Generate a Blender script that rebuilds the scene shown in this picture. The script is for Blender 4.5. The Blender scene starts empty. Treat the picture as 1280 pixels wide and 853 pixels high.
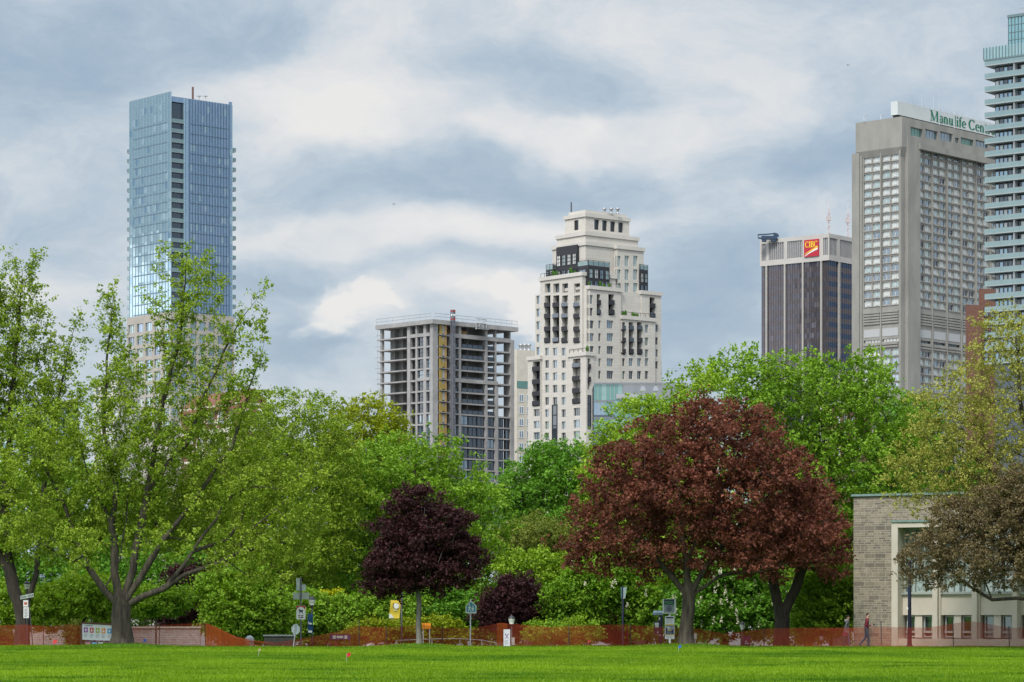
import bpy, math, random
import numpy as np
from mathutils import Vector
random.seed(7)
RNG = np.random.default_rng(11)
SC = bpy.context.scene
COL = SC.collection
rad = math.radians

# ------------------------------------------------------------------ camera model (level, lens shifted up)
W, H = 1280.0, 853.0
LENS = 100.0
F = W * LENS / 36.0            # focal length in pixels
HZ = 771.0                     # horizon row
EYE = 1.6
def P(px, py, Y):
    """world point seen at (px, py) of the 1280x853 photograph at depth Y"""
    return Vector(((px - 640.0) * Y / F, Y, EYE + (HZ - py) * Y / F))
def X_at(px, Y): return (px - 640.0) * Y / F
def Z_at(py, Y): return EYE + (HZ - py) * Y / F

cam = bpy.data.cameras.new('camera'); cam_o = bpy.data.objects.new('camera', cam); COL.objects.link(cam_o)
cam_o.location = (0, 0, EYE); cam_o.rotation_euler = (rad(90), 0, 0)
cam.lens = LENS; cam.sensor_width = 36.0; cam.shift_y = (HZ - H / 2) / W
cam.clip_start = 0.5; cam.clip_end = 20000
SC.camera = cam_o

# ------------------------------------------------------------------ ground height
MOUNDS = []
def ground_z(x, y):
    t = np.clip((np.asarray(y, float) - 152.0) / 9.0, 0, 1); t = t * t * (3 - 2 * t)
    z = -1.3 * t
    z = z + 0.03 * np.sin(np.asarray(x) * 0.21 + 0.6) * np.sin(np.asarray(y) * 0.13) * (1 - t)
    for mx, my, a, r in MOUNDS:
        z = z + a * np.exp(-((x - mx) ** 2 + (y - my) ** 2) / (r * r))
    return z
def gz(x, y): return float(ground_z(np.float64(x), np.float64(y)))

# ------------------------------------------------------------------ materials
def lin(r, g, b):
    f = lambda c: (c / 255.0) / 12.92 if c <= 10 else (((c / 255.0) + 0.055) / 1.055) ** 2.4
    return (f(r), f(g), f(b), 1.0)
_M = {}
def new_mat(name):
    m = bpy.data.materials.new(name); m.use_nodes = True
    nt = m.node_tree; nt.nodes.clear()
    out = nt.nodes.new('ShaderNodeOutputMaterial')
    return m, nt, out
def link(nt, a, b): nt.links.new(a, b)
def pbr(name, c1, c2=None, rough=0.7, scale=3.0, bump=0.0, metal=0.0, spec=0.4, coords='Object', detail=6, stretch=(1, 1, 1), bscale=None):
    """Principled surface whose base colour wanders between two tones by noise"""
    if name in _M: return _M[name]
    m, nt, out = new_mat(name)
    b = nt.nodes.new('ShaderNodeBsdfPrincipled')
    b.inputs['Roughness'].default_value = rough; b.inputs['Metallic'].default_value = metal
    b.inputs['Specular IOR Level'].default_value = spec
    c1 = tuple(c1[:3]) + (1,); c2 = tuple((c2 or tuple(x * 0.86 for x in c1[:3]))[:3]) + (1,)
    tc = nt.nodes.new('ShaderNodeTexCoord'); mp = nt.nodes.new('ShaderNodeMapping'); mp.inputs['Scale'].default_value = stretch
    link(nt, tc.outputs[coords], mp.inputs['Vector'])
    n = nt.nodes.new('ShaderNodeTexNoise'); n.inputs['Scale'].default_value = scale; n.inputs['Detail'].default_value = detail
    n.inputs['Roughness'].default_value = 0.6
    link(nt, mp.outputs[0], n.inputs['Vector'])
    r = nt.nodes.new('ShaderNodeMapRange'); r.inputs['From Min'].default_value = 0.32; r.inputs['From Max'].default_value = 0.68
    link(nt, n.outputs['Fac'], r.inputs['Value'])
    mx = nt.nodes.new('ShaderNodeMix'); mx.data_type = 'RGBA'
    mx.inputs['A'].default_value = c1; mx.inputs['B'].default_value = c2
    link(nt, r.outputs[0], mx.inputs['Factor']); link(nt, mx.outputs['Result'], b.inputs['Base Color'])
    if bump:
        bm = nt.nodes.new('ShaderNodeBump'); bm.inputs['Strength'].default_value = bump; bm.inputs['Distance'].default_value = 0.05
        n2 = n
        if bscale:
            n2 = nt.nodes.new('ShaderNodeTexNoise'); n2.inputs['Scale'].default_value = bscale; n2.inputs['Detail'].default_value = 5
            link(nt, mp.outputs[0], n2.inputs['Vector'])
        link(nt, n2.outputs['Fac'], bm.inputs['Height']); link(nt, bm.outputs[0], b.inputs['Normal'])
    link(nt, b.outputs[0], out.inputs['Surface'])
    _M[name] = m
    return m
def mirror_glass(name, tint, rough=0.06, base=(0.03, 0.05, 0.07), refl=0.6):
    """coated facade glass: part mirror of the sky, part dark interior"""
    if name in _M: return _M[name]
    m, nt, out = new_mat(name)
    g = nt.nodes.new('ShaderNodeBsdfGlossy'); g.inputs['Color'].default_value = tuple(tint) + (1,); g.inputs['Roughness'].default_value = rough
    d = nt.nodes.new('ShaderNodeBsdfDiffuse')
    uv = nt.nodes.new('ShaderNodeUVMap'); n = nt.nodes.new('ShaderNodeTexNoise'); n.inputs['Scale'].default_value = 0.45; n.inputs['Detail'].default_value = 2
    link(nt, uv.outputs[0], n.inputs['Vector'])
    mx = nt.nodes.new('ShaderNodeMix'); mx.data_type = 'RGBA'
    mx.inputs['A'].default_value = tuple(x * 0.7 for x in base) + (1,); mx.inputs['B'].default_value = tuple(x * 1.5 for x in base) + (1,)
    link(nt, n.outputs['Fac'], mx.inputs['Factor']); link(nt, mx.outputs['Result'], d.inputs['Color'])
    s = nt.nodes.new('ShaderNodeMixShader'); s.inputs[0].default_value = refl
    link(nt, d.outputs[0], s.inputs[1]); link(nt, g.outputs[0], s.inputs[2]); link(nt, s.outputs[0], out.inputs['Surface'])
    _M[name] = m
    return m
def brick_mat(name, c1, c2, mortar, bw, rh, msize=0.02, rough=0.85, bump=0.4, noise=0.35):
    """coursed masonry in facade metres (UV)"""
    if name in _M: return _M[name]
    m, nt, out = new_mat(name)
    b = nt.nodes.new('ShaderNodeBsdfPrincipled'); b.inputs['Roughness'].default_value = rough; b.inputs['Specular IOR Level'].default_value = 0.2
    uv = nt.nodes.new('ShaderNodeUVMap')
    def brick(w, h, off):
        t = nt.nodes.new('ShaderNodeTexBrick')
        t.inputs['Color1'].default_value = tuple(c1) + (1,); t.inputs['Color2'].default_value = tuple(c2) + (1,); t.inputs['Mortar'].default_value = tuple(mortar) + (1,)
        t.inputs['Scale'].default_value = 1.0; t.inputs['Mortar Size'].default_value = msize; t.inputs['Brick Width'].default_value = w; t.inputs['Row Height'].default_value = h
        t.inputs['Mortar Smooth'].default_value = 0.3; t.offset = off; t.squash = 0.6; t.squash_frequency = 3
        link(nt, uv.outputs[0], t.inputs['Vector'])
        return t
    ta = brick(bw, rh, 0.37); tb = brick(bw * 1.55, rh * 2, 0.61)
    sx = nt.nodes.new('ShaderNodeSeparateXYZ'); link(nt, uv.outputs[0], sx.inputs[0])          # whole double-height courses of larger blocks
    dv = nt.nodes.new('ShaderNodeMath'); dv.operation = 'DIVIDE'; dv.inputs[1].default_value = rh * 2; link(nt, sx.outputs['Y'], dv.inputs[0])
    fl = nt.nodes.new('ShaderNodeMath'); fl.operation = 'FLOOR'; link(nt, dv.outputs[0], fl.inputs[0])
    wn = nt.nodes.new('ShaderNodeTexWhiteNoise'); wn.noise_dimensions = '1D'; link(nt, fl.outputs[0], wn.inputs['W'])
    gt = nt.nodes.new('ShaderNodeMath'); gt.operation = 'GREATER_THAN'; gt.inputs[1].default_value = 0.66
    link(nt, wn.outputs['Value'], gt.inputs[0])
    mx = nt.nodes.new('ShaderNodeMix'); mx.data_type = 'RGBA'
    link(nt, gt.outputs[0], mx.inputs['Factor']); link(nt, ta.outputs['Color'], mx.inputs['A']); link(nt, tb.outputs['Color'], mx.inputs['B'])
    n = nt.nodes.new('ShaderNodeTexNoise'); n.inputs['Scale'].default_value = 3.5; n.inputs['Detail'].default_value = 6
    link(nt, uv.outputs[0], n.inputs['Vector'])
    r = nt.nodes.new('ShaderNodeMapRange'); r.inputs['To Min'].default_value = 1 - noise; r.inputs['To Max'].default_value = 1 + noise
    link(nt, n.outputs['Fac'], r.inputs['Value'])
    mul = nt.nodes.new('ShaderNodeMix'); mul.data_type = 'RGBA'; mul.blend_type = 'MULTIPLY'; mul.inputs['Factor'].default_value = 1
    cb = nt.nodes.new('ShaderNodeCombineColor')
    for i in range(3): link(nt, r.outputs[0], cb.inputs[i])
    link(nt, mx.outputs['Result'], mul.inputs['A']); link(nt, cb.outputs[0], mul.inputs['B'])
    link(nt, mul.outputs['Result'], b.inputs['Base Color'])
    bp = nt.nodes.new('ShaderNodeBump'); bp.inputs['Strength'].default_value = bump; bp.inputs['Distance'].default_value = 0.02; bp.invert = True
    link(nt, ta.outputs['Fac'], bp.inputs['Height']); link(nt, bp.outputs[0], b.inputs['Normal'])
    link(nt, b.outputs[0], out.inputs['Surface'])
    _M[name] = m
    return m
def leaf_mat(name, ca, cb, trans=0.28, rough=0.55):
    """thin leaf; each leaf carries its own tone between ca and cb"""
    if name in _M: return _M[name]
    m, nt, out = new_mat(name)
    at = nt.nodes.new('ShaderNodeAttribute'); at.attribute_name = 'tone'
    mx = nt.nodes.new('ShaderNodeMix'); mx.data_type = 'RGBA'
    mx.inputs['A'].default_value = tuple(ca) + (1,); mx.inputs['B'].default_value = tuple(cb) + (1,)
    link(nt, at.outputs['Fac'], mx.inputs['Factor'])
    b = nt.nodes.new('ShaderNodeBsdfPrincipled'); b.inputs['Roughness'].default_value = rough; b.inputs['Specular IOR Level'].default_value = 0.12
    t = nt.nodes.new('ShaderNodeBsdfTranslucent')
    hs = nt.nodes.new('ShaderNodeHueSaturation'); hs.inputs['Saturation'].default_value = 1.1; hs.inputs['Value'].default_value = 1.25
    link(nt, mx.outputs['Result'], b.inputs['Base Color']); link(nt, mx.outputs['Result'], hs.inputs['Color']); link(nt, hs.outputs[0], t.inputs['Color'])
    s = nt.nodes.new('ShaderNodeMixShader'); s.inputs[0].default_value = trans
    link(nt, b.outputs[0], s.inputs[1]); link(nt, t.outputs[0], s.inputs[2]); link(nt, s.outputs[0], out.inputs['Surface'])
    _M[name] = m
    return m

M_CONC = pbr('concrete', (0.29, 0.277, 0.25), (0.215, 0.205, 0.187), 0.85, 0.22, 0.15, bscale=2.0, stretch=(1, 1, 0.35))
M_CONC_RAW = pbr('raw_concrete', (0.36, 0.345, 0.335), (0.25, 0.24, 0.235), 0.9, 0.25)
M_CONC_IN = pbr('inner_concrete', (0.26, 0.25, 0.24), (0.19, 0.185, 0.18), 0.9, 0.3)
M_WHITE_STONE = pbr('pale_limestone', (0.52, 0.485, 0.44), (0.46, 0.43, 0.39), 0.8, 0.25, stretch=(1, 1, 0.5))
M_CREAM = pbr('cream_precast', (0.58, 0.53, 0.45), (0.50, 0.455, 0.385), 0.8, 0.5)
M_PODIUM = pbr('tan_precast', (0.40, 0.365, 0.32), (0.33, 0.30, 0.265), 0.85, 0.3)
M_DARKMETAL = pbr('dark_metal', (0.022, 0.022, 0.028), (0.014, 0.014, 0.018), 0.5, 2.0, spec=0.5)
M_BLACK = pbr('black_paint', (0.012, 0.013, 0.016), (0.02, 0.02, 0.024), 0.4, 5.0, spec=0.5)
M_NAVY = pbr('navy_paint', (0.009, 0.012, 0.026), (0.012, 0.016, 0.034), 0.6, 3.0, spec=0.15)
M_STEEL = pbr('galvanised_steel', (0.42, 0.43, 0.44), (0.33, 0.34, 0.35), 0.45, 6.0, metal=0.5)
M_WHITE = pbr('white_paint', (0.74, 0.74, 0.73), (0.68, 0.68, 0.67), 0.5, 4.0)
M_GREYPAINT = pbr('grey_paint', (0.34, 0.35, 0.36), (0.28, 0.29, 0.30), 0.6, 4.0)
M_COPPER = pbr('weathered_copper', (0.20, 0.30, 0.27), (0.14, 0.21, 0.19), 0.7, 1.2, stretch=(3, 3, 1))
M_GLASS_DARK = mirror_glass('dark_window_glass', (0.55, 0.62, 0.70), 0.04, (0.012, 0.014, 0.018), 0.22)
M_GLASS_MID = mirror_glass('bluish_window_glass', (0.70, 0.82, 0.92), 0.04, (0.05, 0.075, 0.095), 0.38)
M_GLASS_PALE = mirror_glass('pale_window_glass', (0.72, 0.84, 0.84), 0.05, (0.24, 0.29, 0.285), 0.38)
M_CURTAIN = mirror_glass('curtained_window_glass', (0.85, 0.9, 0.9), 0.05, (0.44, 0.44, 0.41), 0.25)
M_GLASS_TEAL = mirror_glass('teal_window_glass', (0.40, 0.58, 0.53), 0.05, (0.07, 0.16, 0.14), 0.34)
M_GLASS_BLUE = mirror_glass('blue_facade_glass', (0.50, 0.62, 0.78), 0.03, (0.045, 0.08, 0.125), 0.74)
M_GLASS_GREENBLUE = mirror_glass('greenblue_facade_glass', (0.57, 0.70, 0.76), 0.03, (0.04, 0.09, 0.105), 0.80)
M_RAIL_GLASS = mirror_glass('railing_glass', (0.52, 0.66, 0.66), 0.08, (0.12, 0.17, 0.165), 0.38)
M_BRICK_RED = brick_mat('red_brick', (0.185, 0.085, 0.062), (0.14, 0.064, 0.048), (0.20, 0.14, 0.11), 0.5, 0.17, 0.012)

# ------------------------------------------------------------------ things, parts, mesh building
ROOTLOC = {}
def tag(o, label=None, cat=None, group=None, kind=None):
    if label: o['label'] = label
    if cat: o['category'] = cat
    if group: o['group'] = group
    if kind: o['kind'] = kind
    return o
def thing(name, label, cat, loc, group=None, rotz=0.0):
    o = bpy.data.objects.new(name, None); COL.objects.link(o)
    o.location = loc; o.rotation_euler = (0, 0, rotz); o.empty_display_size = 0.5
    ROOTLOC[o] = Vector(loc)
    return tag(o, label, cat, group)
def rootloc(o):
    while o is not None:
        if o in ROOTLOC: return ROOTLOC[o]
        o = o.parent
    return Vector((0, 0, 0))
def add_obj(name, me, parent=None, label=None):
    o = bpy.data.objects.new(name, me); COL.objects.link(o)
    if parent is not None: o.parent = parent
    if label: o['label'] = label
    return o
class MB:
    """collects polygons in world space, then becomes ONE mesh object"""
    def __init__(s): s.v = []; s.f = []; s.m = []; s.uv = []; s.smooth = []
    def poly(s, pts, uv=None, m=0, smooth=False):
        i = len(s.v); s.v.extend(tuple(p) for p in pts); s.f.append(tuple(range(i, i + len(pts)))); s.m.append(m); s.smooth.append(smooth)
        s.uv.append(uv or [(0, 0)] * len(pts))
    def mesh(s, verts, faces, m=0, smooth=True):
        i = len(s.v); s.v.extend(tuple(p) for p in verts)
        for f in faces:
            s.f.append(tuple(i + k for k in f)); s.m.append(m); s.smooth.append(smooth); s.uv.append([(0, 0)] * len(f))
    def hexa(s, c, m=0, uvs=None):
        """8 corners: bottom 0-3 (ccw), top 4-7"""
        q = [(0, 1, 5, 4), (1, 2, 6, 5), (2, 3, 7, 6), (3, 0, 4, 7), (4, 5, 6, 7), (3, 2, 1, 0)]
        for f in q:
            pts = [Vector(c[k]) for k in f]
            a = (pts[1] - pts[0]).length; b = (pts[3] - pts[0]).length
            s.poly(pts, [(0, 0), (a, 0), (a, b), (0, b)], m)
    def box(s, x0, x1, y0, y1, z0, z1, m=0):
        s.hexa([(x0, y0, z0), (x1, y0, z0), (x1, y1, z0), (x0, y1, z0), (x0, y0, z1), (x1, y0, z1), (x1, y1, z1), (x0, y1, z1)], m)
    def tube(s, pts, radii, n=8, m=0, cap=True):
        pts = [Vector(p) for p in pts]; rings = []
        ref = None
        for i, p in enumerate(pts):
            t = (pts[min(i + 1, len(pts) - 1)] - pts[max(i - 1, 0)]).normalized()
            if ref is None:
                ref = Vector((1, 0, 0)) if abs(t.x) < 0.8 else Vector((0, 1, 0))
            a = (ref - t * ref.dot(t)).normalized(); b = t.cross(a); ref = a
            r = radii[i] if hasattr(radii, '__len__') else radii
            rings.append([p + (a * math.cos(2 * math.pi * k / n) + b * math.sin(2 * math.pi * k / n)) * r for k in range(n)])
        i0 = len(s.v)
        for rg in rings: s.v.extend(tuple(q) for q in rg)
        for i in range(len(rings) - 1):
            for k in range(n):
                k2 = (k + 1) % n
                s.f.append((i0 + i * n + k, i0 + i * n + k2, i0 + (i + 1) * n + k2, i0 + (i + 1) * n + k)); s.m.append(m); s.smooth.append(True); s.uv.append([(0, 0)] * 4)
        if cap:
            for i in (0, len(rings) - 1):
                s.f.append(tuple(i0 + i * n + k for k in range(n))); s.m.append(m); s.smooth.append(False); s.uv.append([(0, 0)] * n)
    def lathe(s, c, prof, n=12, m=0):
        """profile [(r, z)] turned about the vertical through c"""
        c = Vector(c); i0 = len(s.v)
        for r, z in prof:
            s.v.extend((c.x + r * math.cos(2 * math.pi * k / n), c.y + r * math.sin(2 * math.pi * k / n), c.z + z) for k in range(n))
        for i in range(len(prof) - 1):
            for k in range(n):
                k2 = (k + 1) % n
                s.f.append((i0 + i * n + k, i0 + i * n + k2, i0 + (i + 1) * n + k2, i0 + (i + 1) * n + k)); s.m.append(m); s.smooth.append(True); s.uv.append([(0, 0)] * 4)
        for i in (0, len(prof) - 1):
            s.f.append(tuple(i0 + i * n + k for k in range(n))); s.m.append(m); s.smooth.append(False); s.uv.append([(0, 0)] * n)
    def build(s, name, mats, parent=None, label=None, loc=None):
        if not isinstance(mats, (list, tuple)): mats = [mats]
        base = rootloc(parent) if parent is not None else Vector(loc or (0, 0, 0))
        me = bpy.data.meshes.new(name)
        me.from_pydata([(x - base.x, y - base.y, z - base.z) for x, y, z in s.v], [], s.f)
        for m in mats: me.materials.append(m)
        me.polygons.foreach_set('material_index', s.m); me.polygons.foreach_set('use_smooth', s.smooth)
        ul = me.uv_layers.new(name='UVMap')
        ul.data.foreach_set('uv', [c for f in s.uv for p in f for c in p])
        me.update()
        o = add_obj(name, me, parent, label)
        if parent is None and loc is not None:
            o.location = loc; ROOTLOC[o] = Vector(loc)
        return o

# ------------------------------------------------------------------ facades
class Face:
    """a vertical facade plane: origin O, unit run d, outward normal n (2D)"""
    def __init__(s, O, d, n): s.O = Vector(O); s.d = Vector(d).normalized(); s.n = Vector(n).normalized()
    def s_of(s, px, out=0.0):
        t = (px - 640.0) / F; o = s.O + s.n * out
        return (t * o.y - o.x) / (s.d.x - t * s.d.y)
    def z_of(s, px, py):
        y = s.O.y + s.s_of(px) * s.d.y
        return EYE + (HZ - py) * y / F
    def pt(s, a, z, out=0.0):
        p = s.O + s.d * a + s.n * out
        return Vector((p.x, p.y, z))
    def rect(s, x0, x1, y0, y1):
        """pixel rectangle -> (s0, s1, z0, z1) on the facade"""
        a, b = sorted((s.s_of(x0), s.s_of(x1))); xm = (x0 + x1) / 2
        return a, b, s.z_of(xm, y1), s.z_of(xm, y0)
    def box(s, mb, a, b, z0, z1, o0, o1, m=0):
        mb.hexa([s.pt(a, z0, o1), s.pt(b, z0, o1), s.pt(b, z0, o0), s.pt(a, z0, o0), s.pt(a, z1, o1), s.pt(b, z1, o1), s.pt(b, z1, o0), s.pt(a, z1, o0)], m)
    def quad(s, mb, a, b, z0, z1, out=0.0, m=0, jit=0.0):
        j = [random.uniform(-jit, jit) for _ in range(4)] if jit else (0, 0, 0, 0)
        mb.poly([s.pt(a, z0, out + j[0]), s.pt(b, z0, out + j[1]), s.pt(b, z1, out + j[2]), s.pt(a, z1, out + j[0] + j[2] - j[1] if jit else out)], [(a, z0), (b, z0), (b, z1), (a, z1)], m)
    def wall(s, mb, a, b, z0, z1, ops, m=0, mr=None):
        """wall sheet with real recessed openings (a, b, z0, z1, depth)"""
        mr = m if mr is None else mr
        ops = [o for o in ops if o[1] > a and o[0] < b and o[3] > z0 and o[2] < z1]
        ops = [(max(o[0], a + .02), min(o[1], b - .02), max(o[2], z0 + .02), min(o[3], z1 - .02), o[4]) for o in ops]
        zs = sorted({z0, z1} | {o[2] for o in ops} | {o[3] for o in ops})
        for u, v in zip(zs, zs[1:]):
            if v - u < 1e-4: continue
            mid = (u + v) / 2; cur = a
            for o in sorted((o for o in ops if o[2] < mid < o[3]), key=lambda o: o[0]):
                if o[0] > cur: s.quad(mb, cur, o[0], u, v, 0, m)
                cur = max(cur, o[1])
            if b > cur: s.quad(mb, cur, b, u, v, 0, m)
        for (p, q, u, v, dp) in ops:
            for (A, B, C, D) in (((p, u, 0), (p, u, -dp), (p, v, -dp), (p, v, 0)), ((q, u, 0), (q, u, -dp), (q, v, -dp), (q, v, 0)),
                                 ((p, u, 0), (q, u, 0), (q, u, -dp), (p, u, -dp)), ((p, v, 0), (q, v, 0), (q, v, -dp), (p, v, -dp))):
                mb.poly([s.pt(*A), s.pt(*B), s.pt(*C), s.pt(*D)], [(0, 0), (1, 0), (1, 1), (0, 1)], mr)

def dirs(th):
    c, s_ = math.cos(rad(th)), math.sin(rad(th))
    return Vector((-c, s_)), Vector((s_, c))
class Block:
    """a rectangular tower block seen by its corner: left face L, right face R"""
    def __init__(s, C, th, wl, wr, z0, z1):
        s.C = Vector(C); s.l, s.r = dirs(th); s.wl, s.wr, s.z0, s.z1 = wl, wr, z0, z1
        s.L = Face(s.C, s.l, -s.r); s.R = Face(s.C, s.r, -s.l)
        s.opl = []; s.opr = []
    def emit(s, mb, m=0, mr=None, roof=True):
        s.L.wall(mb, 0, s.wl, s.z0, s.z1, s.opl, m, mr); s.R.wall(mb, 0, s.wr, s.z0, s.z1, s.opr, m, mr)
        a, b, c, d = s.C, s.C + s.l * s.wl, s.C + s.l * s.wl + s.r * s.wr, s.C + s.r * s.wr
        for p, q in ((b, c), (c, d)):
            w = (q - p).length
            mb.poly([(p.x, p.y, s.z0), (q.x, q.y, s.z0), (q.x, q.y, s.z1), (p.x, p.y, s.z1)], [(0, s.z0), (w, s.z0), (w, s.z1), (0, s.z1)], m)
        if roof: mb.poly([(p.x, p.y, s.z1) for p in (a, b, c, d)], None, m)
class Windows:
    """window parts of one building: the largest about 95 each their own object, the rest one part"""
    def __init__(s, parent, name='window', cap=95): s.p = parent; s.l = []; s.name = name; s.cap = cap
    def add(s, F_, r, depth, pane, frame=None, nx=1, nz=1, bar=0.10, edge=0.10, tilt=0.012): s.l.append((F_, r, depth, pane, frame, nx, nz, bar, edge, tilt))
    def _one(s, mb, mats, w):
        F_, (a, b, z0, z1), dp, pane, frame, nx, nz, bar, edge, tilt = w
        def mi(m):
            if m not in mats: mats.append(m)
            return mats.index(m)
        F_.quad(mb, a, b, z0, z1, -dp + 0.02, mi(pane), tilt)
        if frame is not None:
            k = mi(frame); o0, o1 = -dp + 0.05, -dp + 0.12
            if edge:
                F_.box(mb, a, a + edge, z0, z1, o0, o1, k); F_.box(mb, b - edge, b, z0, z1, o0, o1, k)
                F_.box(mb, a + edge, b - edge, z0, z0 + edge, o0, o1 - .01, k); F_.box(mb, a + edge, b - edge, z1 - edge, z1, o0, o1 - .01, k)
            for i in range(1, nx):
                c = a + (b - a) * i / nx; F_.box(mb, c - bar / 2, c + bar / 2, z0 + edge, z1 - edge, o0, o1 - .02, k)
            for i in range(1, nz):
                c = z0 + (z1 - z0) * i / nz; F_.box(mb, a + edge, b - edge, c - bar / 2, c + bar / 2, o0, o1 - .03, k)
    def build(s):
        s.l.sort(key=lambda w: -(w[1][1] - w[1][0]) * (w[1][3] - w[1][2]))
        for w in s.l[:s.cap]:
            mb = MB(); mats = []; s._one(mb, mats, w); mb.build(s.name, mats, s.p)
        if len(s.l) > s.cap:
            mb = MB(); mats = []
            for w in s.l[s.cap:]: s._one(mb, mats, w)
            o = mb.build(s.name, mats, s.p); o['kind'] = 'stuff'

# ------------------------------------------------------------------ drawn serif lettering (strokes)
def stroke(out, pts, w):
    for i in range(len(pts) - 1):
        (x0, y0), (x1, y1) = pts[i], pts[i + 1]
        w0 = w[i] if hasattr(w, '__len__') else w; w1 = w[i + 1] if hasattr(w, '__len__') else w
        dx, dy = x1 - x0, y1 - y0; l = math.hypot(dx, dy) or 1; nx, ny = -dy / l, dx / l
        out.append([(x0 + nx * w0 / 2, y0 + ny * w0 / 2), (x1 + nx * w1 / 2, y1 + ny * w1 / 2), (x1 - nx * w1 / 2, y1 - ny * w1 / 2), (x0 - nx * w0 / 2, y0 - ny * w0 / 2)])
def arc(out, cx, cy, rx, ry, a0, a1, thin=.06, thick=.15, n=14):
    pts, ws = [], []
    for i in range(n + 1):
        a = rad(a0 + (a1 - a0) * i / n); pts.append((cx + rx * math.cos(a), cy + ry * math.sin(a))); ws.append(thin + (thick - thin) * abs(math.cos(a)))
    stroke(out, pts, ws)
def serif(out, x, y, w=.3, h=.05): stroke(out, [(x - w / 2, y), (x + w / 2, y)], h)
def glyph(ch, k=.15):
    o = []; t = .06
    if ch == 'M':
        stroke(o, [(.14, 0), (.14, 1)], t); stroke(o, [(.86, 0), (.86, 1)], k); stroke(o, [(.14, 1), (.48, .05)], k); stroke(o, [(.48, .05), (.84, 1)], t)
        for x in (.14, .86): serif(o, x, .025); serif(o, x, .975, .26)
        return o, 1.06
    if ch == 'a':
        stroke(o, [(.40, .06), (.40, .46)], k); arc(o, .26, .46, .15, .19, 0, 150, t, k * .8); arc(o, .25, .19, .17, .18, 90, 360, t, k); stroke(o, [(.40, .1), (.5, .02)], t); return o, .54
    if ch == 'n':
        stroke(o, [(.14, 0), (.14, .64)], k); arc(o, .29, .44, .15, .20, 0, 180, t, k); stroke(o, [(.45, 0), (.45, .46)], k); serif(o, .14, .025, .26); serif(o, .45, .025, .26); serif(o, .1, .62, .16); return o, .62
    if ch == 'u':
        stroke(o, [(.14, .2), (.14, .64)], k); arc(o, .28, .2, .14, .19, 180, 360, t, k); stroke(o, [(.44, .02), (.44, .64)], k); serif(o, .1, .62, .18); serif(o, .42, .62, .18); serif(o, .5, .025, .14); return o, .62
    if ch == 'l': stroke(o, [(.15, 0), (.15, 1)], k); serif(o, .15, .025, .28); serif(o, .1, .98, .16); return o, .32
    if ch == 'i': stroke(o, [(.15, 0), (.15, .64)], k); serif(o, .15, .025, .28); serif(o, .1, .62, .16); stroke(o, [(.15, .8), (.15, .95)], k); return o, .32
    if ch == 'f': stroke(o, [(.15, 0), (.15, .8)], k); arc(o, .29, .8, .14, .17, 40, 180, t, k * .8); stroke(o, [(.03, .62), (.34, .62)], t); serif(o, .15, .025, .28); return o, .36
    if ch == 'e': arc(o, .27, .33, .19, .31, 0, 318, t, k); stroke(o, [(.1, .35), (.46, .35)], t); return o, .54
    if ch == 'C': arc(o, .42, .5, .34, .47, 42, 318, t, k * 1.1, 22); stroke(o, [(.70, .72), (.70, .98)], t); stroke(o, [(.70, .02), (.70, .24)], t); return o, .82
    if ch == 't': stroke(o, [(.15, .1), (.15, .84)], k); stroke(o, [(.03, .62), (.32, .62)], t); arc(o, .26, .14, .11, .12, 180, 330, t, k * .8, 6); return o, .38
    if ch == 'r': stroke(o, [(.14, 0), (.14, .64)], k); serif(o, .14, .025, .28); arc(o, .29, .42, .13, .2, 40, 170, t, k * .7, 6); return o, .44
    if ch == 'I': stroke(o, [(.2, 0), (.2, 1)], k * 1.2); serif(o, .2, .03, .36, .06); serif(o, .2, .97, .36, .06); return o, .42
    if ch == 'B':
        stroke(o, [(.18, 0), (.18, 1)], k * 1.2); arc(o, .30, .75, .22, .23, -90, 90, t, k); arc(o, .32, .26, .26, .25, -90, 90, t, k)
        for y in (.02, .50, .97): stroke(o, [(.06, y), (.32, y)], t)
        return o, .68
    return o, .30
def letters(mb, text, place, size, width_scale=1.0, k=.15, m=0, gap=0.0, thick=0.0, make=None):
    """place(u, v, out) -> world point; strokes stand proud of the sign by thick"""
    u = 0.0; z = 0
    for ch in text:
        polys, w = glyph(ch, k)
        if make: mb = MB()
        for q in polys:
            z += 1; e = thick + 0.004 * (z % 3)
            mb.poly([place((u + x * width_scale) * size, y * size, e) for x, y in q], None, m)
        if make and mb.f: make(mb)
        u += w * width_scale + gap
    return u * size
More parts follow.
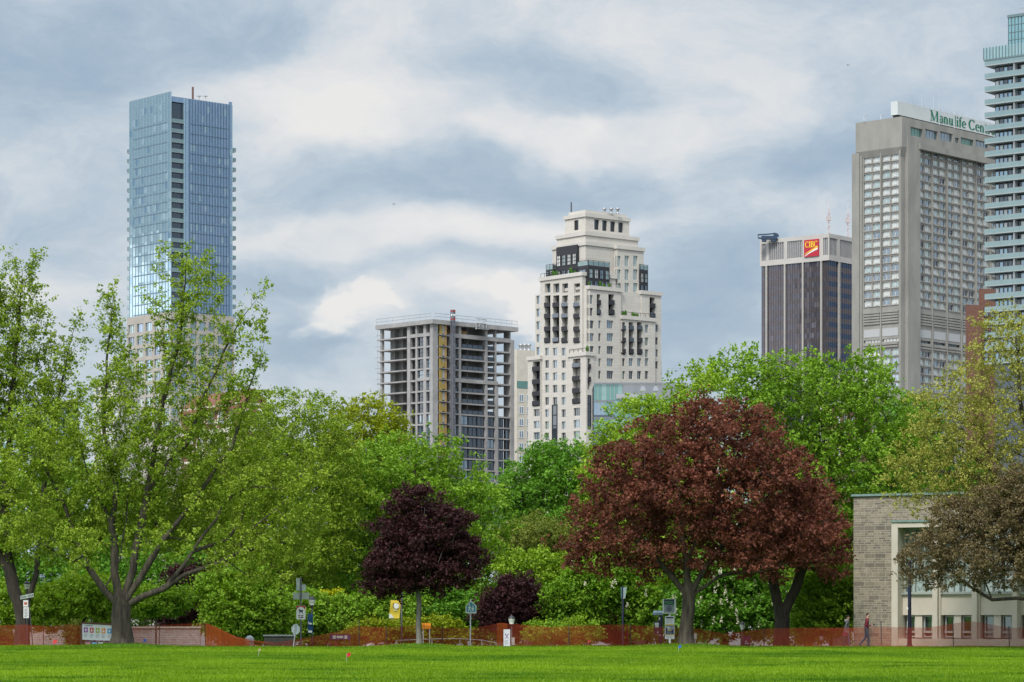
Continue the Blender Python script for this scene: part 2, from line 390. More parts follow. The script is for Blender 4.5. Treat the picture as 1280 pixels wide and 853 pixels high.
# ------------------------------------------------------------------ world: Nishita sky behind procedural cloud decks
SUN_EL, SUN_AZ = 50.0, 203.0          # azimuth clockwise from +Y (the view): behind the camera, to its left
def build_world():
    w = bpy.data.worlds.new('World'); SC.world = w; w.use_nodes = True
    nt = w.node_tree; nt.nodes.clear(); N = nt.nodes.new; L = nt.links.new
    out = N('ShaderNodeOutputWorld'); bg = N('ShaderNodeBackground'); bg.inputs['Strength'].default_value = 0.1
    L(bg.outputs[0], out.inputs['Surface'])
    sky = N('ShaderNodeTexSky'); sky.sky_type = 'NISHITA'; sky.sun_disc = False
    sky.sun_elevation = rad(SUN_EL); sky.sun_rotation = rad(SUN_AZ); sky.air_density = 1.0; sky.dust_density = 2.0
    tc = N('ShaderNodeTexCoord')
    D = tc.outputs['Generated']
    def math_(op, a, b=None, clamp=False):
        n = N('ShaderNodeMath'); n.operation = op; n.use_clamp = clamp
        for i, x in enumerate((a, b)):
            if x is None: continue
            if isinstance(x, (int, float)): n.inputs[i].default_value = x
            else: L(x, n.inputs[i])
        return n.outputs[0]
    def vmath(op, a, b=None):
        n = N('ShaderNodeVectorMath'); n.operation = op
        for i, x in enumerate((a, b)):
            if x is None: continue
            if isinstance(x, (tuple, list)): n.inputs[i].default_value = x
            else: L(x, n.inputs[i])
        return n.outputs['Value'] if op in ('LENGTH', 'DOT_PRODUCT') else n.outputs[0]
    def noise(vec, scale, detail, rough=.55, color=False):
        n = N('ShaderNodeTexNoise'); n.inputs['Scale'].default_value = scale; n.inputs['Detail'].default_value = detail; n.inputs['Roughness'].default_value = rough
        L(vec, n.inputs['Vector']); return n.outputs['Color' if color else 'Fac']
    q = vmath('MULTIPLY', D, (1.0, 1.0, 1.9))
    warp = vmath('SUBTRACT', noise(q, 7.0, 5, color=True), (.5, .5, .5))
    warp = vmath('MULTIPLY', warp, (.13, .13, .065))
    dw = vmath('ADD', D, warp)
    qw = vmath('MULTIPLY', dw, (1.0, 1.0, 1.9))
    v = math_('MULTIPLY', math_('SUBTRACT', noise(qw, 11.0, 10, .66), .5), 1.15)
    v = math_('ADD', v, math_('MULTIPLY', math_('SUBTRACT', noise(qw, 38.0, 7, .62), .5), 0.34))
    v2 = math_('MULTIPLY', math_('SUBTRACT', noise(qw, 3.5, 4, .5), .5), 0.30)
    v = math_('ADD', math_('ADD', v, v2), 0.50)
    # cloud banks and gaps where the photograph's sky has them: (px, py, rx, ry, weight)
    banks = [(110, 20, 260, 75, -0.324), (20, 110, 120, 60, -0.135), (390, 105, 190, 42, .20), (520, 40, 140, 40, .12), (375, 25, 50, 25, -0.162),
             (440, 165, 110, 48, .26), (575, 235, 190, 52, -0.324), (620, 190, 70, 30, .14), (740, 165, 150, 34, .24), (890, 120, 120, 42, .22), (700, 105, 90, 35, -0.189), (640, 60, 90, 40, -0.081),
             (985, 180, 110, 60, -0.297), (1130, 40, 120, 45, .10), (800, 40, 150, 45, .05), (480, 308, 330, 30, .22), (640, 285, 110, 26, .16), (100, 220, 150, 40, .06), (60, 300, 120, 36, -0.135), (100, 370, 120, 40, .20),
             (445, 392, 95, 34, .34), (640, 392, 70, 36, .30), (390, 350, 90, 22, -0.162), (590, 345, 100, 18, -0.135), (345, 445, 70, 60, -0.216), (880, 420, 110, 80, -0.297), (960, 255, 130, 36, .10), (1020, 300, 60, 60, .04), (870, 330, 90, 40, -0.108), (1190, 60, 70, 60, -0.068), (400, 470, 160, 30, -0.162)]
    def dirp(px, py):
        d = Vector(((px - 640) / F, 1.0, (HZ - py) / F)); return d.normalized()
    guides = [(dirp(a, b), (c / F, .35, d / F), wt) for a, b, c, d, wt in banks]
    crisp = [(425, 405, 84, 34, .30), (448, 378, 34, 22, .22), (505, 392, 36, 22, .26), (640, 402, 50, 34, .30), (385, 425, 40, 22, .18), (440, 150, 105, 34, .12), (670, 175, 90, 30, .10)]
    fine = vmath('ADD', dw, vmath('MULTIPLY', vmath('SUBTRACT', noise(q, 24.0, 7, color=True), (.5, .5, .5)), (.065, .02, .048)))
    # the rest of the dome: a bright bank low on the west, blue-grey over it, a bluer east
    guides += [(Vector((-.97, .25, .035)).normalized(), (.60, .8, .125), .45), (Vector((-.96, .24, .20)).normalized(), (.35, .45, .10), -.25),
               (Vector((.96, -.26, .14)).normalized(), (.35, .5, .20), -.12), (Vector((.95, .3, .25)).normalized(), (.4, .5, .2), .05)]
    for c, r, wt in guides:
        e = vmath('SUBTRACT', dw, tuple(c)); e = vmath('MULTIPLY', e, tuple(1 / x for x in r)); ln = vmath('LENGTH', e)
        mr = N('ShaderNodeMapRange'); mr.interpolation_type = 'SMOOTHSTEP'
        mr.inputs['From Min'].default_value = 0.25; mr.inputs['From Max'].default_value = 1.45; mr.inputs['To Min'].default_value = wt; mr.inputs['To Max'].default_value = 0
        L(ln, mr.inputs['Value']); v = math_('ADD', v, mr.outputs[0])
    for a, b, c, d, wt in crisp:            # sunlit heaps of cumulus with firm edges
        e = vmath('MULTIPLY', vmath('SUBTRACT', fine, tuple(dirp(a, b))), (F / c, 1 / .35, F / d)); ln = vmath('LENGTH', e)
        mr = N('ShaderNodeMapRange'); mr.interpolation_type = 'SMOOTHSTEP'; mr.inputs['From Min'].default_value = .45; mr.inputs['From Max'].default_value = 1.0; mr.inputs['To Min'].default_value = wt; mr.inputs['To Max'].default_value = 0
        L(ln, mr.inputs['Value']); v = math_('ADD', v, mr.outputs[0])
    ramp = N('ShaderNodeValToRGB'); cr = ramp.color_ramp; cr.interpolation = 'B_SPLINE'
    stops = [(0.0, lin(150, 173, 194)), (0.30, lin(172, 189, 205)), (0.52, lin(196, 207, 217)), (0.72, lin(219, 222, 225)), (1.0, lin(238, 235, 232))]
    while len(cr.elements) < len(stops): cr.elements.new(0.5)
    for e, (p, c) in zip(cr.elements, stops): e.position = p; e.color = c
    L(v, ramp.inputs[0])
    # an overcast dome is brighter overhead and towards the veiled sun behind the camera
    sep = N('ShaderNodeSeparateXYZ'); L(D, sep.inputs[0])
    up = N('ShaderNodeMapRange'); up.interpolation_type = 'SMOOTHSTEP'; L(sep.outputs['Z'], up.inputs['Value'])
    up.inputs['From Min'].default_value = .33; up.inputs['From Max'].default_value = .95; up.inputs['To Min'].default_value = 0; up.inputs['To Max'].default_value = 1.2
    sd = Vector((math.sin(rad(SUN_AZ)) * math.cos(rad(SUN_EL)), math.cos(rad(SUN_AZ)) * math.cos(rad(SUN_EL)), math.sin(rad(SUN_EL))))
    sn = N('ShaderNodeMapRange'); sn.interpolation_type = 'SMOOTHSTEP'; L(vmath('DOT_PRODUCT', D, tuple(sd)), sn.inputs['Value'])
    sn.inputs['From Min'].default_value = .2; sn.inputs['From Max'].default_value = 1.0; sn.inputs['To Min'].default_value = 0; sn.inputs['To Max'].default_value = 1.5
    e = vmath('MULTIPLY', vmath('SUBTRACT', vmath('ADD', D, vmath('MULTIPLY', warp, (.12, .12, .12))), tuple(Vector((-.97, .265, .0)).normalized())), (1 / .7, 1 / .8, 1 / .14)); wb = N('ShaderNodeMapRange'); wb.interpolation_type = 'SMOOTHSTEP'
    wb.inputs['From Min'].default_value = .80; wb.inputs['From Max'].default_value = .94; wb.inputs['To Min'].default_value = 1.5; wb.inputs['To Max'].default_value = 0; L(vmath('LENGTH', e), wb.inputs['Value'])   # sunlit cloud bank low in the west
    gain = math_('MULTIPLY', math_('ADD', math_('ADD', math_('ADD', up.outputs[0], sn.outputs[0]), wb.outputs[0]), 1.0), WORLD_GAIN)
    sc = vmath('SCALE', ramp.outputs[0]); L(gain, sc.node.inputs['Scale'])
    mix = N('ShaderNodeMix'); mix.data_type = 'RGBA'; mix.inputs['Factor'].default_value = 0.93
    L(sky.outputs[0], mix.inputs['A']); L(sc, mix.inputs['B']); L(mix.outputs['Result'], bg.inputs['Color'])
    # the sun itself, soft behind the cloud
    s = bpy.data.lights.new('sun', 'SUN'); so = bpy.data.objects.new('sun', s); COL.objects.link(so)
    s.energy = SUN_POWER; s.angle = rad(12); s.color = (1.0, .95, .87)
    so.rotation_euler = sd.to_track_quat('Z', 'Y').to_euler()
WORLD_GAIN, SUN_POWER = 8.7, 2.5
build_world()
vs = SC.view_settings; vs.view_transform = 'Standard'; vs.look = 'None'; vs.exposure = 0.25; vs.gamma = 1.0; vs.use_curve_mapping = False
cy = SC.cycles
cy.max_bounces = 7; cy.diffuse_bounces = 3; cy.glossy_bounces = 3; cy.transmission_bounces = 4; cy.transparent_max_bounces = 14
cy.use_denoising = True
try: cy.denoiser = 'OPENIMAGEDENOISE'
except Exception: pass

# ------------------------------------------------------------------ trees
LEAFM = {
    'spring': leaf_mat('spring_leaf', (.125, .21, .015), (.325, .415, .05)),
    'green': leaf_mat('green_leaf', (.095, .20, .014), (.255, .405, .04)),
    'deep': leaf_mat('deep_green_leaf', (.06, .16, .014), (.16, .33, .035)),
    'bright': leaf_mat('bright_green_leaf', (.13, .24, .016), (.29, .42, .04)),
    'yellow': leaf_mat('yellow_green_leaf', (.16, .21, .010), (.32, .36, .02)),
    'gold': leaf_mat('golden_leaf', (.34, .37, .012), (.52, .50, .02)),
    'purple': leaf_mat('purple_leaf', (.024, .010, .012), (.070, .026, .027), .22),
    'copper': leaf_mat('copper_leaf', (.066, .022, .016), (.25, .088, .056), .28),
    'olive': leaf_mat('olive_leaf', (.20, .21, .03), (.42, .41, .10)),
    'crab': leaf_mat('brown_leaf', (.095, .071, .032), (.235, .178, .090), .25),
    'tan': leaf_mat('dull_green_leaf', (.11, .15, .022), (.22, .25, .045)),
}
M_BARK = pbr('grey_bark', (.085, .070, .050), (.020, .016, .013), .95, 3.0, 1.0, stretch=(1.7, 1.7, .3), bscale=6)
M_BARK_DARK = pbr('dark_bark', (.060, .049, .040), (.022, .018, .015), .95, 3.0, 1.0, stretch=(3, 3, .45), bscale=4)
M_BARK_PALE = pbr('pale_bark', (.20, .185, .16), (.12, .11, .095), .9, 3.0, .6, stretch=(2, 2, .7), bscale=12)
M_BLOSSOM = leaf_mat('cream_blossom', (.62, .58, .42), (.78, .74, .60), .3)

def leaf_cloud(name, pts, L, tone, mat, parent, up=0.55, width=0.72, fold=.14):
    n = len(pts)
    nr = RNG.normal(size=(n, 3)) * 0.75 + np.array([0, 0, up]); nr /= np.linalg.norm(nr, axis=1)[:, None]
    g = RNG.normal(size=(n, 3)); t = np.cross(nr, g); t /= np.linalg.norm(t, axis=1)[:, None] + 1e-9
    b = np.cross(nr, t)
    L = L[:, None]; hl = L * .5; hw = L * width * .5
    v = np.empty((n, 4, 3)); off = t * L * .08
    v[:, 0] = pts - t * hl; v[:, 1] = pts + b * hw + nr * fold * L - off; v[:, 2] = pts + t * hl; v[:, 3] = pts - b * hw + nr * fold * L - off
    base = np.array(rootloc(parent)); v -= base
    me = bpy.data.meshes.new(name)
    me.vertices.add(4 * n); me.vertices.foreach_set('co', v.astype(np.float32).ravel())
    me.loops.add(4 * n); me.loops.foreach_set('vertex_index', np.arange(4 * n, dtype=np.int32))
    me.polygons.add(n); me.polygons.foreach_set('loop_start', np.arange(0, 4 * n, 4, dtype=np.int32))
    at = me.attributes.new('tone', 'FLOAT', 'POINT'); at.data.foreach_set('value', np.repeat(np.clip(tone, 0, 1), 4).astype(np.float32))
    me.materials.append(mat); me.update(calc_edges=True); me.validate()
    return add_obj(name, me, parent)

def grow(paths, attractors, trunk_r, tip_r, droop=0.0, seglen=0.8):
    """branch skeleton: given polylines, then each attractor reached from the nearest suitable node"""
    pos, par, plen = [], [], []
    def add(p, pa):
        pos.append(np.array(p, float)); par.append(pa)
        plen.append(0.0 if pa < 0 else plen[pa] + float(np.linalg.norm(pos[-1] - pos[pa]))); return len(pos) - 1
    joint = []
    for path in paths:                    # the first path is the trunk, the others start at the node nearest their first point
        if not pos: cur = add(path[0], -1)
        else:
            d = [np.linalg.norm(np.array(path[0]) - q) for q in pos]; cur = int(np.argmin(d))
        for p in path[1:]:
            a, bb = pos[cur], np.array(p, float); m = max(1, int(np.linalg.norm(bb - a) / seglen))
            for k in range(1, m + 1):
                q = a + (bb - a) * k / m
                if k < m: q = q + RNG.normal(size=3) * 0.04
                cur = add(q, cur)
    root = pos[0]; ntrunk = len(paths[0])
    order = sorted(attractors, key=lambda a: float(np.linalg.norm(np.array(a) - pos[min(ntrunk, len(pos) - 1)])))
    tips = []
    fork_z = paths[0][-1][2]
    for a in order:
        a = np.array(a, float)
        A = np.array(pos); d = np.linalg.norm(A - a, axis=1)
        cost = d + 0.22 * np.array(plen) + np.where(A[:, 2] > a[2] + .3, (A[:, 2] - a[2]) * 0.8, 0) + np.where(A[:, 2] < fork_z - .3, 6.0, 0)
        j = int(np.argmin(cost)); p = pos[j]; pa = par[j]
        pd = (p - pos[pa]) if pa >= 0 else np.array([0, 0, 1.0]); pd = pd / (np.linalg.norm(pd) + 1e-9)
        dist = float(np.linalg.norm(a - p)); c = p + (pd * .55 + np.array([0, 0, .25])) * dist * .45
        m = max(1, int(dist / seglen)); cur = j
        for k in range(1, m + 1):
            t = k / m; q = (1 - t) ** 2 * p + 2 * t * (1 - t) * c + t * t * a
            if k < m: q = q + RNG.normal(size=3) * min(.06, .05 * dist)
            cur = add(q, cur)
        tips.append(cur)
    n = len(pos); kids = [[] for _ in range(n)]
    for i, p in enumerate(par):
        if p >= 0: kids[p].append(i)
    e = 1.68
    s = np.zeros(n)
    for i in range(n - 1, -1, -1):
        if not kids[i]: s[i] = 1.0
        if par[i] >= 0: s[par[i]] += s[i] * 1.0
    r = trunk_r * (s / max(s[0], 1)) ** (1 / e); r = np.where(s < 2, r * .40, np.where(s < 5, r * .62, np.where(s < 12, r * .8, r))); r = np.maximum(r, tip_r * .8)
    return pos, par, kids, r, tips
def wood(mb, pos, par, kids, r, flare=1.45, minr=0.0):
    """tubes along chains: the thickest child continues the chain"""
    starts = [(0, -1)]
    while starts:
        i, pa = starts.pop()
        chain = [pa, i] if pa >= 0 else [i]
        while kids[i]:
            ks = sorted(kids[i], key=lambda k: -r[k])
            for k in ks[1:]: starts.append((k, i))
            i = ks[0]; chain.append(i)
        pts = [pos[k] for k in chain]; rr = [float(r[k]) for k in chain]
        if pa >= 0: rr[0] = rr[1] if len(rr) > 1 else rr[0]
        if max(rr) < minr: continue
        big = max(rr)
        if pa < 0:                        # root flare
            z0 = pts[0][2]
            rr = [x * (1 + (flare - 1) * math.exp(-(p[2] - z0) / 0.45)) for x, p in zip(rr, pts)]
        mb.tube(pts, rr, 12 if big > .2 else (7 if big > .06 else (5 if big > .025 else 4)), 0, cap=True)

N_LEAVES = [0]
def make_tree(name, label, cat, Y, base, trunk_r, lobes, leaf, n_clusters=300, per=70, L=.24, cl=.75, bark=None, limbs=(), fork=None, group=None, up=.55,
              shell=.30, tip_r=.012, ascend=0.0, tone=.5, blossom=None, depth=.85, min_d=.6, tuft=1.5, seglen=.8):
    bx, by = base; per = int(per * 1.6); L = L * .80
    b = P(bx, by, Y); b.z = gz(b.x, Y)
    root = thing(name, label, cat, (b.x, Y, b.z), group)
    def W3(px, py, dy=0.0):                # picture position at the tree's own depth, then pushed back or forward by dy metres
        p = P(px, py, Y); return np.array([p.x, Y + dy, p.z])
    fk = fork or (bx, lobes[0][1] + lobes[0][3] * .9)
    fpt = W3(*fk)
    bpt = np.array([b.x, Y, b.z - .15])
    trunk = [bpt] + [bpt + (fpt - bpt) * t + np.array([math.sin(t * 4 + bx) * .05, 0, 0]) for t in (.25, .5, .75)] + [fpt]
    paths = [trunk]
    for lm in limbs: paths.append([W3(*q) for q in lm])
    # attractors: cluster centres through the crown's volume
    vol = np.array([(l[2] * l[3]) ** 1.12 for l in lobes], float); vol /= vol.sum()
    A = []; tries = 0; k = Y / F
    while len(A) < n_clusters and tries < n_clusters * 40:
        tries += 1
        l = lobes[RNG.choice(len(lobes), p=vol)]; dy = l[4] if len(l) > 4 else 0
        d = RNG.normal(size=3); d /= np.linalg.norm(d); u = RNG.random() ** shell
        c = W3(l[0], l[1], dy); q = c + d * u * np.array([l[2] * k, l[2] * k * depth, l[3] * k])
        if q[2] < b.z + .35: continue
        if A and min_d > 0:
            md = np.min(np.linalg.norm(np.array(A) - q, axis=1))
            if md < min_d * (1 - .7 * tries / (n_clusters * 40)): continue
        A.append(q)
    pos, par, kids, r, tips = grow(paths, A, trunk_r, tip_r, seglen=seglen)
    mb = MB(); wood(mb, pos, par, kids, r, minr=0.0)
    mb.build('trunk', bark or M_BARK, root)
    P_, T_, S_ = [], [], []
    for ti in tips:
        c = pos[ti]; pa = par[ti]
        dv = c - pos[pa]; dv = dv / (np.linalg.norm(dv) + 1e-9) + np.array([0, 0, ascend]); dv /= np.linalg.norm(dv)
        tn = tone + RNG.normal() * .15; n = int(per * RNG.uniform(.55, 1.4)); ns = max(3, n // 10)
        sd = RNG.normal(size=(ns, 3)); sd /= np.linalg.norm(sd, axis=1)[:, None]; sd = sd * np.array([1, 1, .75]) + dv * .45
        so = RNG.uniform(-.25, .55, size=(ns, 1)) * dv * cl * (1.2 + ascend)
        if ascend:                         # leafy shoots: tufts strung back along the twig
            so = so + (-dv) * RNG.uniform(0, 1.1, size=(ns, 1)) * cl * 1.3
        tc_ = c + so + sd * (RNG.random((ns, 1)) ** .6) * cl * (.62 if ascend else .85)
        which = RNG.integers(0, ns, n); tv = RNG.normal(size=(n, 3)); tv /= np.linalg.norm(tv, axis=1)[:, None]
        pts = tc_[which] + tv * (RNG.random((n, 1)) ** .5) * L * tuft * RNG.uniform(.6, 1.5, size=(ns, 1))[which] * np.array([1, 1, .8])
        st = RNG.normal(size=ns) * .12
        P_.append(pts); T_.append(tn + st[which] + RNG.normal(size=n) * .16); S_.append(L * RNG.uniform(.5, 1.25, n))
    P_, T_, S_ = np.vstack(P_), np.concatenate(T_), np.concatenate(S_)
    ok = P_[:, 2] > b.z + .1; P_, T_, S_ = P_[ok], T_[ok], S_[ok]
    N_LEAVES[0] += len(P_)
    leaf_cloud('crown', P_, S_, T_, LEAFM[leaf], root, up=up)
    if blossom:
        # upright candle-shaped flower panicles: ONE part, beyond counting
        cs = [pos[i] for i in RNG.choice(tips, size=min(blossom, len(tips)), replace=False)]
        bp = []
        for c in cs:
            c = c + RNG.normal(size=3) * cl * .4 + np.array([0, -cl * 1.05, .25])
            n = 18; h = RNG.random(n); rr = .10 * (1 - h * .8); a = RNG.random(n) * 6.28
            bp.append(c + np.stack([rr * np.cos(a), rr * np.sin(a), h * .42], 1))
        bp = np.vstack(bp); o = leaf_cloud('blossom', bp, np.full(len(bp), .12), RNG.random(len(bp)), M_BLOSSOM, root, up=0.1)
        o['kind'] = 'stuff'
    return root

MOUNDS += [(X_at(152, 148), 148, .22, 2.0), (X_at(524, 148), 148, .20, 1.6), (X_at(860, 148), 148, .18, 2.0)]

# ------------------------------------------------------------------ ground, road
def build_ground():
    xs = np.concatenate([[-9000, -3000, -900, -300, -120, -80], np.arange(-60, 60.01, .75), [80, 120, 300, 900, 3000, 9000]])
    ys = np.concatenate([[-400, -100, 0, 30, 50], np.arange(60, 175.01, .75), [185, 200, 240, 300, 450, 700, 1200, 3000, 12000]])
    X, Y = np.meshgrid(xs, ys); Z = ground_z(X, Y)
    v = np.stack([X, Y, Z], -1).reshape(-1, 3); nx, ny = len(xs), len(ys)
    f = [(j * nx + i, j * nx + i + 1, (j + 1) * nx + i + 1, (j + 1) * nx + i) for j in range(ny - 1) for i in range(nx - 1)]
    me = bpy.data.meshes.new('lawn'); me.from_pydata(v.tolist(), [], f)
    for p in me.polygons: p.use_smooth = True
    m, nt, out = new_mat('turf'); N = nt.nodes.new
    b = N('ShaderNodeBsdfPrincipled'); b.inputs['Roughness'].default_value = .9; b.inputs['Specular IOR Level'].default_value = .1
    tc = N('ShaderNodeTexCoord')
    def nz(scale, detail, st):
        mp = N('ShaderNodeMapping'); mp.inputs['Scale'].default_value = st; link(nt, tc.outputs['Object'], mp.inputs['Vector'])
        n = N('ShaderNodeTexNoise'); n.inputs['Scale'].default_value = scale; n.inputs['Detail'].default_value = detail; link(nt, mp.outputs[0], n.inputs['Vector']); return n.outputs['Fac']
    r = N('ShaderNodeValToRGB'); r.color_ramp.elements[0].position = .3; r.color_ramp.elements[0].color = (.045, .125, .006, 1)
    r.color_ramp.elements[1].position = .7; r.color_ramp.elements[1].color = (.095, .205, .011, 1)
    link(nt, nz(.12, 6, (1, 1, 1)), r.inputs[0])
    r2 = N('ShaderNodeMapRange'); r2.inputs['From Min'].default_value = .25; r2.inputs['From Max'].default_value = .75; r2.inputs['To Min'].default_value = .55; r2.inputs['To Max'].default_value = 1.4
    link(nt, nz(5.0, 5, (1, .5, 1)), r2.inputs['Value'])
    vm = N('ShaderNodeVectorMath'); vm.operation = 'SCALE'; link(nt, r.outputs[0], vm.inputs[0]); link(nt, r2.outputs[0], vm.inputs['Scale'])
    link(nt, vm.outputs[0], b.inputs['Base Color']); link(nt, b.outputs[0], out.inputs['Surface'])
    me.materials.append(m); me.materials.append(pbr('city_ground', (.17, .165, .155), (.12, .118, .11), .95, .02))
    ctr = np.array([ys[p.index // (nx - 1)] for p in me.polygons]); me.polygons.foreach_set('material_index', (ctr >= 185).astype(np.int32))
    o = add_obj('lawn', me); o['kind'] = 'structure'
    # the sunken street and its pavement beyond the lawn's crest
    mb = MB(); mb.poly([(-400, 166, -1.292), (400, 166, -1.292), (400, 175, -1.292), (-400, 175, -1.292)])
    tag(mb.build('road', pbr('asphalt', (.055, .055, .057), (.04, .04, .042), .9, 3.0)), kind='structure')
    mb = MB(); mb.box(-400, 400, 163.6, 165.98, -1.4, -1.17)
    tag(mb.build('pavement', pbr('paving', (.30, .29, .27), (.24, .23, .22), .9, 1.5)), kind='structure')
    # mown grass blades over the whole visible lawn
    n = 380000
    y = 62 + (155 - 62) * RNG.random(n) ** .85; half = y * 820 / F
    x = RNG.uniform(-1, 1, n) * half
    # longer tufts here and there
    cl = np.sin(x * .9 + np.sin(y * .37) * 2) * np.sin(y * .55 + np.cos(x * .31) * 2.3) + .35 * np.sin(x * 3.1 + y * 1.7)
    h = (.045 + .03 * RNG.random(n)) * (1 + .5 * np.clip(cl, 0, 1)); 
    tuft = RNG.random(n) < .02 ; h = np.where(tuft, h * 1.6, h)
    wd = .020 + .016 * RNG.random(n); a = RNG.random(n) * np.pi
    z = ground_z(x, y)
    dx, dy = np.cos(a) * wd, np.sin(a) * wd; lx, ly = RNG.normal(size=n) * h * .45, RNG.normal(size=n) * h * .45
    v = np.empty((n, 3, 3)); v[:, 0] = np.stack([x - dx, y - dy, z], 1); v[:, 1] = np.stack([x + dx, y + dy, z], 1); v[:, 2] = np.stack([x + lx, y + ly, z + h], 1)
    me = bpy.data.meshes.new('grass'); me.vertices.add(3 * n); me.vertices.foreach_set('co', v.astype(np.float32).ravel())
    me.loops.add(3 * n); me.loops.foreach_set('vertex_index', np.arange(3 * n, dtype=np.int32)); me.polygons.add(n); me.polygons.foreach_set('loop_start', np.arange(0, 3 * n, 3, dtype=np.int32))
    blot = np.zeros(n)
    for k in range(240):                    # clover and coarse patches lie darker in the turf
        bx_, by_ = RNG.uniform(-26, 26), RNG.uniform(64, 153); rx_, ry_ = RNG.uniform(.3, 1.6), RNG.uniform(.3, 1.3)
        blot = np.maximum(blot, np.exp(-(((x - bx_) / rx_) ** 2 + ((y - by_) / ry_) ** 2)) * RNG.uniform(.3, 1))
    tone = .62 + .16 * cl + .30 * np.sin(y * .19 + 1.1 * np.sin(x * .11)) * np.sin(x * .14 + y * .05) + RNG.normal(size=n) * .09 - .85 * blot
    v[:, 2, 2] += blot * .035
    at = me.attributes.new('tone', 'FLOAT', 'POINT'); at.data.foreach_set('value', np.repeat(np.clip(tone, 0, 1), 3).astype(np.float32))
    me.materials.append(leaf_mat('grass_blade', (.055, .138, .007), (.215, .335, .018), .4)); me.update(calc_edges=True)
    o = add_obj('grass', me); o['kind'] = 'stuff'
build_ground()

# ------------------------------------------------------------------ the trees of the photograph
T_ = make_tree
# lawn edge, nearest row
T_('maple_tree', 'tall spreading maple with thick furrowed trunk and yellow-green spring leaves beside the notice board', 'tree', 148, (152, 806), .50,
   [(165, 540, 95, 90), (141, 405, 24, 60), (150, 470, 40, 50), (204, 390, 24, 68), (205, 335, 13, 30), (247, 350, 35, 52), (235, 420, 45, 60), (298, 410, 38, 44), (324, 372, 14, 24), (318, 452, 22, 18), (285, 480, 55, 50), (310, 500, 36, 26), (80, 600, 85, 90), (250, 590, 120, 85, 2), (345, 610, 70, 75), (60, 665, 70, 42, 1), (170, 635, 105, 58, 2), (330, 690, 75, 40), (25, 560, 45, 50), (385, 640, 36, 50), (110, 685, 40, 26, -3), (205, 676, 45, 26, -3)],
   'spring', 900, 78, .190, .66, limbs=[[(149, 757), (130, 738), (112, 712), (94, 672), (78, 625), (48, 570)], [(150, 757), (143, 715), (140, 660), (146, 610), (130, 540), (135, 430), (140, 385)], [(154, 757), (166, 715), (176, 660), (186, 610), (200, 520), (225, 420), (232, 330)],
   [(157, 757), (178, 746), (205, 736), (232, 718), (262, 708), (300, 690), (350, 680)], [(156, 757), (176, 722), (200, 680), (236, 635), (290, 560), (330, 430)], [(130, 738), (150, 700), (158, 650), (165, 580)], [(205, 736), (240, 690), (270, 650), (300, 600)], [(185, 620), (230, 560), (262, 480), (300, 400), (328, 365)], [(112, 712), (70, 690), (20, 660)], [(140, 660), (112, 600), (95, 540)]],
   fork=(152, 760), ascend=.5, shell=.36, tone=.5, tip_r=.010, depth=.75)
T_('maple_tree', 'tall forked maple with open yellow-green crown behind the lamp with the street name blade', 'tree', 155, (28, 806), .40,
   [(30, 530, 70, 110), (30, 400, 44, 80), (42, 340, 16, 36), (12, 345, 18, 36), (97, 425, 13, 42), (70, 450, 26, 50), (-50, 450, 80, 140), (10, 640, 80, 60), (-60, 620, 80, 80), (80, 530, 34, 60)],
   'spring', 720, 78, .190, .66, limbs=[[(25, 770), (14, 720), (5, 640), (12, 540), (20, 430), (28, 340)], [(33, 770), (46, 715), (52, 640), (65, 540), (85, 440), (95, 400)], [(14, 720), (-30, 640), (-60, 500)]],
   fork=(29, 775), ascend=.5, shell=.38, tone=.45, tip_r=.010, depth=.75, bark=M_BARK_DARK)
T_('purple_maple', 'small round dark purple maple on a slim pale trunk beside the yellow banner', 'tree', 148, (524, 806), .135,
   [(527, 690, 56, 50), (520, 648, 38, 34), (512, 712, 58, 36), (562, 672, 32, 36), (575, 705, 28, 36), (478, 718, 26, 26), (482, 672, 22, 20), (528, 622, 16, 14), (550, 640, 16, 14)],
   'purple', 360, 68, .22, .48, bark=M_BARK_PALE, limbs=[[(524, 755), (522, 720), (528, 660)]], fork=(524, 757), shell=.36, min_d=.35, seglen=.5)
T_('copper_maple', 'broad copper-red maple with a short stout trunk behind the transit stop sign', 'tree', 148, (858, 807), .34,
   [(865, 610, 125, 78), (800, 650, 90, 62), (880, 560, 95, 55), (935, 545, 40, 40), (945, 620, 85, 72), (745, 675, 45, 42), (960, 680, 80, 45), (1010, 670, 46, 44), (850, 690, 95, 35), (790, 600, 55, 50), (985, 610, 44, 46), (960, 570, 30, 32), (1035, 700, 22, 22), (722, 700, 22, 18), (900, 512, 20, 12)],
   'copper', 620, 74, .23, .70, limbs=[[(855, 745), (835, 715), (800, 680), (760, 660), (725, 680)], [(862, 745), (858, 700), (850, 640), (840, 580)], [(866, 745), (885, 705), (920, 660), (960, 620), (990, 600)], [(868, 742), (900, 720), (950, 715), (1000, 700)], [(858, 700), (900, 620), (925, 560), (935, 525)], [(800, 680), (780, 620)]],
   fork=(861, 747), shell=.34, tone=.45, tip_r=.011)
T_('crabapple_tree', 'low spreading crabapple with brownish leaves on a long dark bough before the stone building', 'tree', 141, (1362, 815), .30,
   [(1230, 690, 92, 48), (1265, 640, 60, 52), (1160, 705, 40, 32), (1330, 640, 90, 80), (1210, 650, 45, 32), (1380, 690, 70, 60), (1280, 710, 60, 30)],
   'crab', 820, 72, .155, .50, bark=M_BARK_DARK, limbs=[[(1350, 770), (1310, 752), (1270, 748), (1240, 750), (1215, 735), (1190, 715), (1165, 705)], [(1310, 752), (1290, 700), (1270, 640)], [(1240, 750), (1225, 710), (1215, 670)], [(1352, 765), (1350, 690), (1340, 620)]],
   fork=(1356, 772), shell=.40, min_d=.4, seglen=.6, tip_r=.009, tone=.45)
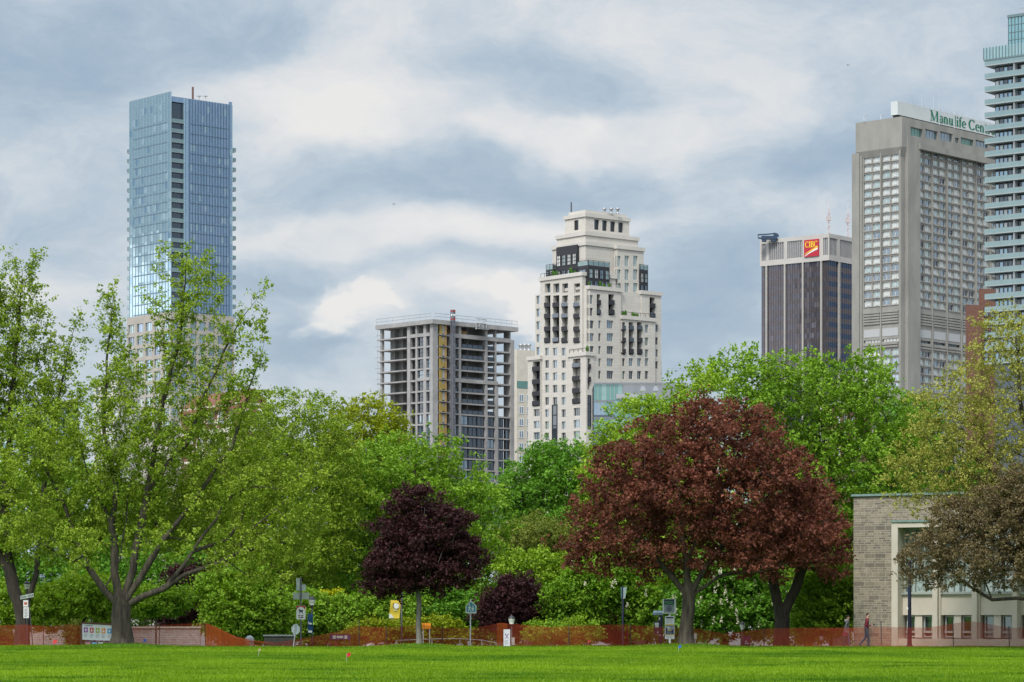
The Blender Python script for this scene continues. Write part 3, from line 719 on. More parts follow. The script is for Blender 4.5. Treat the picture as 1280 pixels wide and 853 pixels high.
T_('ash_tree', 'tall thin-leaved olive-yellow tree rising over the corner of the stone building', 'tree', 143.5, (1335, 812), .34,
   [(1215, 540, 80, 75), (1190, 530, 50, 55), (1240, 600, 80, 45), (1270, 450, 60, 65), (1190, 590, 70, 40), (1150, 585, 42, 32), (1265, 590, 70, 60), (1330, 500, 80, 120), (1240, 480, 40, 55), (1360, 620, 60, 60), (1160, 620, 50, 22)],
   'olive', 640, 62, .165, .74, limbs=[[(1330, 730), (1290, 640), (1240, 600), (1180, 590)], [(1330, 720), (1300, 600), (1275, 500), (1270, 430)], [(1335, 700), (1345, 560), (1330, 430)]],
   fork=(1334, 745), shell=.42, tone=.5, tip_r=.009, depth=.6)
T_('copper_maple', 'dark forked copper tree between the horse chestnut and the hedge bushes', 'tree', 156, (977, 812), .42,
   [(985, 672, 58, 36), (1025, 682, 30, 34), (950, 695, 45, 24), (1010, 640, 36, 30)],
   'copper', 150, 78, .24, .66, bark=M_BARK_DARK, limbs=[[(975, 770), (968, 735), (960, 690)], [(982, 770), (995, 735), (1012, 690), (1020, 650)]], fork=(978, 775), shell=.4, tone=.45)
# middle row across the street
G = 'green trees across the street'
T_('green_maple', 'wide mid-green maple filling the space behind the small purple maple', 'tree', 182, (512, 815), .42,
   [(505, 640, 105, 95), (550, 575, 28, 35), (440, 650, 85, 75), (585, 650, 55, 70), (500, 585, 60, 40), (520, 720, 90, 60), (430, 725, 60, 45), (600, 720, 45, 45)],
   'green', 700, 64, .26, .85, limbs=[[(512, 740), (505, 660), (520, 580)], [(512, 740), (460, 680), (420, 620)], [(512, 740), (560, 670), (590, 620)]], fork=(512, 745), group=G, tone=.5)
T_('green_maple', 'pale green maple spreading behind the dog sign post', 'tree', 176, (352, 815), .34,
   [(370, 545, 70, 55), (330, 590, 75, 70), (400, 600, 60, 70), (355, 670, 90, 70), (300, 660, 50, 60), (390, 700, 50, 50)],
   'spring', 560, 84, .195, .85, limbs=[[(352, 720), (350, 620), (365, 540)], [(352, 720), (310, 640)], [(352, 720), (395, 640)]], fork=(352, 725), group=G, tone=.35, depth=.8)
T_('yellow_tree', 'yellow-green tree top showing in front of the unfinished tower', 'tree', 205, (462, 820), .3,
   [(458, 545, 55, 45), (430, 580, 50, 45), (490, 560, 25, 40), (465, 515, 25, 22), (455, 620, 60, 60)],
   'yellow', 330, 64, .26, .8, fork=(460, 690), group=G, tone=.5)
T_('green_maple', 'round dense green tree under the white stepped tower', 'tree', 225, (688, 822), .4,
   [(690, 610, 58, 52), (660, 620, 40, 40), (725, 615, 42, 45), (700, 580, 35, 26), (690, 660, 65, 50)],
   'deep', 420, 66, .29, .85, fork=(688, 690), group=G, tone=.55)
T_('green_maple', 'large fresh green maple crowning over the copper maple below the bank tower', 'tree', 190, (1050, 816), .5,
   [(1040, 500, 75, 52), (1010, 470, 40, 28), (1080, 520, 62, 60), (960, 500, 60, 45), (920, 480, 45, 38), (1130, 570, 38, 70), (1060, 600, 90, 80), (980, 580, 70, 70), (1100, 660, 50, 70), (1040, 700, 70, 60), (1085, 465, 30, 22)],
   'green', 720, 64, .28, .9, limbs=[[(1050, 720), (1040, 600), (1020, 490)], [(1050, 720), (1090, 600), (1110, 530)], [(1050, 720), (980, 600), (930, 510)]], fork=(1050, 725), group=G, tone=.5)
T_('green_maple', 'light lime-green tree between the teal glass building and the copper maple', 'tree', 178, (800, 815), .34,
   [(810, 530, 50, 30), (850, 520, 55, 32), (780, 560, 45, 30), (880, 495, 40, 30), (760, 600, 40, 50), (830, 600, 90, 70), (800, 690, 80, 60)],
   'bright', 480, 62, .26, .8, limbs=[[(800, 720), (800, 620), (790, 560)], [(800, 720), (850, 600), (880, 510)]], fork=(800, 725), group=G, tone=.55)
T_('dull_green_tree', 'dull olive-green tree below the round dense green tree', 'tree', 200, (660, 820), .25,
   [(665, 680, 50, 30), (640, 690, 40, 34), (700, 690, 35, 36)], 'tan', 220, 60, .24, .7, fork=(660, 740), group=G)
T_('green_maple', 'bright lime bush-like tree beside the round purple-leaved tree', 'tree', 178, (690, 814), .2,
   [(680, 725, 38, 32), (715, 740, 35, 30), (655, 712, 28, 22)], 'bright', 200, 62, .25, .62, fork=(688, 775), group=G, tone=.5)
T_('purple_tree', 'round dark purple-leaved tree behind the lamp near the crossing sign', 'tree', 168, (636, 813), .2,
   [(637, 762, 34, 30), (648, 740, 22, 22), (620, 765, 22, 26), (660, 765, 18, 22), (632, 738, 12, 14)], 'purple', 170, 66, .22, .5, fork=(636, 790), shell=.38, min_d=.35, seglen=.5)
T_('purple_tree', 'dark purple tree deep in shade beyond the big spreading maple', 'tree', 176, (232, 814), .22,
   [(235, 745, 34, 34), (215, 760, 28, 24), (262, 735, 20, 26)], 'purple', 180, 64, .22, .55, fork=(232, 785))
T_('green_maple', 'bright green low maple bush beside the sagging end of the netting', 'tree', 163, (305, 812), .14,
   [(305, 765, 52, 40), (280, 745, 32, 28), (340, 765, 28, 32), (310, 735, 32, 22)], 'green', 330, 64, .24, .55, fork=(305, 795), group='low trees by the netting', tone=.6)
T_('green_maple', 'yellowish low maple in layers behind the notice board', 'tree', 166, (100, 813), .15,
   [(95, 752, 48, 22), (60, 765, 36, 22), (140, 755, 40, 22), (110, 738, 44, 16), (20, 760, 34, 26), (-15, 755, 30, 26)], 'bright', 330, 60, .24, .55, fork=(100, 785), group='low trees by the netting', tone=.6, bark=M_BARK_DARK)
T_('young_tree', 'thin-stemmed young tree with flat leafy top standing behind the netting by the big maple', 'tree', 158, (194, 811), .05,
   [(196, 755, 34, 14), (180, 748, 22, 12), (218, 750, 22, 12)], 'green', 130, 56, .22, .5, fork=(194, 768), group='low trees by the netting', bark=M_BARK_PALE)
T_('golden_shrub', 'small golden-yellow shrub behind the blue banner lamp', 'shrub', 172, (415, 815), .07,
   [(414, 750, 15, 9), (430, 764, 12, 6), (407, 757, 9, 6)], 'gold', 60, 44, .2, .30, fork=(415, 785), min_d=.2, seglen=.4)
T_('horse_chestnut', 'horse chestnut dotted with cream flower candles behind the copper maple trunk', 'tree', 166, (905, 813), .26,
   [(905, 755, 48, 44), (870, 765, 34, 38), (945, 760, 32, 42), (905, 725, 50, 28)], 'deep', 380, 64, .26, .55, fork=(905, 790), blossom=190, tone=.5)
T_('horse_chestnut', 'fresh green chestnut with few pale flowers beside the tall banner post', 'tree', 168, (735, 813), .18,
   [(735, 745, 38, 36), (705, 760, 26, 32), (770, 735, 32, 32), (800, 760, 26, 36)], 'green', 330, 62, .26, .55, fork=(735, 790), blossom=16, tone=.3)
T_('green_shrub', 'leafy green bush behind the navy banner lamp', 'shrub', 170, (392, 815), .08, [(385, 770, 34, 26), (420, 775, 34, 26)], 'green', 220, 62, .24, .5, fork=(392, 802), tone=.5)
T_('green_shrub', 'leafy green bush under the yellow banner', 'shrub', 171, (478, 815), .08, [(470, 765, 40, 24), (510, 768, 34, 22)], 'green', 230, 62, .24, .5, fork=(478, 800), tone=.45)
T_('green_shrub', 'leafy green bush between the slim pale trunk and the crossing sign', 'shrub', 171, (565, 815), .08, [(560, 765, 34, 26), (590, 775, 26, 22)], 'deep', 200, 62, .24, .5, fork=(565, 800), tone=.5)
T_('red_leaved_shrub', 'dull red-leaved shrub behind the pay station', 'shrub', 172, (772, 815), .07,
   [(772, 785, 26, 20), (785, 772, 14, 14)], 'copper', 110, 60, .2, .4, fork=(772, 805), min_d=.25, tone=.2)
T_('green_shrub', 'leafy green bush beside the corner of the stone building', 'shrub', 158, (1040, 811), .09,
   [(1035, 755, 34, 40), (1015, 775, 22, 28), (1055, 745, 14, 36)], 'green', 240, 62, .24, .5, fork=(1038, 798), tone=.5)
T_('yellow_shrub', 'yellowish shrub showing through the netting near the slim pale trunk', 'shrub', 164, (470, 812), .06,
   [(470, 790, 34, 13), (505, 790, 30, 13), (450, 793, 20, 10)], 'yellow', 130, 54, .2, .4, fork=(470, 806), min_d=.25, tone=.2)
T_('yellow_shrub', 'yellow-green shrub behind the netting beneath the orange notice', 'shrub', 164, (548, 812), .06,
   [(545, 788, 24, 14), (565, 792, 18, 11)], 'yellow', 80, 54, .2, .4, fork=(548, 806), min_d=.25, tone=.2)
T_('green_shrub', 'yellowish green shrub through the netting between crossing sign and banner post', 'shrub', 164, (700, 812), .06,
   [(690, 792, 32, 12), (722, 790, 28, 14)], 'bright', 120, 54, .2, .4, fork=(700, 806), min_d=.25, tone=.3)
T_('green_shrub', 'small shrub in front of the pale brick wall beside the forked maple', 'shrub', 160, (6, 811), .05,
   [(4, 800, 20, 9), (88, 797, 14, 12)][:1], 'tan', 50, 50, .18, .35, fork=(6, 806), min_d=.2)
T_('green_shrub', 'small twiggy shrub at the foot of the notice board', 'shrub', 157, (92, 810), .04,
   [(92, 795, 10, 14)], 'tan', 45, 40, .18, .35, fork=(92, 804), min_d=.2)
# far row that closes the gaps under the towers
F_ = 'far background trees'
for nm, lab, Y, bx, lobes, lf, n in [
    ('background_tree', 'hazy green tree far behind the forked maple', 235, 20, [(20, 650, 80, 70), (-40, 640, 60, 70), (70, 600, 40, 40)], 'green', 300),
    ('background_tree', 'shaded green tree far behind the big spreading maple', 240, 150, [(150, 660, 80, 60), (100, 640, 50, 50), (210, 660, 60, 55)], 'green', 320),
    ('background_tree', 'mid-green tree below the red brick gabled building', 238, 285, [(280, 620, 60, 60), (250, 650, 50, 60), (330, 600, 50, 60)], 'tan', 300),
    ('background_tree', 'green tree beneath the unfinished tower', 245, 560, [(560, 660, 60, 55), (600, 640, 40, 30), (520, 640, 50, 50)], 'deep', 300),
    ('background_tree', 'green tree in the gap between the teal glass building and the copper crown', 250, 770, [(770, 640, 60, 70), (740, 680, 60, 60), (830, 650, 60, 60)], 'deep', 320),
    ('background_tree', 'dark green tree close beside the stone building roof', 215, 1150, [(1140, 560, 50, 60), (1180, 620, 60, 50), (1110, 640, 50, 70)], 'deep', 320),
    ('background_tree', 'green tree behind the horse chestnut', 215, 930, [(930, 690, 60, 60), (880, 700, 60, 60), (990, 700, 60, 60)], 'deep', 300),
    ('background_tree', 'green tree behind the dog sign and blue banner', 225, 400, [(390, 720, 60, 50), (340, 730, 60, 45), (450, 710, 50, 45)], 'green', 280),
    ('background_tree', 'low shaded tree closing the gap behind the forked maple trunk', 232, -10, [(-10, 740, 70, 55), (40, 745, 60, 52)], 'deep', 280),
    ('background_tree', 'low shaded tree closing the gap behind the big maple trunk', 228, 160, [(130, 740, 60, 58), (190, 745, 60, 52), (240, 735, 40, 50)], 'deep', 300),
    ('background_tree', 'low green tree far behind the octagonal sign', 230, 335, [(330, 750, 50, 50), (380, 760, 40, 42)], 'green', 230),
    ('background_tree', 'low green tree far behind the blue and white board', 224, 445, [(445, 755, 50, 46), (410, 765, 40, 38)], 'deep', 240),
    ('background_tree', 'low green tree far behind the slim pale trunk', 226, 535, [(530, 755, 55, 46), (580, 765, 45, 38), (490, 765, 40, 38)], 'green', 280),
    ('background_tree', 'low green tree far behind the white pillar sign', 232, 690, [(650, 765, 50, 40), (700, 765, 50, 40)], 'deep', 240),
    ('background_tree', 'low green tree far behind the pay station', 236, 805, [(790, 755, 60, 50), (840, 755, 50, 50)], 'deep', 260),
    ('background_tree', 'low dark tree far behind the leafy corner bush', 240, 1010, [(1000, 745, 60, 60), (1050, 735, 50, 70)], 'deep', 280)]:
    T_(nm, lab, 'tree', Y, (bx, 824), .3, lobes, lf, n, 60, .34, 1.05, group=F_, fork=(bx, 770), tone=.4, min_d=.8)
print('leaves', N_LEAVES[0])
# ================================================================== BUILDINGS
GB = -1.3                                   # ground level far out
def corner(px, Y): return Vector((X_at(px, Y), Y))
def building(name, label, cat, C, group=None): return thing(name, label, cat, (C[0], C[1], GB), group)
BG = 'towers beyond the park'

# ------------------------------------------------------------------ glass tower
def glass_tower():
    Y0, th = 948.0, 49.0; C = corner(214, Y0)
    l, r = dirs(th); L = Face(C, l, -r); R = Face(C, r, -l)
    wl, wr = L.s_of(162), R.s_of(290)
    zt = Z_at(127, Y0); zb = Z_at(392, Y0)            # top of glazed floors, foot of the glass shaft
    root = building('glass_tower', 'tall blue glass tower with balconies up its edges above the big maple', 'skyscraper', C, BG)
    fh = 12.45 * Y0 / F; nf = int((zt - zb) / fh) + 1
    # frame: slabs and fins
    mb = MB()
    b = Block(C, th, wl, wr, zb - 1, zt)
    inn = Block(C + l * .9 + r * .9, th, wl - 1.8, wr - 1.8, zb - 1, zt + 1.0); inn.emit(mb, 1)
    s_rec0, s_rec1 = R.s_of(214.5), R.s_of(230)         # balcony recess beside the corner
    nl, nr = 14, 17
    for i in range(nf + 1):
        z = zt - i * fh
        if z < zb: break
        # dark joint lines that stop short of the edges
        if i % 1 == 0 and i > 1:
            L.box(mb, wl * .10, wl * .90, z - .16, z + .16, -.1, .10, 0)
        if i > 1: R.box(mb, s_rec1 + (wr - s_rec1) * .14, wr * .93, z - .14, z + .14, -.1, .16, 0)
    for k in range(nl + 1):
        s = wl * k / nl; L.box(mb, s - .05, s + .05, zb, zt + 3.2, -.1, .14, 2)
    for k in range(nr + 1):
        s = s_rec1 + (wr - s_rec1) * k / nr; R.box(mb, s - .09, s + .09, zb, zt + 1.6, -.1, .26, 0 if k not in (0, 1, nr) else 2)
    mb.build('curtain_frame', [pbr('blue_mullion', (.10, .16, .22), (.075, .12, .17), .4, 1.0), M_GLASS_DARK, pbr('pale_mullion', (.30, .42, .47), (.24, .35, .40), .35, 1.0)], root)
    ms = (M_GLASS_GREENBLUE, M_GLASS_BLUE, mirror_glass('clear_facade_glass', (.72, .86, .92), .04, (.14, .20, .23), .6), mirror_glass('deep_facade_glass', (.48, .64, .78), .03, (.02, .05, .075), .7))  # main glass per face, then paler and deeper panes mixed in at random
    def band(Fc, a, b_, z0, z1, n, main):
        mb = MB()
        for k in range(n):
            m = 0 if random.random() < .74 else random.choice((1, 2))
            p, q = a + (b_ - a) * k / n, a + (b_ - a) * (k + 1) / n
            Fc.quad(mb, p, q, z0 + 1.0, z1, 0.0, m, .010); Fc.quad(mb, p, q, z0, z0 + 1.0, 0.0, 0, .006)
        return mb.build('window_band', [main, ms[2], ms[3]], root)
    for i in range(nf):
        z1 = zt - i * fh; z0 = max(z1 - fh, zb)
        if z1 - z0 < .6: continue
        band(L, 0, wl, z0, z1, nl, ms[0]); band(R, s_rec1, wr, z0, z1, nr, ms[1])
    # glass screens above the roof: taller on the left face
    mb = MB()
    for k in range(nl): L.quad(mb, wl * k / nl, wl * (k + 1) / nl, zt, zt + 3.4, 0, 0, .01)
    for k in range(nr + 1):
        a = s_rec0 + (wr - s_rec0) * k / (nr + 1); a2 = s_rec0 + (wr - s_rec0) * (k + 1) / (nr + 1); R.quad(mb, a, a2, zt, zt + 1.8 + (.9 if k > nr - 1 else 0), 0, 1, .01)
    mb.build('parapet_screen', [M_GLASS_GREENBLUE, M_GLASS_BLUE], root)
    mb = MB(); inn2 = Block(C + l * 2 + r * 2, th, wl - 4, wr - 4, zt, zt + 1.0); inn2.emit(mb); mb.build('roof', M_GREYPAINT, root)
    # recessed corner balconies
    mb = MB(); R.quad(mb, s_rec0, s_rec1, zb, zt, -2.2, 0); mb.poly([R.pt(s_rec1, zb, 0), R.pt(s_rec1, zb, -2.2), R.pt(s_rec1, zt, -2.2), R.pt(s_rec1, zt, 0)], None, 0)
    mb.build('balcony_recess', M_GLASS_MID, root)
    for i in range(2, nf):
        z = zt - i * fh
        mb = MB(); R.box(mb, s_rec0 + .02, s_rec1 - .05, z - .25, z, -2.1, .05, 0); R.box(mb, s_rec0 + .05, s_rec1 - .08, z + .003, z + 1.1, -.04, .03, 1)
        mb.build('balcony', [pbr('teal_grey_slab', (.22, .27, .29), None, .6), M_RAIL_GLASS], root)
    # balconies standing out past both far edges
    for i in range(4, nf):
        z = zt - i * fh - .6
        for Fc, e in ((L, wl), (R, wr)):
            mb = MB(); Fc.box(mb, e + .03, e + 1.75, z - .22, z, -3.5, -.1, 0); Fc.box(mb, e + 1.65, e + 1.75, z + .003, z + 1.15, -3.5, -.1, 1); Fc.box(mb, e + .05, e + 1.64, z + .003, z + 1.15, -.2, -.1, 1)
            mb.build('balcony', [M_GREYPAINT, M_RAIL_GLASS], root)
    c = C + l * wl * .45 + r * wr * .55
    p = P(241, 112, Y0 + 12); mb = MB(); mb.tube([(p.x, p.y, zt + .5), (p.x, p.y, Z_at(109, Y0 + 12))], .35, 6); mb.build('mast', pbr('rusty_mast', (.10, .05, .04), None, .8), root)
    for px in (249, 257):
        p = P(px, 116, Y0 + 14); mb = MB(); mb.tube([(p.x, p.y, zt + .5), (p.x, p.y, zt + 4.2)], .12, 5); mb.box(p.x - .7, p.x + .7, p.y - .3, p.y + .3, zt + 4.2, zt + 4.5); mb.build('roof_vent', M_STEEL, root)
    # stone podium the glass shaft rises from
    zp = zb + .5; Cp = C - l * .8 - r * .8
    pb = Block(Cp, th, wl + 1.2, wr + 1.2, GB, zp); mb = MB(); W_ = Windows(root, 'podium_window', 90)
    for Fc, w, ops in ((pb.L, pb.wl, pb.opl), (pb.R, pb.wr, pb.opr)):
        n = 5 if Fc is pb.L else 7
        for k in range(n):
            a = w * (k + .14) / n; e = w * (k + .86) / n
            for j in range(9):
                z1 = zp - 2.6 - j * 4.2; ops.append((a, e, z1 - 2.9, z1, .5)); W_.add(Fc, (a, e, z1 - 2.9, z1), .5, random.choice((M_GLASS_MID, M_GLASS_PALE, M_GLASS_BLUE, M_GLASS_GREENBLUE)), M_STEEL, 3, 1, .15, .12)
    pb.emit(mb); mb.build('podium', M_PODIUM, root); W_.build()
glass_tower()

# ------------------------------------------------------------------ plain window blocks used for the lesser buildings
def window_block(name, label, cat, px, Y, th, pxl, pxr, pyt, wall, cols, row_h, panes, frame=None, group=None, pybot=620, wfrac=.5, hfrac=.55, first=.6, roof=True, cap=60):
    C = corner(px, Y); l, r = dirs(th); L = Face(C, l, -r); R = Face(C, r, -l)
    b = Block(C, th, L.s_of(pxl), R.s_of(pxr), GB, Z_at(pyt, Y))
    root = building(name, label, cat, C, group); W_ = Windows(root, 'window', cap); zb = Z_at(pybot, Y)
    for Fc, w, ops, n in ((b.L, b.wl, b.opl, cols[0]), (b.R, b.wr, b.opr, cols[1])):
        for k in range(n):
            c = w * (k + .5) / n; hw = w / n * wfrac / 2; z = b.z1 - first * row_h
            while z - row_h * hfrac > zb:
                ops.append((c - hw, c + hw, z - row_h * hfrac, z, .3)); W_.add(Fc, (c - hw, c + hw, z - row_h * hfrac, z), .3, random.choice(panes), frame, 2, 1, .1, .1); z -= row_h
    mb = MB(); b.emit(mb); mb.build('wall', wall, root); W_.build()
    if roof:
        mb = MB(); k = Block(C - l * .4 - r * .4, th, b.wl + .8, b.wr + .8, b.z1 + .01, b.z1 + .6); k.emit(mb); mb.build('roof', M_GREYPAINT, root)
    return root, b
window_block('apartment_block', 'whitish apartment block glimpsed behind the leaves left of the glass tower', 'apartment building', 148, 860, 40, 118, 176, 474, M_WHITE_STONE, (4, 5), 3.6, (M_GLASS_MID, M_GLASS_DARK, M_GLASS_PALE))
window_block('office_block', 'low pale blue glass office block glimpsed behind the forked maple', 'office building', 40, 820, 30, -30, 96, 500, pbr('pale_blue_panel', (.42, .50, .54), (.36, .44, .48), .6), (9, 7), 3.4, (M_GLASS_TEAL, M_GLASS_MID), wfrac=.8)
root, b = window_block('brick_slab', 'plain brown brick slab standing between the concrete tower and the balcony tower', 'brick building', 1225, 760, 72, 1223.5, 1275, 361, M_BRICK_RED, (0, 0), 3.4, (M_GLASS_DARK,), pybot=620, roof=False)
W_ = Windows(root)
for k in range(3):
    for y, mt in ((384, M_GLASS_MID), (398, M_CURTAIN), (413, M_GLASS_MID), (427, M_GLASS_PALE), (441, M_GLASS_MID)):
        W_.add(b.R, b.R.rect(1230 + k * 7.6, 1236 + k * 7.6, y, y + 12.5), -.02, mt, M_DARKMETAL, 1, 2, .15, .15)
W_.build()
wing = Block(corner(1209, 752), 72, 1, 1, GB, Z_at(381, 752)); wing.wl = wing.L.s_of(1207); wing.wr = wing.R.s_of(1226)
mb = MB(); wing.emit(mb); mb.build('lower_wing', M_BRICK_RED, root)
window_block('brick_block', 'low reddish brick block glimpsed through the big green maple crown', 'brick building', 1052, 640, 45, 1030, 1090, 506, M_BRICK_RED, (3, 4), 3.6, (M_GLASS_DARK, M_GLASS_MID), M_WHITE)

# ------------------------------------------------------------------ red brick gabled building with pointed windows
def heritage():
    Y = 430.0; C = corner(300, Y); th = 56
    l, r = dirs(th); L = Face(C, l, -r); R = Face(C, r, -l)
    root = building('brick_hall', 'red brick hall with stone bands and pointed arch windows seen through the big maple', 'brick building', C)
    b = Block(C, th, L.s_of(226), R.s_of(334), GB, Z_at(508, Y)); mb = MB()
    W_ = Windows(root)
    def pointed(Fc, x0, x1, y0, y1):
        a, e, z0, z1 = Fc.rect(x0, x1, y0, y1); m = (a + e) / 2; h = (e - a)
        g = MB(); pts = [(a, z0), (e, z0), (e, z1 - h)] + [(e - (e - m) * t ** 1.6, z1 - h + h * math.sin(t * 1.57)) for t in (.3, .6, .85)] + [(m, z1)] + [(a + (m - a) * t ** 1.6, z1 - h + h * math.sin(t * 1.57)) for t in (.85, .6, .3)] + [(a, z1 - h)]
        g.poly([Fc.pt(s, z, .05) for s, z in pts], None, 0)
        for i in range(2, len(pts) - 1):
            p, q = pts[i], pts[i + 1]; g.tube([Fc.pt(p[0], p[1], .05), Fc.pt(q[0], q[1], .05)], .14, 4, 1)
        g.tube([Fc.pt(a, z0, .05), Fc.pt(a, z1 - h, .05)], .12, 4, 1); g.tube([Fc.pt(e, z0, .05), Fc.pt(e, z1 - h, .05)], .12, 4, 1); g.tube([Fc.pt(m, z0, .05), Fc.pt(m, z1 - .1, .05)], .06, 4, 1)
        g.build('window', [M_GLASS_DARK, M_CREAM], root)
    for k in range(5): pointed(L, 233 + k * 13.2, 241 + k * 13.2, 512, 530); pointed(L, 233 + k * 13.2, 241 + k * 13.2, 545, 572)
    for k in range(2): pointed(R, 304 + k * 15, 314 + k * 15, 512, 532); pointed(R, 304 + k * 15, 314 + k * 15, 545, 572)
    b.emit(mb)
    # gable over the right face and roof slopes
    zg = Z_at(499, Y); m = b.wr / 2
    mb.poly([R.pt(0, b.z1, 0), R.pt(b.wr, b.z1, 0), R.pt(m, zg + 1.2, 0)], [(0, 0), (b.wr, 0), (m, zg + 1.2 - b.z1)], 0)
    mb.build('wall', M_BRICK_RED, root)
    mb = MB()
    for s in (0, b.wr):
        e = -.5 if s == 0 else .5
        p = [R.pt(s + e, b.z1 - .3, .5), R.pt(m, zg + 1.4, .5), R.pt(m, zg + 1.4, -b.wl), R.pt(s + e, b.z1 - .3, -b.wl)]
        mb.hexa([p[0], p[1], p[2], p[3]] + [q + Vector((0, 0, .3)) for q in p])
    mb.build('roof', pbr('brown_tile_roof', (.20, .075, .05), (.15, .06, .045), .85, 1.5), root)
    mb = MB()
    for y in (509, 538, 541, 576): 
        z = L.z_of(265, y); L.box(mb, -.06, b.wl, z - .18, z + .18, 0, .12); R.box(mb, .13, b.wr, z - .18, z + .18, 0, .12)
    for k in range(6): s = b.wl * k / 5 ; L.box(mb, max(0.02, s - .3), min(b.wl, s + .3), GB, b.z1 - 1.6, 0, .09)
    mb.build('stone_band', M_CREAM, root)
heritage()

# ------------------------------------------------------------------ tower under construction
def construction():
    Y0, th = 827.0, 46.0; C = corner(541, Y0); l, r = dirs(th); L = Face(C, l, -r); R = Face(C, r, -l)
    wl, wr = L.s_of(475), R.s_of(642); pm = Y0 / F
    root = building('unfinished_tower', 'half-built concrete tower with open floors and dark glazing on its lower storeys', 'construction site', C, BG)
    zr = Z_at(405, Y0); fh = 13.9 * pm; nf = 16
    def sl(px): return L.s_of(px)
    def sr(px): return R.s_of(px)
    # floor slabs, whole plan
    mb = MB()
    def slab(z0, z1, e, m=0):
        c = [C - l * e - r * e, C + l * (wl + e) - r * e, C + l * (wl + e) + r * (wr + e), C - l * e + r * (wr + e)]
        mb.hexa([(p.x, p.y, z0) for p in c] + [(p.x, p.y, z1) for p in c], m)
    slab(zr, zr + 1.25, 1.0)
    mb.build('roof_slab', M_CONC_RAW, root)
    zs = [zr - fh * (i + 1) + .25 for i in range(nf)]
    for z in zs:
        mb = MB(); slab(z - .35, z, -.15); mb.build('floor_slab', M_CONC_RAW, root)
    zb = zs[-1]
    # columns and the thick outer grid
    mb = MB()
    def col(Fc, s0, s1, o0, o1, z0=None, z1=None): Fc.box(mb, s0, s1, zb if z0 is None else z0, zr if z1 is None else z1, o0, o1)
    for px, w in ((476.5, .7), (511, 1.3)): col(L, sl(px) - w / 2, sl(px) + w / 2, -.9, .10)
    for px, w in ((486, .5), (493, .6), (500, .5)): col(L, sl(px) - w / 2, sl(px) + w / 2, -4.0, -3.3)
    for px, w in ((520.5, .7), (531, 1.1)): col(L, sl(px) - w / 2, sl(px) + w / 2, -.9, .07)
    L.box(mb, 0.0, 1.2, zb, zr, -1.2, .05)
    for px, w in ((546, .8),): col(R, sr(px) - w / 2, sr(px) + w / 2, -.9, .06)
    col(R, sr(563), sr(567), -1.2, .25, None, zr - 2.2)
    for px, w in ((575, .9), (608, .9)): col(R, sr(px) - w / 2, sr(px) + w / 2, -1.2, .04)
    col(R, sr(620), sr(622.5), -1.0, .14, None, zr - fh * 5.2); col(R, sr(619), sr(620.5), -1.0, .05)
    col(R, sr(638), sr(642), -1.2, .3, None, zr - 2.6); col(R, sr(638.2), sr(640), -3, -.6)
    R.box(mb, sr(567), sr(638), zr - fh - .2, zr - fh + 1.0, -.8, .18)
    R.box(mb, sr(567), sr(622), zr - fh * 5 - .2, zr - fh * 5 + .9, -.8, .16)
    L.box(mb, 1.25, sl(512), zr - fh - .2, zr - fh + .8, -.8, .12); L.box(mb, 1.25, sl(520), zr - fh * 5 - .1, zr - fh * 5 + .8, -.8, .13)
    mb.build('column_grid', M_CONC_RAW, root)
    # slab edge bands along the outside
    mb = MB()
    for z in zs:
        L.box(mb, 1.22, sl(511) - .7, z - .5, z + .02, -.15, .02); L.box(mb, sl(511) + .7, wl + .9, z - .36, z + .01, -.15, .5)
        R.box(mb, sr(567) + .05, sr(638) - .05, z - .42, z + .02, -.15, .02)
    mb.build('slab_edge', M_CONC_RAW, root)
    # inner walls: shear core and partitions, leaving the far right end open to the sky
    mb = MB(); inn = Block(C + l * 4.2 + r * 3.4, th, wl - 5.0, sr(617) - 4.4, zb, zr - .01)
    inn.emit(mb, 0, roof=False)
    for px in (487, 497, 505): L.box(mb, sl(px) - .12, sl(px) + .12, zb, zr - .01, -5, -1.8)
    for px in (575, 589, 608): R.box(mb, sr(px) - .12, sr(px) + .12, zb, zr - .01, -5, -1.5)
    mb.build('inner_wall', M_CONC_IN, root)
    # dark glazing: the finished lower storeys and the grid windows beside the corner
    W_ = Windows(root, 'window', 90)
    for i, z in enumerate(zs[1:], 1):
        z1 = z + fh - .5
        if i >= 8:
            for p0, p1 in ((567.5, 576), (576.5, 586), (586.5, 597), (597.5, 608), (608.5, 619.5), (623, 630), (633, 637.5)):
                W_.add(R, (sr(p0), sr(p1), z + .05, z1), .5, random.choice((M_GLASS_DARK, M_GLASS_DARK, M_GLASS_MID)), M_DARKMETAL, 2, 1, .15, .15)
            for p0, p1 in ((521.5, 526), (526.2, 530), (532, 540)):
                W_.add(L, tuple(sorted((sl(p0), sl(p1)))) + (z + .05, z1), .5, M_GLASS_MID, M_DARKMETAL, 1, 1, .15, .15)
        else:
            for p0, p1 in ((521.3, 530.2), (532, 539.3)):
                W_.add(L, tuple(sorted((sl(p0), sl(p1)))) + (z + .05, z1), .6, random.choice((M_GLASS_DARK, M_GLASS_DARK, M_GLASS_MID)), M_DARKMETAL, 2, 2, .12, .12)
            if i > 0:
                for p0, p1 in ((567.6, 574), (578, 605), (609, 618)):
                    W_.add(R, (sr(p0), sr(p1), z + .05, z + 1.25), .25, M_GLASS_DARK, M_DARKMETAL, 4, 1, .08, .08)
    W_.build()
    # guard rails round the roof, edge nets at the left
    mb = MB(); zt = zr + 1.25
    for Fc, w in ((L, wl + .8), (R, wr + .8)):
        n = int(w / 2.2)
        for k in range(n + 1): q = Fc.pt(w * k / n, zt, .7); mb.tube([q, q + Vector((0, 0, 1.9))], .07, 4)
        for h in (.9, 1.8): mb.tube([Fc.pt(0, zt + h, .7), Fc.pt(w, zt + h, .7)], .05, 4)
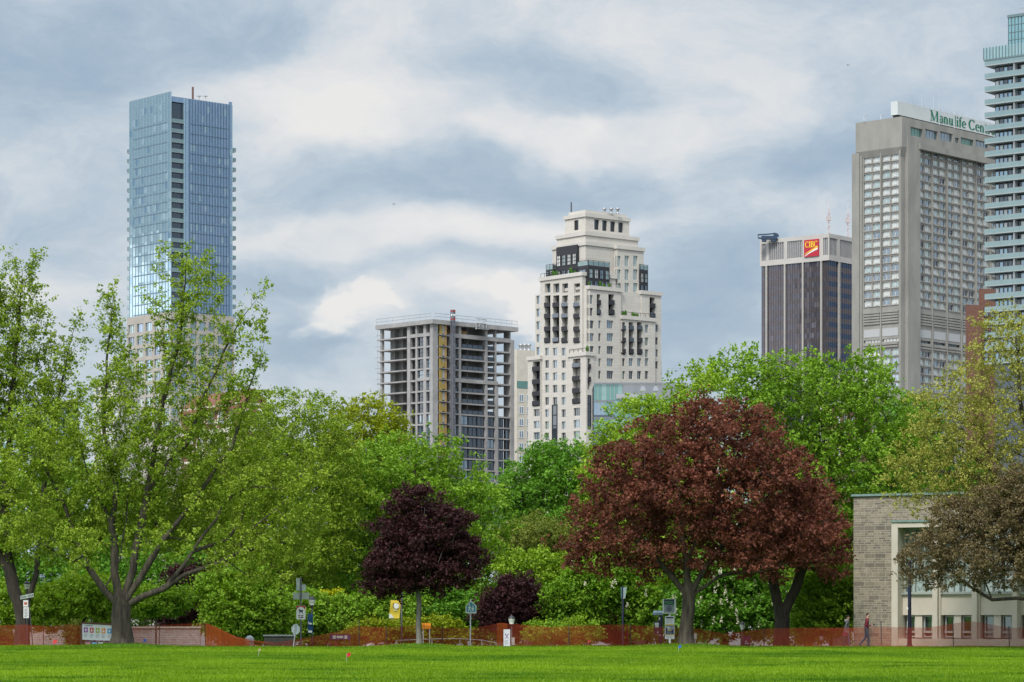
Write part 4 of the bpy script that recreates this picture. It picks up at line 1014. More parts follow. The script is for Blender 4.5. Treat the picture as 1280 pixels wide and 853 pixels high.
    for z in zs[:7]:
        for k in range(3): q = L.pt(wl + 1.6, z, -.5 - k); mb.tube([q, q + Vector((0, 0, fh))], .05, 4)
        mb.tube([L.pt(wl - 2, z + 1.1, .5), L.pt(wl + 1.6, z + 1.1, .5)], .05, 4)
    mb.build('guard_rail', M_STEEL, root)
    # stacked formwork on the top floor
    mb = MB(); z = zs[0]
    for k, px in enumerate((568, 573, 578, 583)):
        R.box(mb, sr(px), sr(px + 4.2), z + .05, z + 2.1 - .2 * (k % 2), -3.2, -1.4)
    mb.build('formwork', pbr('plywood', (.42, .27, .12), (.34, .21, .09), .8, 1.0), root)
    mb = MB()
    for k in range(4):
        a = sr(591) + k * 1.4
        mb.tube([R.pt(a, zt - 1.9, 1.4), R.pt(a, zt + 1.5, 1.4)], .09, 4); 
    for h in (-1.2, 0, 1.3): mb.tube([R.pt(sr(591), zt + h, 1.4), R.pt(sr(591) + 4.2, zt + h, 1.4)], .09, 4)
    mb.tube([R.pt(sr(591), zt - 1.5, 1.4), R.pt(sr(591) + 4.2, zt + 1.2, 1.4)], .08, 4)
    R.box(mb, sr(591), sr(591) + 4.6, zt - 1.7, zt - 1.5, 1.05, 2.2)
    mb.build('scaffold', M_GREYPAINT, root)
    # the hoist up the face
    p = R.pt(sr(551), GB, .8)
    h = thing('construction_hoist', 'yellow and tan builders hoist with lattice mast climbing the unfinished tower', 'hoist', (p.x, p.y, GB))
    mb = MB(); y_ = pbr('safety_yellow', (.36, .26, .07), (.26, .19, .06), .6, 2.0); ply = pbr('plywood', (.42, .27, .12))
    for i, z in enumerate(zs):
        R.box(mb, sr(549), sr(552), z + .1, z + fh - .4, -.2, .35, 1); R.box(mb, sr(554.8), sr(557.5), z + .1, z + fh - .4, -.2, .35, 0); R.box(mb, sr(552.2), sr(554.6), z + .4, z + fh - .6, -.2, .30, 2)
        if i % 2: R.box(mb, sr(552.2), sr(554.6), z + .4, z + fh * .55, .32, .5, 1)
        R.box(mb, sr(548.5), sr(560), z - .15, z + .05, -.2, .7, 3)
    mb.build('landing_gate', [ply, y_, M_GREYPAINT, M_STEEL], h)
    mb = MB(); ztip = Z_at(386, Y0)
    for (a, o) in ((560.3, 1.2), (562.6, 1.2), (560.3, 2.0), (562.6, 2.0)): mb.tube([R.pt(sr(a), zb, o), R.pt(sr(a), ztip, o)], .20, 4)
    z = zb; f = 0
    while z < ztip - 1:
        a, b_ = (560.3, 562.6) if f else (562.6, 560.3)
        mb.tube([R.pt(sr(a), z, 2.0), R.pt(sr(b_), z + 1.5, 2.0)], .14, 4); mb.tube([R.pt(sr(560.3), z, 2.0), R.pt(sr(562.6), z, 2.0)], .14, 4); z += 1.5; f = 1 - f
    mb.build('mast', pbr('mast_steel', (.085, .09, .11), (.06, .065, .08), .5, 2), h)
    mb = MB()
    for k in range(3): R.box(mb, sr(559.9), sr(563), ztip - .6 - k * 1.2, ztip - k * 1.2 - .02 - .58 * 0, 1.0, 2.15, k % 2)
    mb.build('mast_tip', [pbr('red_paint', (.35, .05, .04)), M_WHITE], h)
construction()

# ------------------------------------------------------------------ beige block between the two
root, bb = window_block('apartment_block', 'narrow cream apartment block squeezed between the unfinished tower and the white stepped tower', 'apartment building', 646, 900, 55, 636, 690, 437, M_CREAM, (0, 0), 3.6, (M_GLASS_MID,), roof=False)
W_ = Windows(root); mb = MB()
for k in range(2):
    for j in range(9):
        x = 648.5 + k * 9.5; y = 493 + j * 15.2; W_.add(bb.R, bb.R.rect(x, x + 6, y, y + 9.5), -.02, random.choice((M_GLASS_MID, M_GLASS_DARK)), M_WHITE, 2, 1, .2, .2)
W_.build()
a, e, z0, z1 = bb.R.rect(646, 672, 477, 486); bb.R.quad(mb, a, e, z0, z1, .08); mb.build('glass_band', M_GLASS_TEAL, root)
mb = MB(); a, e, z0, z1 = bb.R.rect(645.4, 676, 488, 489.5); bb.R.box(mb, a, e, z0 - 40, z1, .01, .06); mb.build('facade_panel', M_WHITE_STONE, root) if False else None
for px in (651, 656, 661):
    p = P(px, 437, 906); mb = MB(); mb.lathe((p.x, p.y, bb.z1), [(.55, 0), (.55, 1.6), (.8, 1.7), (.8, 2.3)], 8); mb.build('roof_vent', M_STEEL, root)

# ------------------------------------------------------------------ white stepped tower
def white_tower():
    Y0, th = 790.0, 50.0; C = corner(733, Y0); l, r = dirs(th); L = Face(C, l, -r); R = Face(C, r, -l)
    root = building('stepped_tower', 'white limestone stepped tower with dark bronze bays and terraces', 'apartment tower', C, BG)
    W_ = Windows(root, 'window', 95); body = MB()
    panes = (M_GLASS_MID, M_GLASS_DARK, mirror_glass('greenish_window_glass', (.62, .74, .72), .04, (.07, .10, .095), .36), M_GLASS_MID, M_GLASS_DARK)
    FRM = pbr('stone_frame', (.40, .40, .37), None, .6)
    under = {}                                 # walls standing behind a proud bay get the bay's openings too
    def pierce(Fc, q):
        for (ops2, f2) in under.get(Fc, ()):
            o = (Fc.pt(q[0], 0) - Fc.pt(0, 0)).length; w0 = Fc.pt(q[0], 0).to_2d(); d = (w0 - f2.O).dot(f2.d); ops2.append((d - .05, d + q[1] - q[0] + .05, q[2] - .05, q[3] + .05, 2.0))
    def win(Fc, ops, x0, x1, y0, y1, pane=None, frame=M_WHITE, nx=2, nz=1, dp=.45):
        q = Fc.rect(x0, x1, y0, y1); ops.append(q + (dp,)); pierce(Fc, q); W_.add(Fc, q, dp, pane or random.choice(panes), FRM, nx, nz, .12, .06)
    def loggia(Fc, ops, x0, x1, y0, y1, ys, dp=1.6):
        q = Fc.rect(x0, x1, y0, y1); ops.append(q + (dp,)); pierce(Fc, q); W_.add(Fc, q, dp, M_GLASS_DARK, M_DARKMETAL, 2, max(1, len(ys)), .2, .15)
        xm = (x0 + x1) / 2
        for y in ys:
            z = Fc.z_of(xm, y); g = MB()
            Fc.box(g, q[0] + .03, q[1] - .03, z - .25, z, -dp + .15, .35, 0)
            Fc.box(g, q[0] + .03, q[1] - .03, z + .003, z + 1.05, .27, .35, 1)
            g.build('balcony', [M_DARKMETAL, M_DARKMETAL if random.random() < .7 else M_GLASS_DARK], root)
    def blk(c, wl, wr, z1, z0=GB): return Block(c, th, wl, wr, z0, z1)
    def cornice(b, h=.7, e=.35, m=0):
        k = Block(b.C - b.l * e - b.r * e, th, b.wl + 2 * e, b.wr + 2 * e, b.z1 - h, b.z1 + .35); t_ = MB(); k.emit(t_, m); t_.build('cornice', M_WHITE_STONE, root)
    # main body
    wl, wr = L.s_of(669), R.s_of(825)
    low = blk(C, wl, wr, L.z_of(669, 369))
    for y in (375, 391, 407, 423, 439): win(L, low.opl, 670.5, 675, y - 5, y + 5, M_GLASS_MID, FRM, nx=1)
    # bay on the left face with four loggia columns
    def faced(Fs, s0, s1, out, deep, z1):          # a block standing proud of a face by out
        if Fs is L: return blk(C + l * s0 - r * out, s1 - s0, deep + out, z1)
        return blk(C + r * s0 - l * out, deep + out, s1 - s0, z1)
    bl = faced(L, L.s_of(729.5), L.s_of(677), .5, 12, L.z_of(677, 349))
    under[bl.L] = [(low.opl, low.L)]
    for x0, x1 in ((681, 688), (691.5, 699), (702.5, 710), (717.5, 725)):
        q = bl.L.rect(x0, x1, 354.5, 366); bl.opl.append(q + (1.2,)); pierce(bl.L, q); W_.add(bl.L, q, 1.2, M_GLASS_MID, M_DARKMETAL, 2, 1)
        loggia(bl.L, bl.opl, x0, x1, 369.5, 429, (378 + 5, 393 + 4, 409 + 4, 425 + 2))
    for y in (440, 455.5, 471, 486.3, 501.7, 517, 532, 546, 561):
        for x0, x1 in ((681.2, 686), (691, 696.5), (702, 707)):
            if x0 == 691 and y > 510: continue
            win(bl.L, bl.opl, x0, x1, y - 5, y + 4.6)
    q = bl.L.rect(690.3, 697, 506, 572); W_.add(bl.L, q, -.05, M_GLASS_DARK, M_DARKMETAL, 1, 5, .3, .3)
    # corner block between the bays
    cb = blk(C - l * .9 - r * .9, L.s_of(714) + .9, R.s_of(739.5) + .9, L.z_of(722, 443))
    under[cb.L] = [(low.opl, low.L), (bl.opl, bl.L)]
    loggia(cb.L, cb.opl, 716, 725.5, 448.5, 505, (459, 475, 490, 503))
    for y in (515, 530, 544): win(cb.L, cb.opl, 717, 725, y - 5, y + 5, nx=3)
    q = cb.R.rect(734.3, 738.5, 494, 536); W_.add(cb.R, q, -.05, M_GLASS_DARK, M_DARKMETAL, 1, 4, .25, .2)
    # wing beyond the left end
    lw = faced(L, L.s_of(679), L.s_of(663.5), 1.1, 9, L.z_of(670, 447.5))
    under[lw.L] = [(low.opl, low.L)]
    loggia(lw.L, lw.opl, 666, 675, 452, 508, (463, 479, 494, 506))
    for y in (516, 531, 545): win(lw.L, lw.opl, 667, 674.5, y - 4.5, y + 4.5, nx=3)
    # right face: small corner bay
    br = faced(R, R.s_of(735), R.s_of(774), .7, 9, R.z_of(768, 362))
    under[br.R] = [(low.opr, low.R)]; under[cb.R] = [(low.opr, low.R), (br.opr, br.R)]
    loggia(cb.R, cb.opr, 734.5, 738, 448.5, 487, (460, 476))
    win(br.R, br.opr, 736.5, 741, 369, 380); win(br.R, br.opr, 736.5, 741, 385, 395)
    for x0, x1 in ((746, 750.5), (760.5, 767.5)): loggia(br.R, br.opr, x0, x1, 368, 394.5, (380, 392))
    for y in (406, 422, 438, 453.5, 468.5):
        if y > 450: break
        win(br.R, br.opr, 736.2, 742.2, y - 5.2, y + 4.8)
        win(br.R, br.opr, 748, 751, y - 5.2, y + 4.8, nx=1); win(br.R, br.opr, 758.5, 766.5, y - 5.2, y + 4.8, nx=3)
    for y in (453.5, 469):
        win(br.R, br.opr, 748, 751, y - 5.2, y + 4.8, nx=1); win(br.R, br.opr, 758.5, 766.5, y - 5.2, y + 4.8, nx=3)
    # right face: wide loggia bay
    b2 = faced(R, R.s_of(774.6), R.s_of(816), 1.0, 9, R.z_of(795, 398))
    under[b2.R] = [(low.opr, low.R)]
    for x0, x1 in ((776.8, 781.5), (786, 791.5), (796.3, 802.3)): loggia(b2.R, b2.opr, x0, x1, 403, 444, (412, 427, 441))
    for y in (453, 469):
        for x0, x1 in ((776.5, 781.2), (786, 791.2), (796.5, 801.5), (806, 810.5)): win(b2.R, b2.opr, x0, x1, y - 5, y + 5)
    for y in (411, 427, 442): win(b2.R, b2.opr, 806, 810.5, y - 5, y + 5)
    # end part of the right face with its tall loggia
    be = faced(R, R.s_of(801), R.s_of(825.4), .35, 9, R.z_of(813, 366))
    under[be.R] = [(low.opr, low.R)]
    loggia(be.R, be.opr, 812, 818.5, 372, 398, (384, 396))
    for y in (411, 427, 442, 457): win(be.R, be.opr, 818.5, 822.5, y - 5, y + 4, nx=1)
    ex = faced(R, R.s_of(825.6), R.s_of(829.3), -.8, 8, R.z_of(827, 450))
    # upper shaft
    def inset(px_l, px_r, z1, a, b_, z0): 
        c = C + l * a + r * b_; f = Face(c, l, -r); g = Face(c, r, -l); return blk(c, f.s_of(px_l), g.s_of(px_r), z1, z0)
    zA = Z_at(294, Y0 + 4)
    up = inset(690.5, 802.5, zA - 2.2, 2.6, 2.0, low.z1 - 4); up2 = inset(696, 797.5, zA + .8, 3.8, 3.0, up.z1 - .2)
    q = up.L.rect(698, 724, 308, 346)
    # bronze bay on the left face
    a, e, z0, z1 = q; t_ = MB(); up.L.box(t_, a, e, z0, z1, 0.01, .8); t_.build('bronze_bay', M_DARKMETAL, root)
    for k in range(4):
        u = a + (e - a) * (k + .16) / 4; v = a + (e - a) * (k + .84) / 4
        for f0, f1 in ((.05, .22), (.36, .72)): W_.add(up.L, (u, v, z0 + (z1 - z0) * f0, z0 + (z1 - z0) * f1), -.83, random.choice((M_CURTAIN, M_GLASS_PALE, M_GLASS_MID)), M_DARKMETAL, 2, 3 if f1 > .5 else 1, .12, .12)
    # stone projection on the right face with three window columns
    rs = Block(up.C + up.r * up.R.s_of(767.5) - up.l * 1.4, th, 8, up.R.s_of(800.5) - up.R.s_of(767.5), low.z1 - 6, up.R.z_of(780, 310))
    for x0, x1 in ((770.3, 775.8), (780.8, 786.2), (791.5, 797)):
        for y0, y1 in ((320, 333), (337, 350), (354, 366), (372, 384)): win(rs.R, rs.opr, x0, x1, y0, y1, M_GLASS_PALE)
    # bronze corner bay and the two small bronze bays at the ends
    def bay(c, wl_, wr_, z0, z1, nl, nr):
        b_ = Block(c, th, wl_, wr_, z0, z1); t_ = MB(); b_.emit(t_); bay_o = t_.build('bronze_bay', M_DARKMETAL, root); rail = MB()
        for Fc, w, n in ((b_.L, wl_, nl), (b_.R, wr_, nr)):
            for k in range(n):
                u, v = w * (k + .18) / n, w * (k + .82) / n; hh = z1 - z0
                W_.add(Fc, (u, v, z0 + hh * .06, z0 + hh * .36), -.02, random.choice((M_GLASS_PALE, M_GLASS_MID)), M_DARKMETAL, 2, 1, .1, .1)
                W_.add(Fc, (u, v, z0 + hh * .46, z0 + hh * .85), -.02, random.choice((M_CURTAIN, M_GLASS_PALE, M_GLASS_MID)), M_DARKMETAL, 2, 2, .1, .1)
            for k in range(n + 1): q = Fc.pt(w * k / n, z1, -.1); rail.tube([q, q + Vector((0, 0, 1.5))], .08, 4)
            rail.tube([Fc.pt(0, z1 + 1.4, -.1), Fc.pt(w, z1 + 1.4, -.1)], .06, 4); Fc.quad(rail, .05, w - .05, z1 + .05, z1 + 1.2, -.1, 1)
        rail.build('railing', [M_DARKMETAL, M_RAIL_GLASS], bay_o)
    bz1 = Z_at(331, Y0); bay(br.C + br.l * 1.0 + br.r * .3, 4.5, R.s_of(761.5) - R.s_of(734.5), br.z1 - .5, bz1, 1, 4)
    c = bl.C + bl.l * (L.s_of(681.5) - L.s_of(729.5)) * 1.0; bay(C + l * L.s_of(690) + r * .4, L.s_of(681) - L.s_of(690), 3, bl.z1 - .4, L.z_of(685, 337), 2, 1)
    bay(C + r * R.s_of(802.3) + l * .8, 3, R.s_of(812.5) - R.s_of(802.3), be.z1 - .4, R.z_of(807, 337), 1, 2)
    # top pavilion with dark louvred windows
    top = inset(706.3, 786.5, Z_at(268, Y0 + 8), 6.0, 5.0, up2.z1 - .5); top2 = inset(713, 781, Z_at(263.5, Y0 + 8), 7.2, 6.0, top.z1 - .3)
    for Fc, ops, x0, x1, y0, y1 in ((top.L, top.opl, 717.3, 723, 275.5, 288), (top.R, top.opr, 743, 749, 274.5, 287.5), (top.R, top.opr, 753, 759, 275.7, 288.8), (top.R, top.opr, 763, 769, 277, 290), (top.R, top.opr, 773, 779, 278.3, 291)):
        q = Fc.rect(x0, x1, y0, y1); ops.append(q + (.5,)); W_.add(Fc, q, .5, M_GLASS_DARK, M_DARKMETAL, 3, 1, .15, .1)
    for b_ in (low, bl, cb, lw, br, b2, be, ex, up, up2, rs, top, top2): b_.emit(body)
    for b_ in (bl, br, b2, cb, lw, be, up, up2, rs, top, top2): cornice(b_)
    body.build('wall', brick_mat('limestone_courses', (.52, .485, .435), (.475, .44, .395), (.39, .36, .33), 2.6, .9, .03, .8, .1, .16), root)
    # terrace planting and railings
    for b_, Fc, w in ((bl, bl.L, bl.wl), (b2, b2.R, b2.wr), (br, br.R, br.wr), (cb, cb.L, cb.wl)):
        n = int(w / 1.6); rail = MB(); g = MB()
        for k in range(n + 1): q = Fc.pt(w * k / n, b_.z1 + .35, -.2); rail.tube([q, q + Vector((0, 0, 1.1))], .06, 4)
        rail.tube([Fc.pt(0, b_.z1 + 1.4, -.2), Fc.pt(w, b_.z1 + 1.4, -.2)], .06, 4)
        for k in range(int(w / 2.3)):
            q = Fc.pt(random.uniform(.5, w - .5), b_.z1 + .35, -1.0); h = random.uniform(.8, 1.9)
            g.lathe((q.x, q.y, q.z), [(.1, 0), (.45, h * .35), (.38, h * .7), (.05, h)], 6)
        rail.build('terrace_rail', M_DARKMETAL, root); g.build('planting', LEAFM['deep'], root)
    W_.build()
    p = P(714, 266, Y0 + 14); mb = MB(); mb.tube([(p.x, p.y, top2.z1), (p.x, p.y, top2.z1 + 3.2)], .2, 5); mb.build('antenna', M_DARKMETAL, root)
    for px in (755.5, 764, 772):
        p = P(px, 264, Y0 + 14); mb = MB(); mb.lathe((p.x, p.y, top2.z1), [(.35, 0), (.35, 1.0), (.6, 1.1), (.6, 1.6)], 8); mb.build('roof_vent', M_STEEL, root)
white_tower()

# ------------------------------------------------------------------ low teal glass building
def teal_block():
    Y0, th = 640.0, 20.0; C = corner(741, Y0); l, r = dirs(90.0)
    # long face turned almost towards the camera
    b = Block(corner(742, Y0), 90.0, 10.0, 0, GB, Z_at(482, Y0)); b.wr = b.R.s_of(858)
    root = building('glass_block', 'low teal glass building with grey metal upper storey before the white stepped tower', 'office building', b.C)
    R = b.R; mb = MB(); b.emit(mb); mb.build('wall', M_GLASS_DARK, root)
    def pane(x0, x1, y0, y1, n, mats, nm='window'):
        a, e, z0, z1 = R.rect(x0, x1, y0, y1)
        for k in range(n):
            m = MB(); ms = [random.choice(mats), M_STEEL]
            p, q = a + (e - a) * k / n, a + (e - a) * (k + 1) / n
            R.quad(m, p + .04, q - .04, z0, z1, .15, 0, .012); R.box(m, q - .05, q + .05, z0, z1, .1, .24, 1); m.build(nm, ms, root)
    tm = (M_GLASS_TEAL, M_GLASS_TEAL, mirror_glass('pale_teal_glass', (.5, .66, .62), .05, (.15, .24, .22), .36))
    pane(742.3, 778, 480.5, 500.5, 7, tm); pane(764, 775, 501, 512, 1, (tm[2],)); pane(779, 857, 500, 507.5, 12, tm)
    pane(742.3, 768, 503, 519, 4, (M_GLASS_MID, M_GLASS_TEAL)); pane(768.4, 852, 509, 522, 12, tm); pane(742.3, 800, 524, 540, 9, tm)
    m = MB()
    for x0, x1, y0, y1, o in ((778.5, 858, 481, 499.2, .5), (742, 858, 478.6, 480.2, .7), (742, 768, 500.9, 502.6, .35), (768.2, 858, 507.9, 508.7, .3), (742, 858, 522.3, 523.6, .4)):
        a, e, z0, z1 = R.rect(x0, x1, y0, y1); R.box(m, a, e, z0, z1, .02, o)
    m.build('metal_cladding', pbr('grey_zinc', (.25, .26, .28), (.20, .21, .23), .5, .6, metal=.3, stretch=(1, 1, .2)), root)
    m = MB(); a, e, z0, z1 = R.rect(770, 800, 493, 499); R.box(m, a, e, z0, z1, .52, .9); m.build('louvre', M_GREYPAINT, root)
    for x in (800, 816):
        m = MB(); a, e, z0, z1 = R.rect(x, x + 7, 482.5, 489); 
        pts = [R.pt(a, z0, .56), R.pt(e, z0, .56)] + [R.pt((a + e) / 2 + (e - a) / 2 * math.cos(t), z0 + (z1 - z0) * math.sin(t), .56) for t in (.5, 1.0, 1.57, 2.1, 2.6)]
        m.poly(pts); m.build('arched_vent', pbr('pale_zinc', (.36, .37, .40), None, .5), root)
teal_block()

# ------------------------------------------------------------------ bank tower
def bank_tower():
    Y0, th = 1046.0, 39.0; C = corner(1036, Y0); b = Block(C, th, 1, 1, GB, Z_at(292, Y0)); b.wl, b.wr = b.L.s_of(951), b.R.s_of(1072)
    L, R = b.L, b.R; root = building('bank_tower', 'dark glazed office tower with beige top band and red square bank sign', 'office tower', C, BG)
    mb = MB(); pm = Y0 / F; zc = Z_at(325.5, Y0)
    cap_ = Block(C - b.l * .25 - b.r * .25, th, b.wl + .5, b.wr + .5, zc, b.z1); 
    pl = [958.3, 981.2, 1003.8, 1026.8]; pr = [1048.6]
    def panels(Fc, xs, ops):
        for x0, x1 in xs:
            a, e = sorted((Fc.s_of(x0), Fc.s_of(x1))); ops.append((a, e, zc + 2.0, b.z1 - 1.5, .5)); yield a, e
    W = []
    for Fc, xs, ops in ((cap_.L, [(952, 957.6), (961, 980), (984, 1003), (1029, 1035)], cap_.opl), (cap_.R, [(1037, 1047), (1050, 1066)], cap_.opr)):
        for a, e in panels(Fc, xs, ops):
            lou = MB(); Fc.quad(lou, a, e, zc + 2.0, b.z1 - 1.5, -.48, 0); n = int((e - a) / .8)
            for k in range(n): s = a + (e - a) * (k + .5) / n; Fc.box(lou, s - .14, s + .14, zc + 2.0, b.z1 - 1.5, -.47, -.15, 1)
            lou.build('louvre', [pbr('grey_louvre', (.24, .235, .24)), pbr('grey_blade', (.36, .35, .35))], root)
    cap_.emit(mb, 0); mb.build('top_band', pbr('beige_concrete', (.47, .44, .41), (.41, .385, .36), .85, .15), root)
    shaft = Block(C + b.l * .3 + b.r * .3, th, b.wl - .6, b.wr - .6, GB, zc); mb = MB(); shaft.emit(mb, 0)
    mb.build('wall', M_DARKMETAL, root)
    mb = MB()
    for px in pl: s = L.s_of(px); L.box(mb, s - .33, s + .33, GB, zc, -.5, .35)
    for px in pr: s = R.s_of(px); R.box(mb, s - .42, s + .42, GB, zc, -.5, .45)
    mb.build('pier', pbr('beige_pier', (.38, .355, .33), (.33, .31, .29), .85, .2), root)
    plum = mirror_glass('bronze_glass', (.28, .26, .28), .10, (.075, .064, .067), .34); plum2 = mirror_glass('bronze_glass_deep', (.29, .29, .34), .10, (.060, .058, .068), .36); blue = mirror_glass('blue_dark_glass', (.18, .25, .38), .06, (.012, .018, .034), .38)
    fh = 12.75 * pm; z = zc; k = 0
    while z - fh > Z_at(470, Y0):
        g = MB()
        for Fc, n, w in ((shaft.L, 28, shaft.wl), (shaft.R, 14, shaft.wr)):
            for j in range(n):
                a, e = w * j / n, w * (j + 1) / n
                hi = Fc is shaft.R
                Fc.quad(g, a, e, z - fh * .5, z, .04, (2 if hi else (1 if random.random() < .75 else 0)), .012); Fc.quad(g, a, e, z - fh, z - fh * .5, .04, 0, .006)
        g.build('window_band', [plum, plum2, blue], root); z -= fh; k += 1
    mb = MB()
    for Fc, n, w in ((shaft.L, 28, shaft.wl), (shaft.R, 14, shaft.wr)):
        for j in range(n + 1): Fc.box(mb, w * j / n - .05, w * j / n + .05, Z_at(470, Y0), zc, .02, .12)
    mb.build('mullion', pbr('bronze_mullion', (.05, .042, .045)), root)
    # red bank sign with its letters and swoosh
    a, e, z0, z1 = L.rect(1006.3, 1024.6, 299.8, 321); s = MB(); L.box(s, a, e, z0, z1, .3, .7)
    sg = s.build('bank_sign', pbr('sign_red', (.42, .018, .04), (.40, .018, .038), .5), root)
    w, h = e - a, z1 - z0; g = MB()
    def pl_(u, v, o): return L.pt(e - u, z0 + v, .72 + o)
    sz = h * .36; lw = letters(MB(), 'CIBC', lambda u, v, o: Vector((0, 0, 0)), sz, 1.0, .2)
    ws = .86 * w / lw
    letters(g, 'CIBC', lambda u, v, o: pl_(w * .08 + u * ws, h * .54 + v, o), sz, 1.0, .2, 0, 0, .02, make=lambda q: q.build('letter', pbr('sign_yellow', (.80, .50, .03), None, .5), sg))
    for nm, dz, c in (('swoosh', 0.0, (.80, .50, .03)), ('swoosh', -.11, (.78, .76, .74))):
        g = MB(); n = 12
        for k in range(n):
            t0, t1 = k / n, (k + 1) / n; f = lambda t: h * (.12 + .36 * t ** .75 + dz * (1 - .2 * t)); tk = lambda t: h * (.04 + .07 * t)
            g.poly([pl_(w * (.06 + .88 * t0), f(t0), .03), pl_(w * (.06 + .88 * t1), f(t1), .03), pl_(w * (.06 + .88 * t1), f(t1) + tk(t1), .03), pl_(w * (.06 + .88 * t0), f(t0) + tk(t0), .03)])
        g.build(nm, pbr('swoosh_%d' % int(-dz * 100), c, None, .5), sg)
    # masts
    for px, py, dz in ((1036, 250, 3), (1060, 254, 9)):
        p = P(px, 290, Y0 + 12 + dz); zt = Z_at(py, Y0 + 12 + dz); zz = b.z1; g = MB(); k = 0
        for dx, dy in ((-.5, -.3), (.5, -.3), (0, .5)): g.tube([(p.x + dx, p.y + dy, zz), (p.x + dx * .5, p.y + dy * .5, zt - 3)], .08, 4, 0)
        while zz < zt - 4:
            g.tube([(p.x - .45, p.y - .3, zz), (p.x + .45, p.y - .3, zz + 1.2)], .07, 4, k % 2); zz += 1.2; k += 1
        g.tube([(p.x, p.y, zt - 3.5), (p.x, p.y, zt)], .1, 4, 0); g.box(p.x - 1, p.x + .9, p.y - .4, p.y + .4, b.z1 + 6.8, b.z1 + 8.4, 0)
        g.build('antenna_mast', [pbr('mast_white', (.45, .40, .40)), pbr('mast_red', (.38, .10, .09))], root)
    # roof cradle rig at the far left of the roof
    p = P(962, 296, Y0 + 14); zb = L.z_of(962, 299.5) - 1.2
    rg = thing('window_cleaning_rig', 'dark blue window-cleaning rig parked at the edge of the dark bank tower roof', 'roof rig', (p.x, p.y, zb))
    navy = pbr('rig_blue', (.03, .055, .10), (.022, .04, .075), .5)
    g = MB(); g.box(p.x - 3.03, p.x + 2.86, p.y - 1, p.y + 1, zb + 0.87, zb + 2.11); g.box(p.x - 4.18, p.x - 2.97, p.y - .9, p.y + .9, zb + 1.18, zb + 1.55); g.build('carriage', navy, rg)
    g = MB(); g.hexa([(p.x + 1.43, p.y - .8, zb + 2.11), (p.x + 3.52, p.y - .8, zb + 1.86), (p.x + 3.52, p.y + .8, zb + 1.86), (p.x + 1.43, p.y + .8, zb + 2.11), (p.x + 1.59, p.y - .8, zb + 3.35), (p.x + 3.03, p.y - .8, zb + 2.98), (p.x + 3.03, p.y + .8, zb + 2.98), (p.x + 1.59, p.y + .8, zb + 3.35)]); g.build('winch_housing', navy, rg)
    g = MB(); g.tube([(p.x + 1.65, p.y, zb + 3.04), (p.x - 2.20, p.y, zb + 2.73), (p.x - 4.40, p.y, zb + 2.60)], .28, 6); g.tube([(p.x - 4.29, p.y, zb + 2.60), (p.x - 4.29, p.y, zb + 1.49)], .12, 5); g.build('jib', navy, rg)
    for dx in (-2.0, 1.5):
        g = MB(); g.box(p.x + dx - .8, p.x + dx + .8, p.y - .9, p.y + .9, zb, zb + 0.87); g.build('leg', navy, rg)
bank_tower()

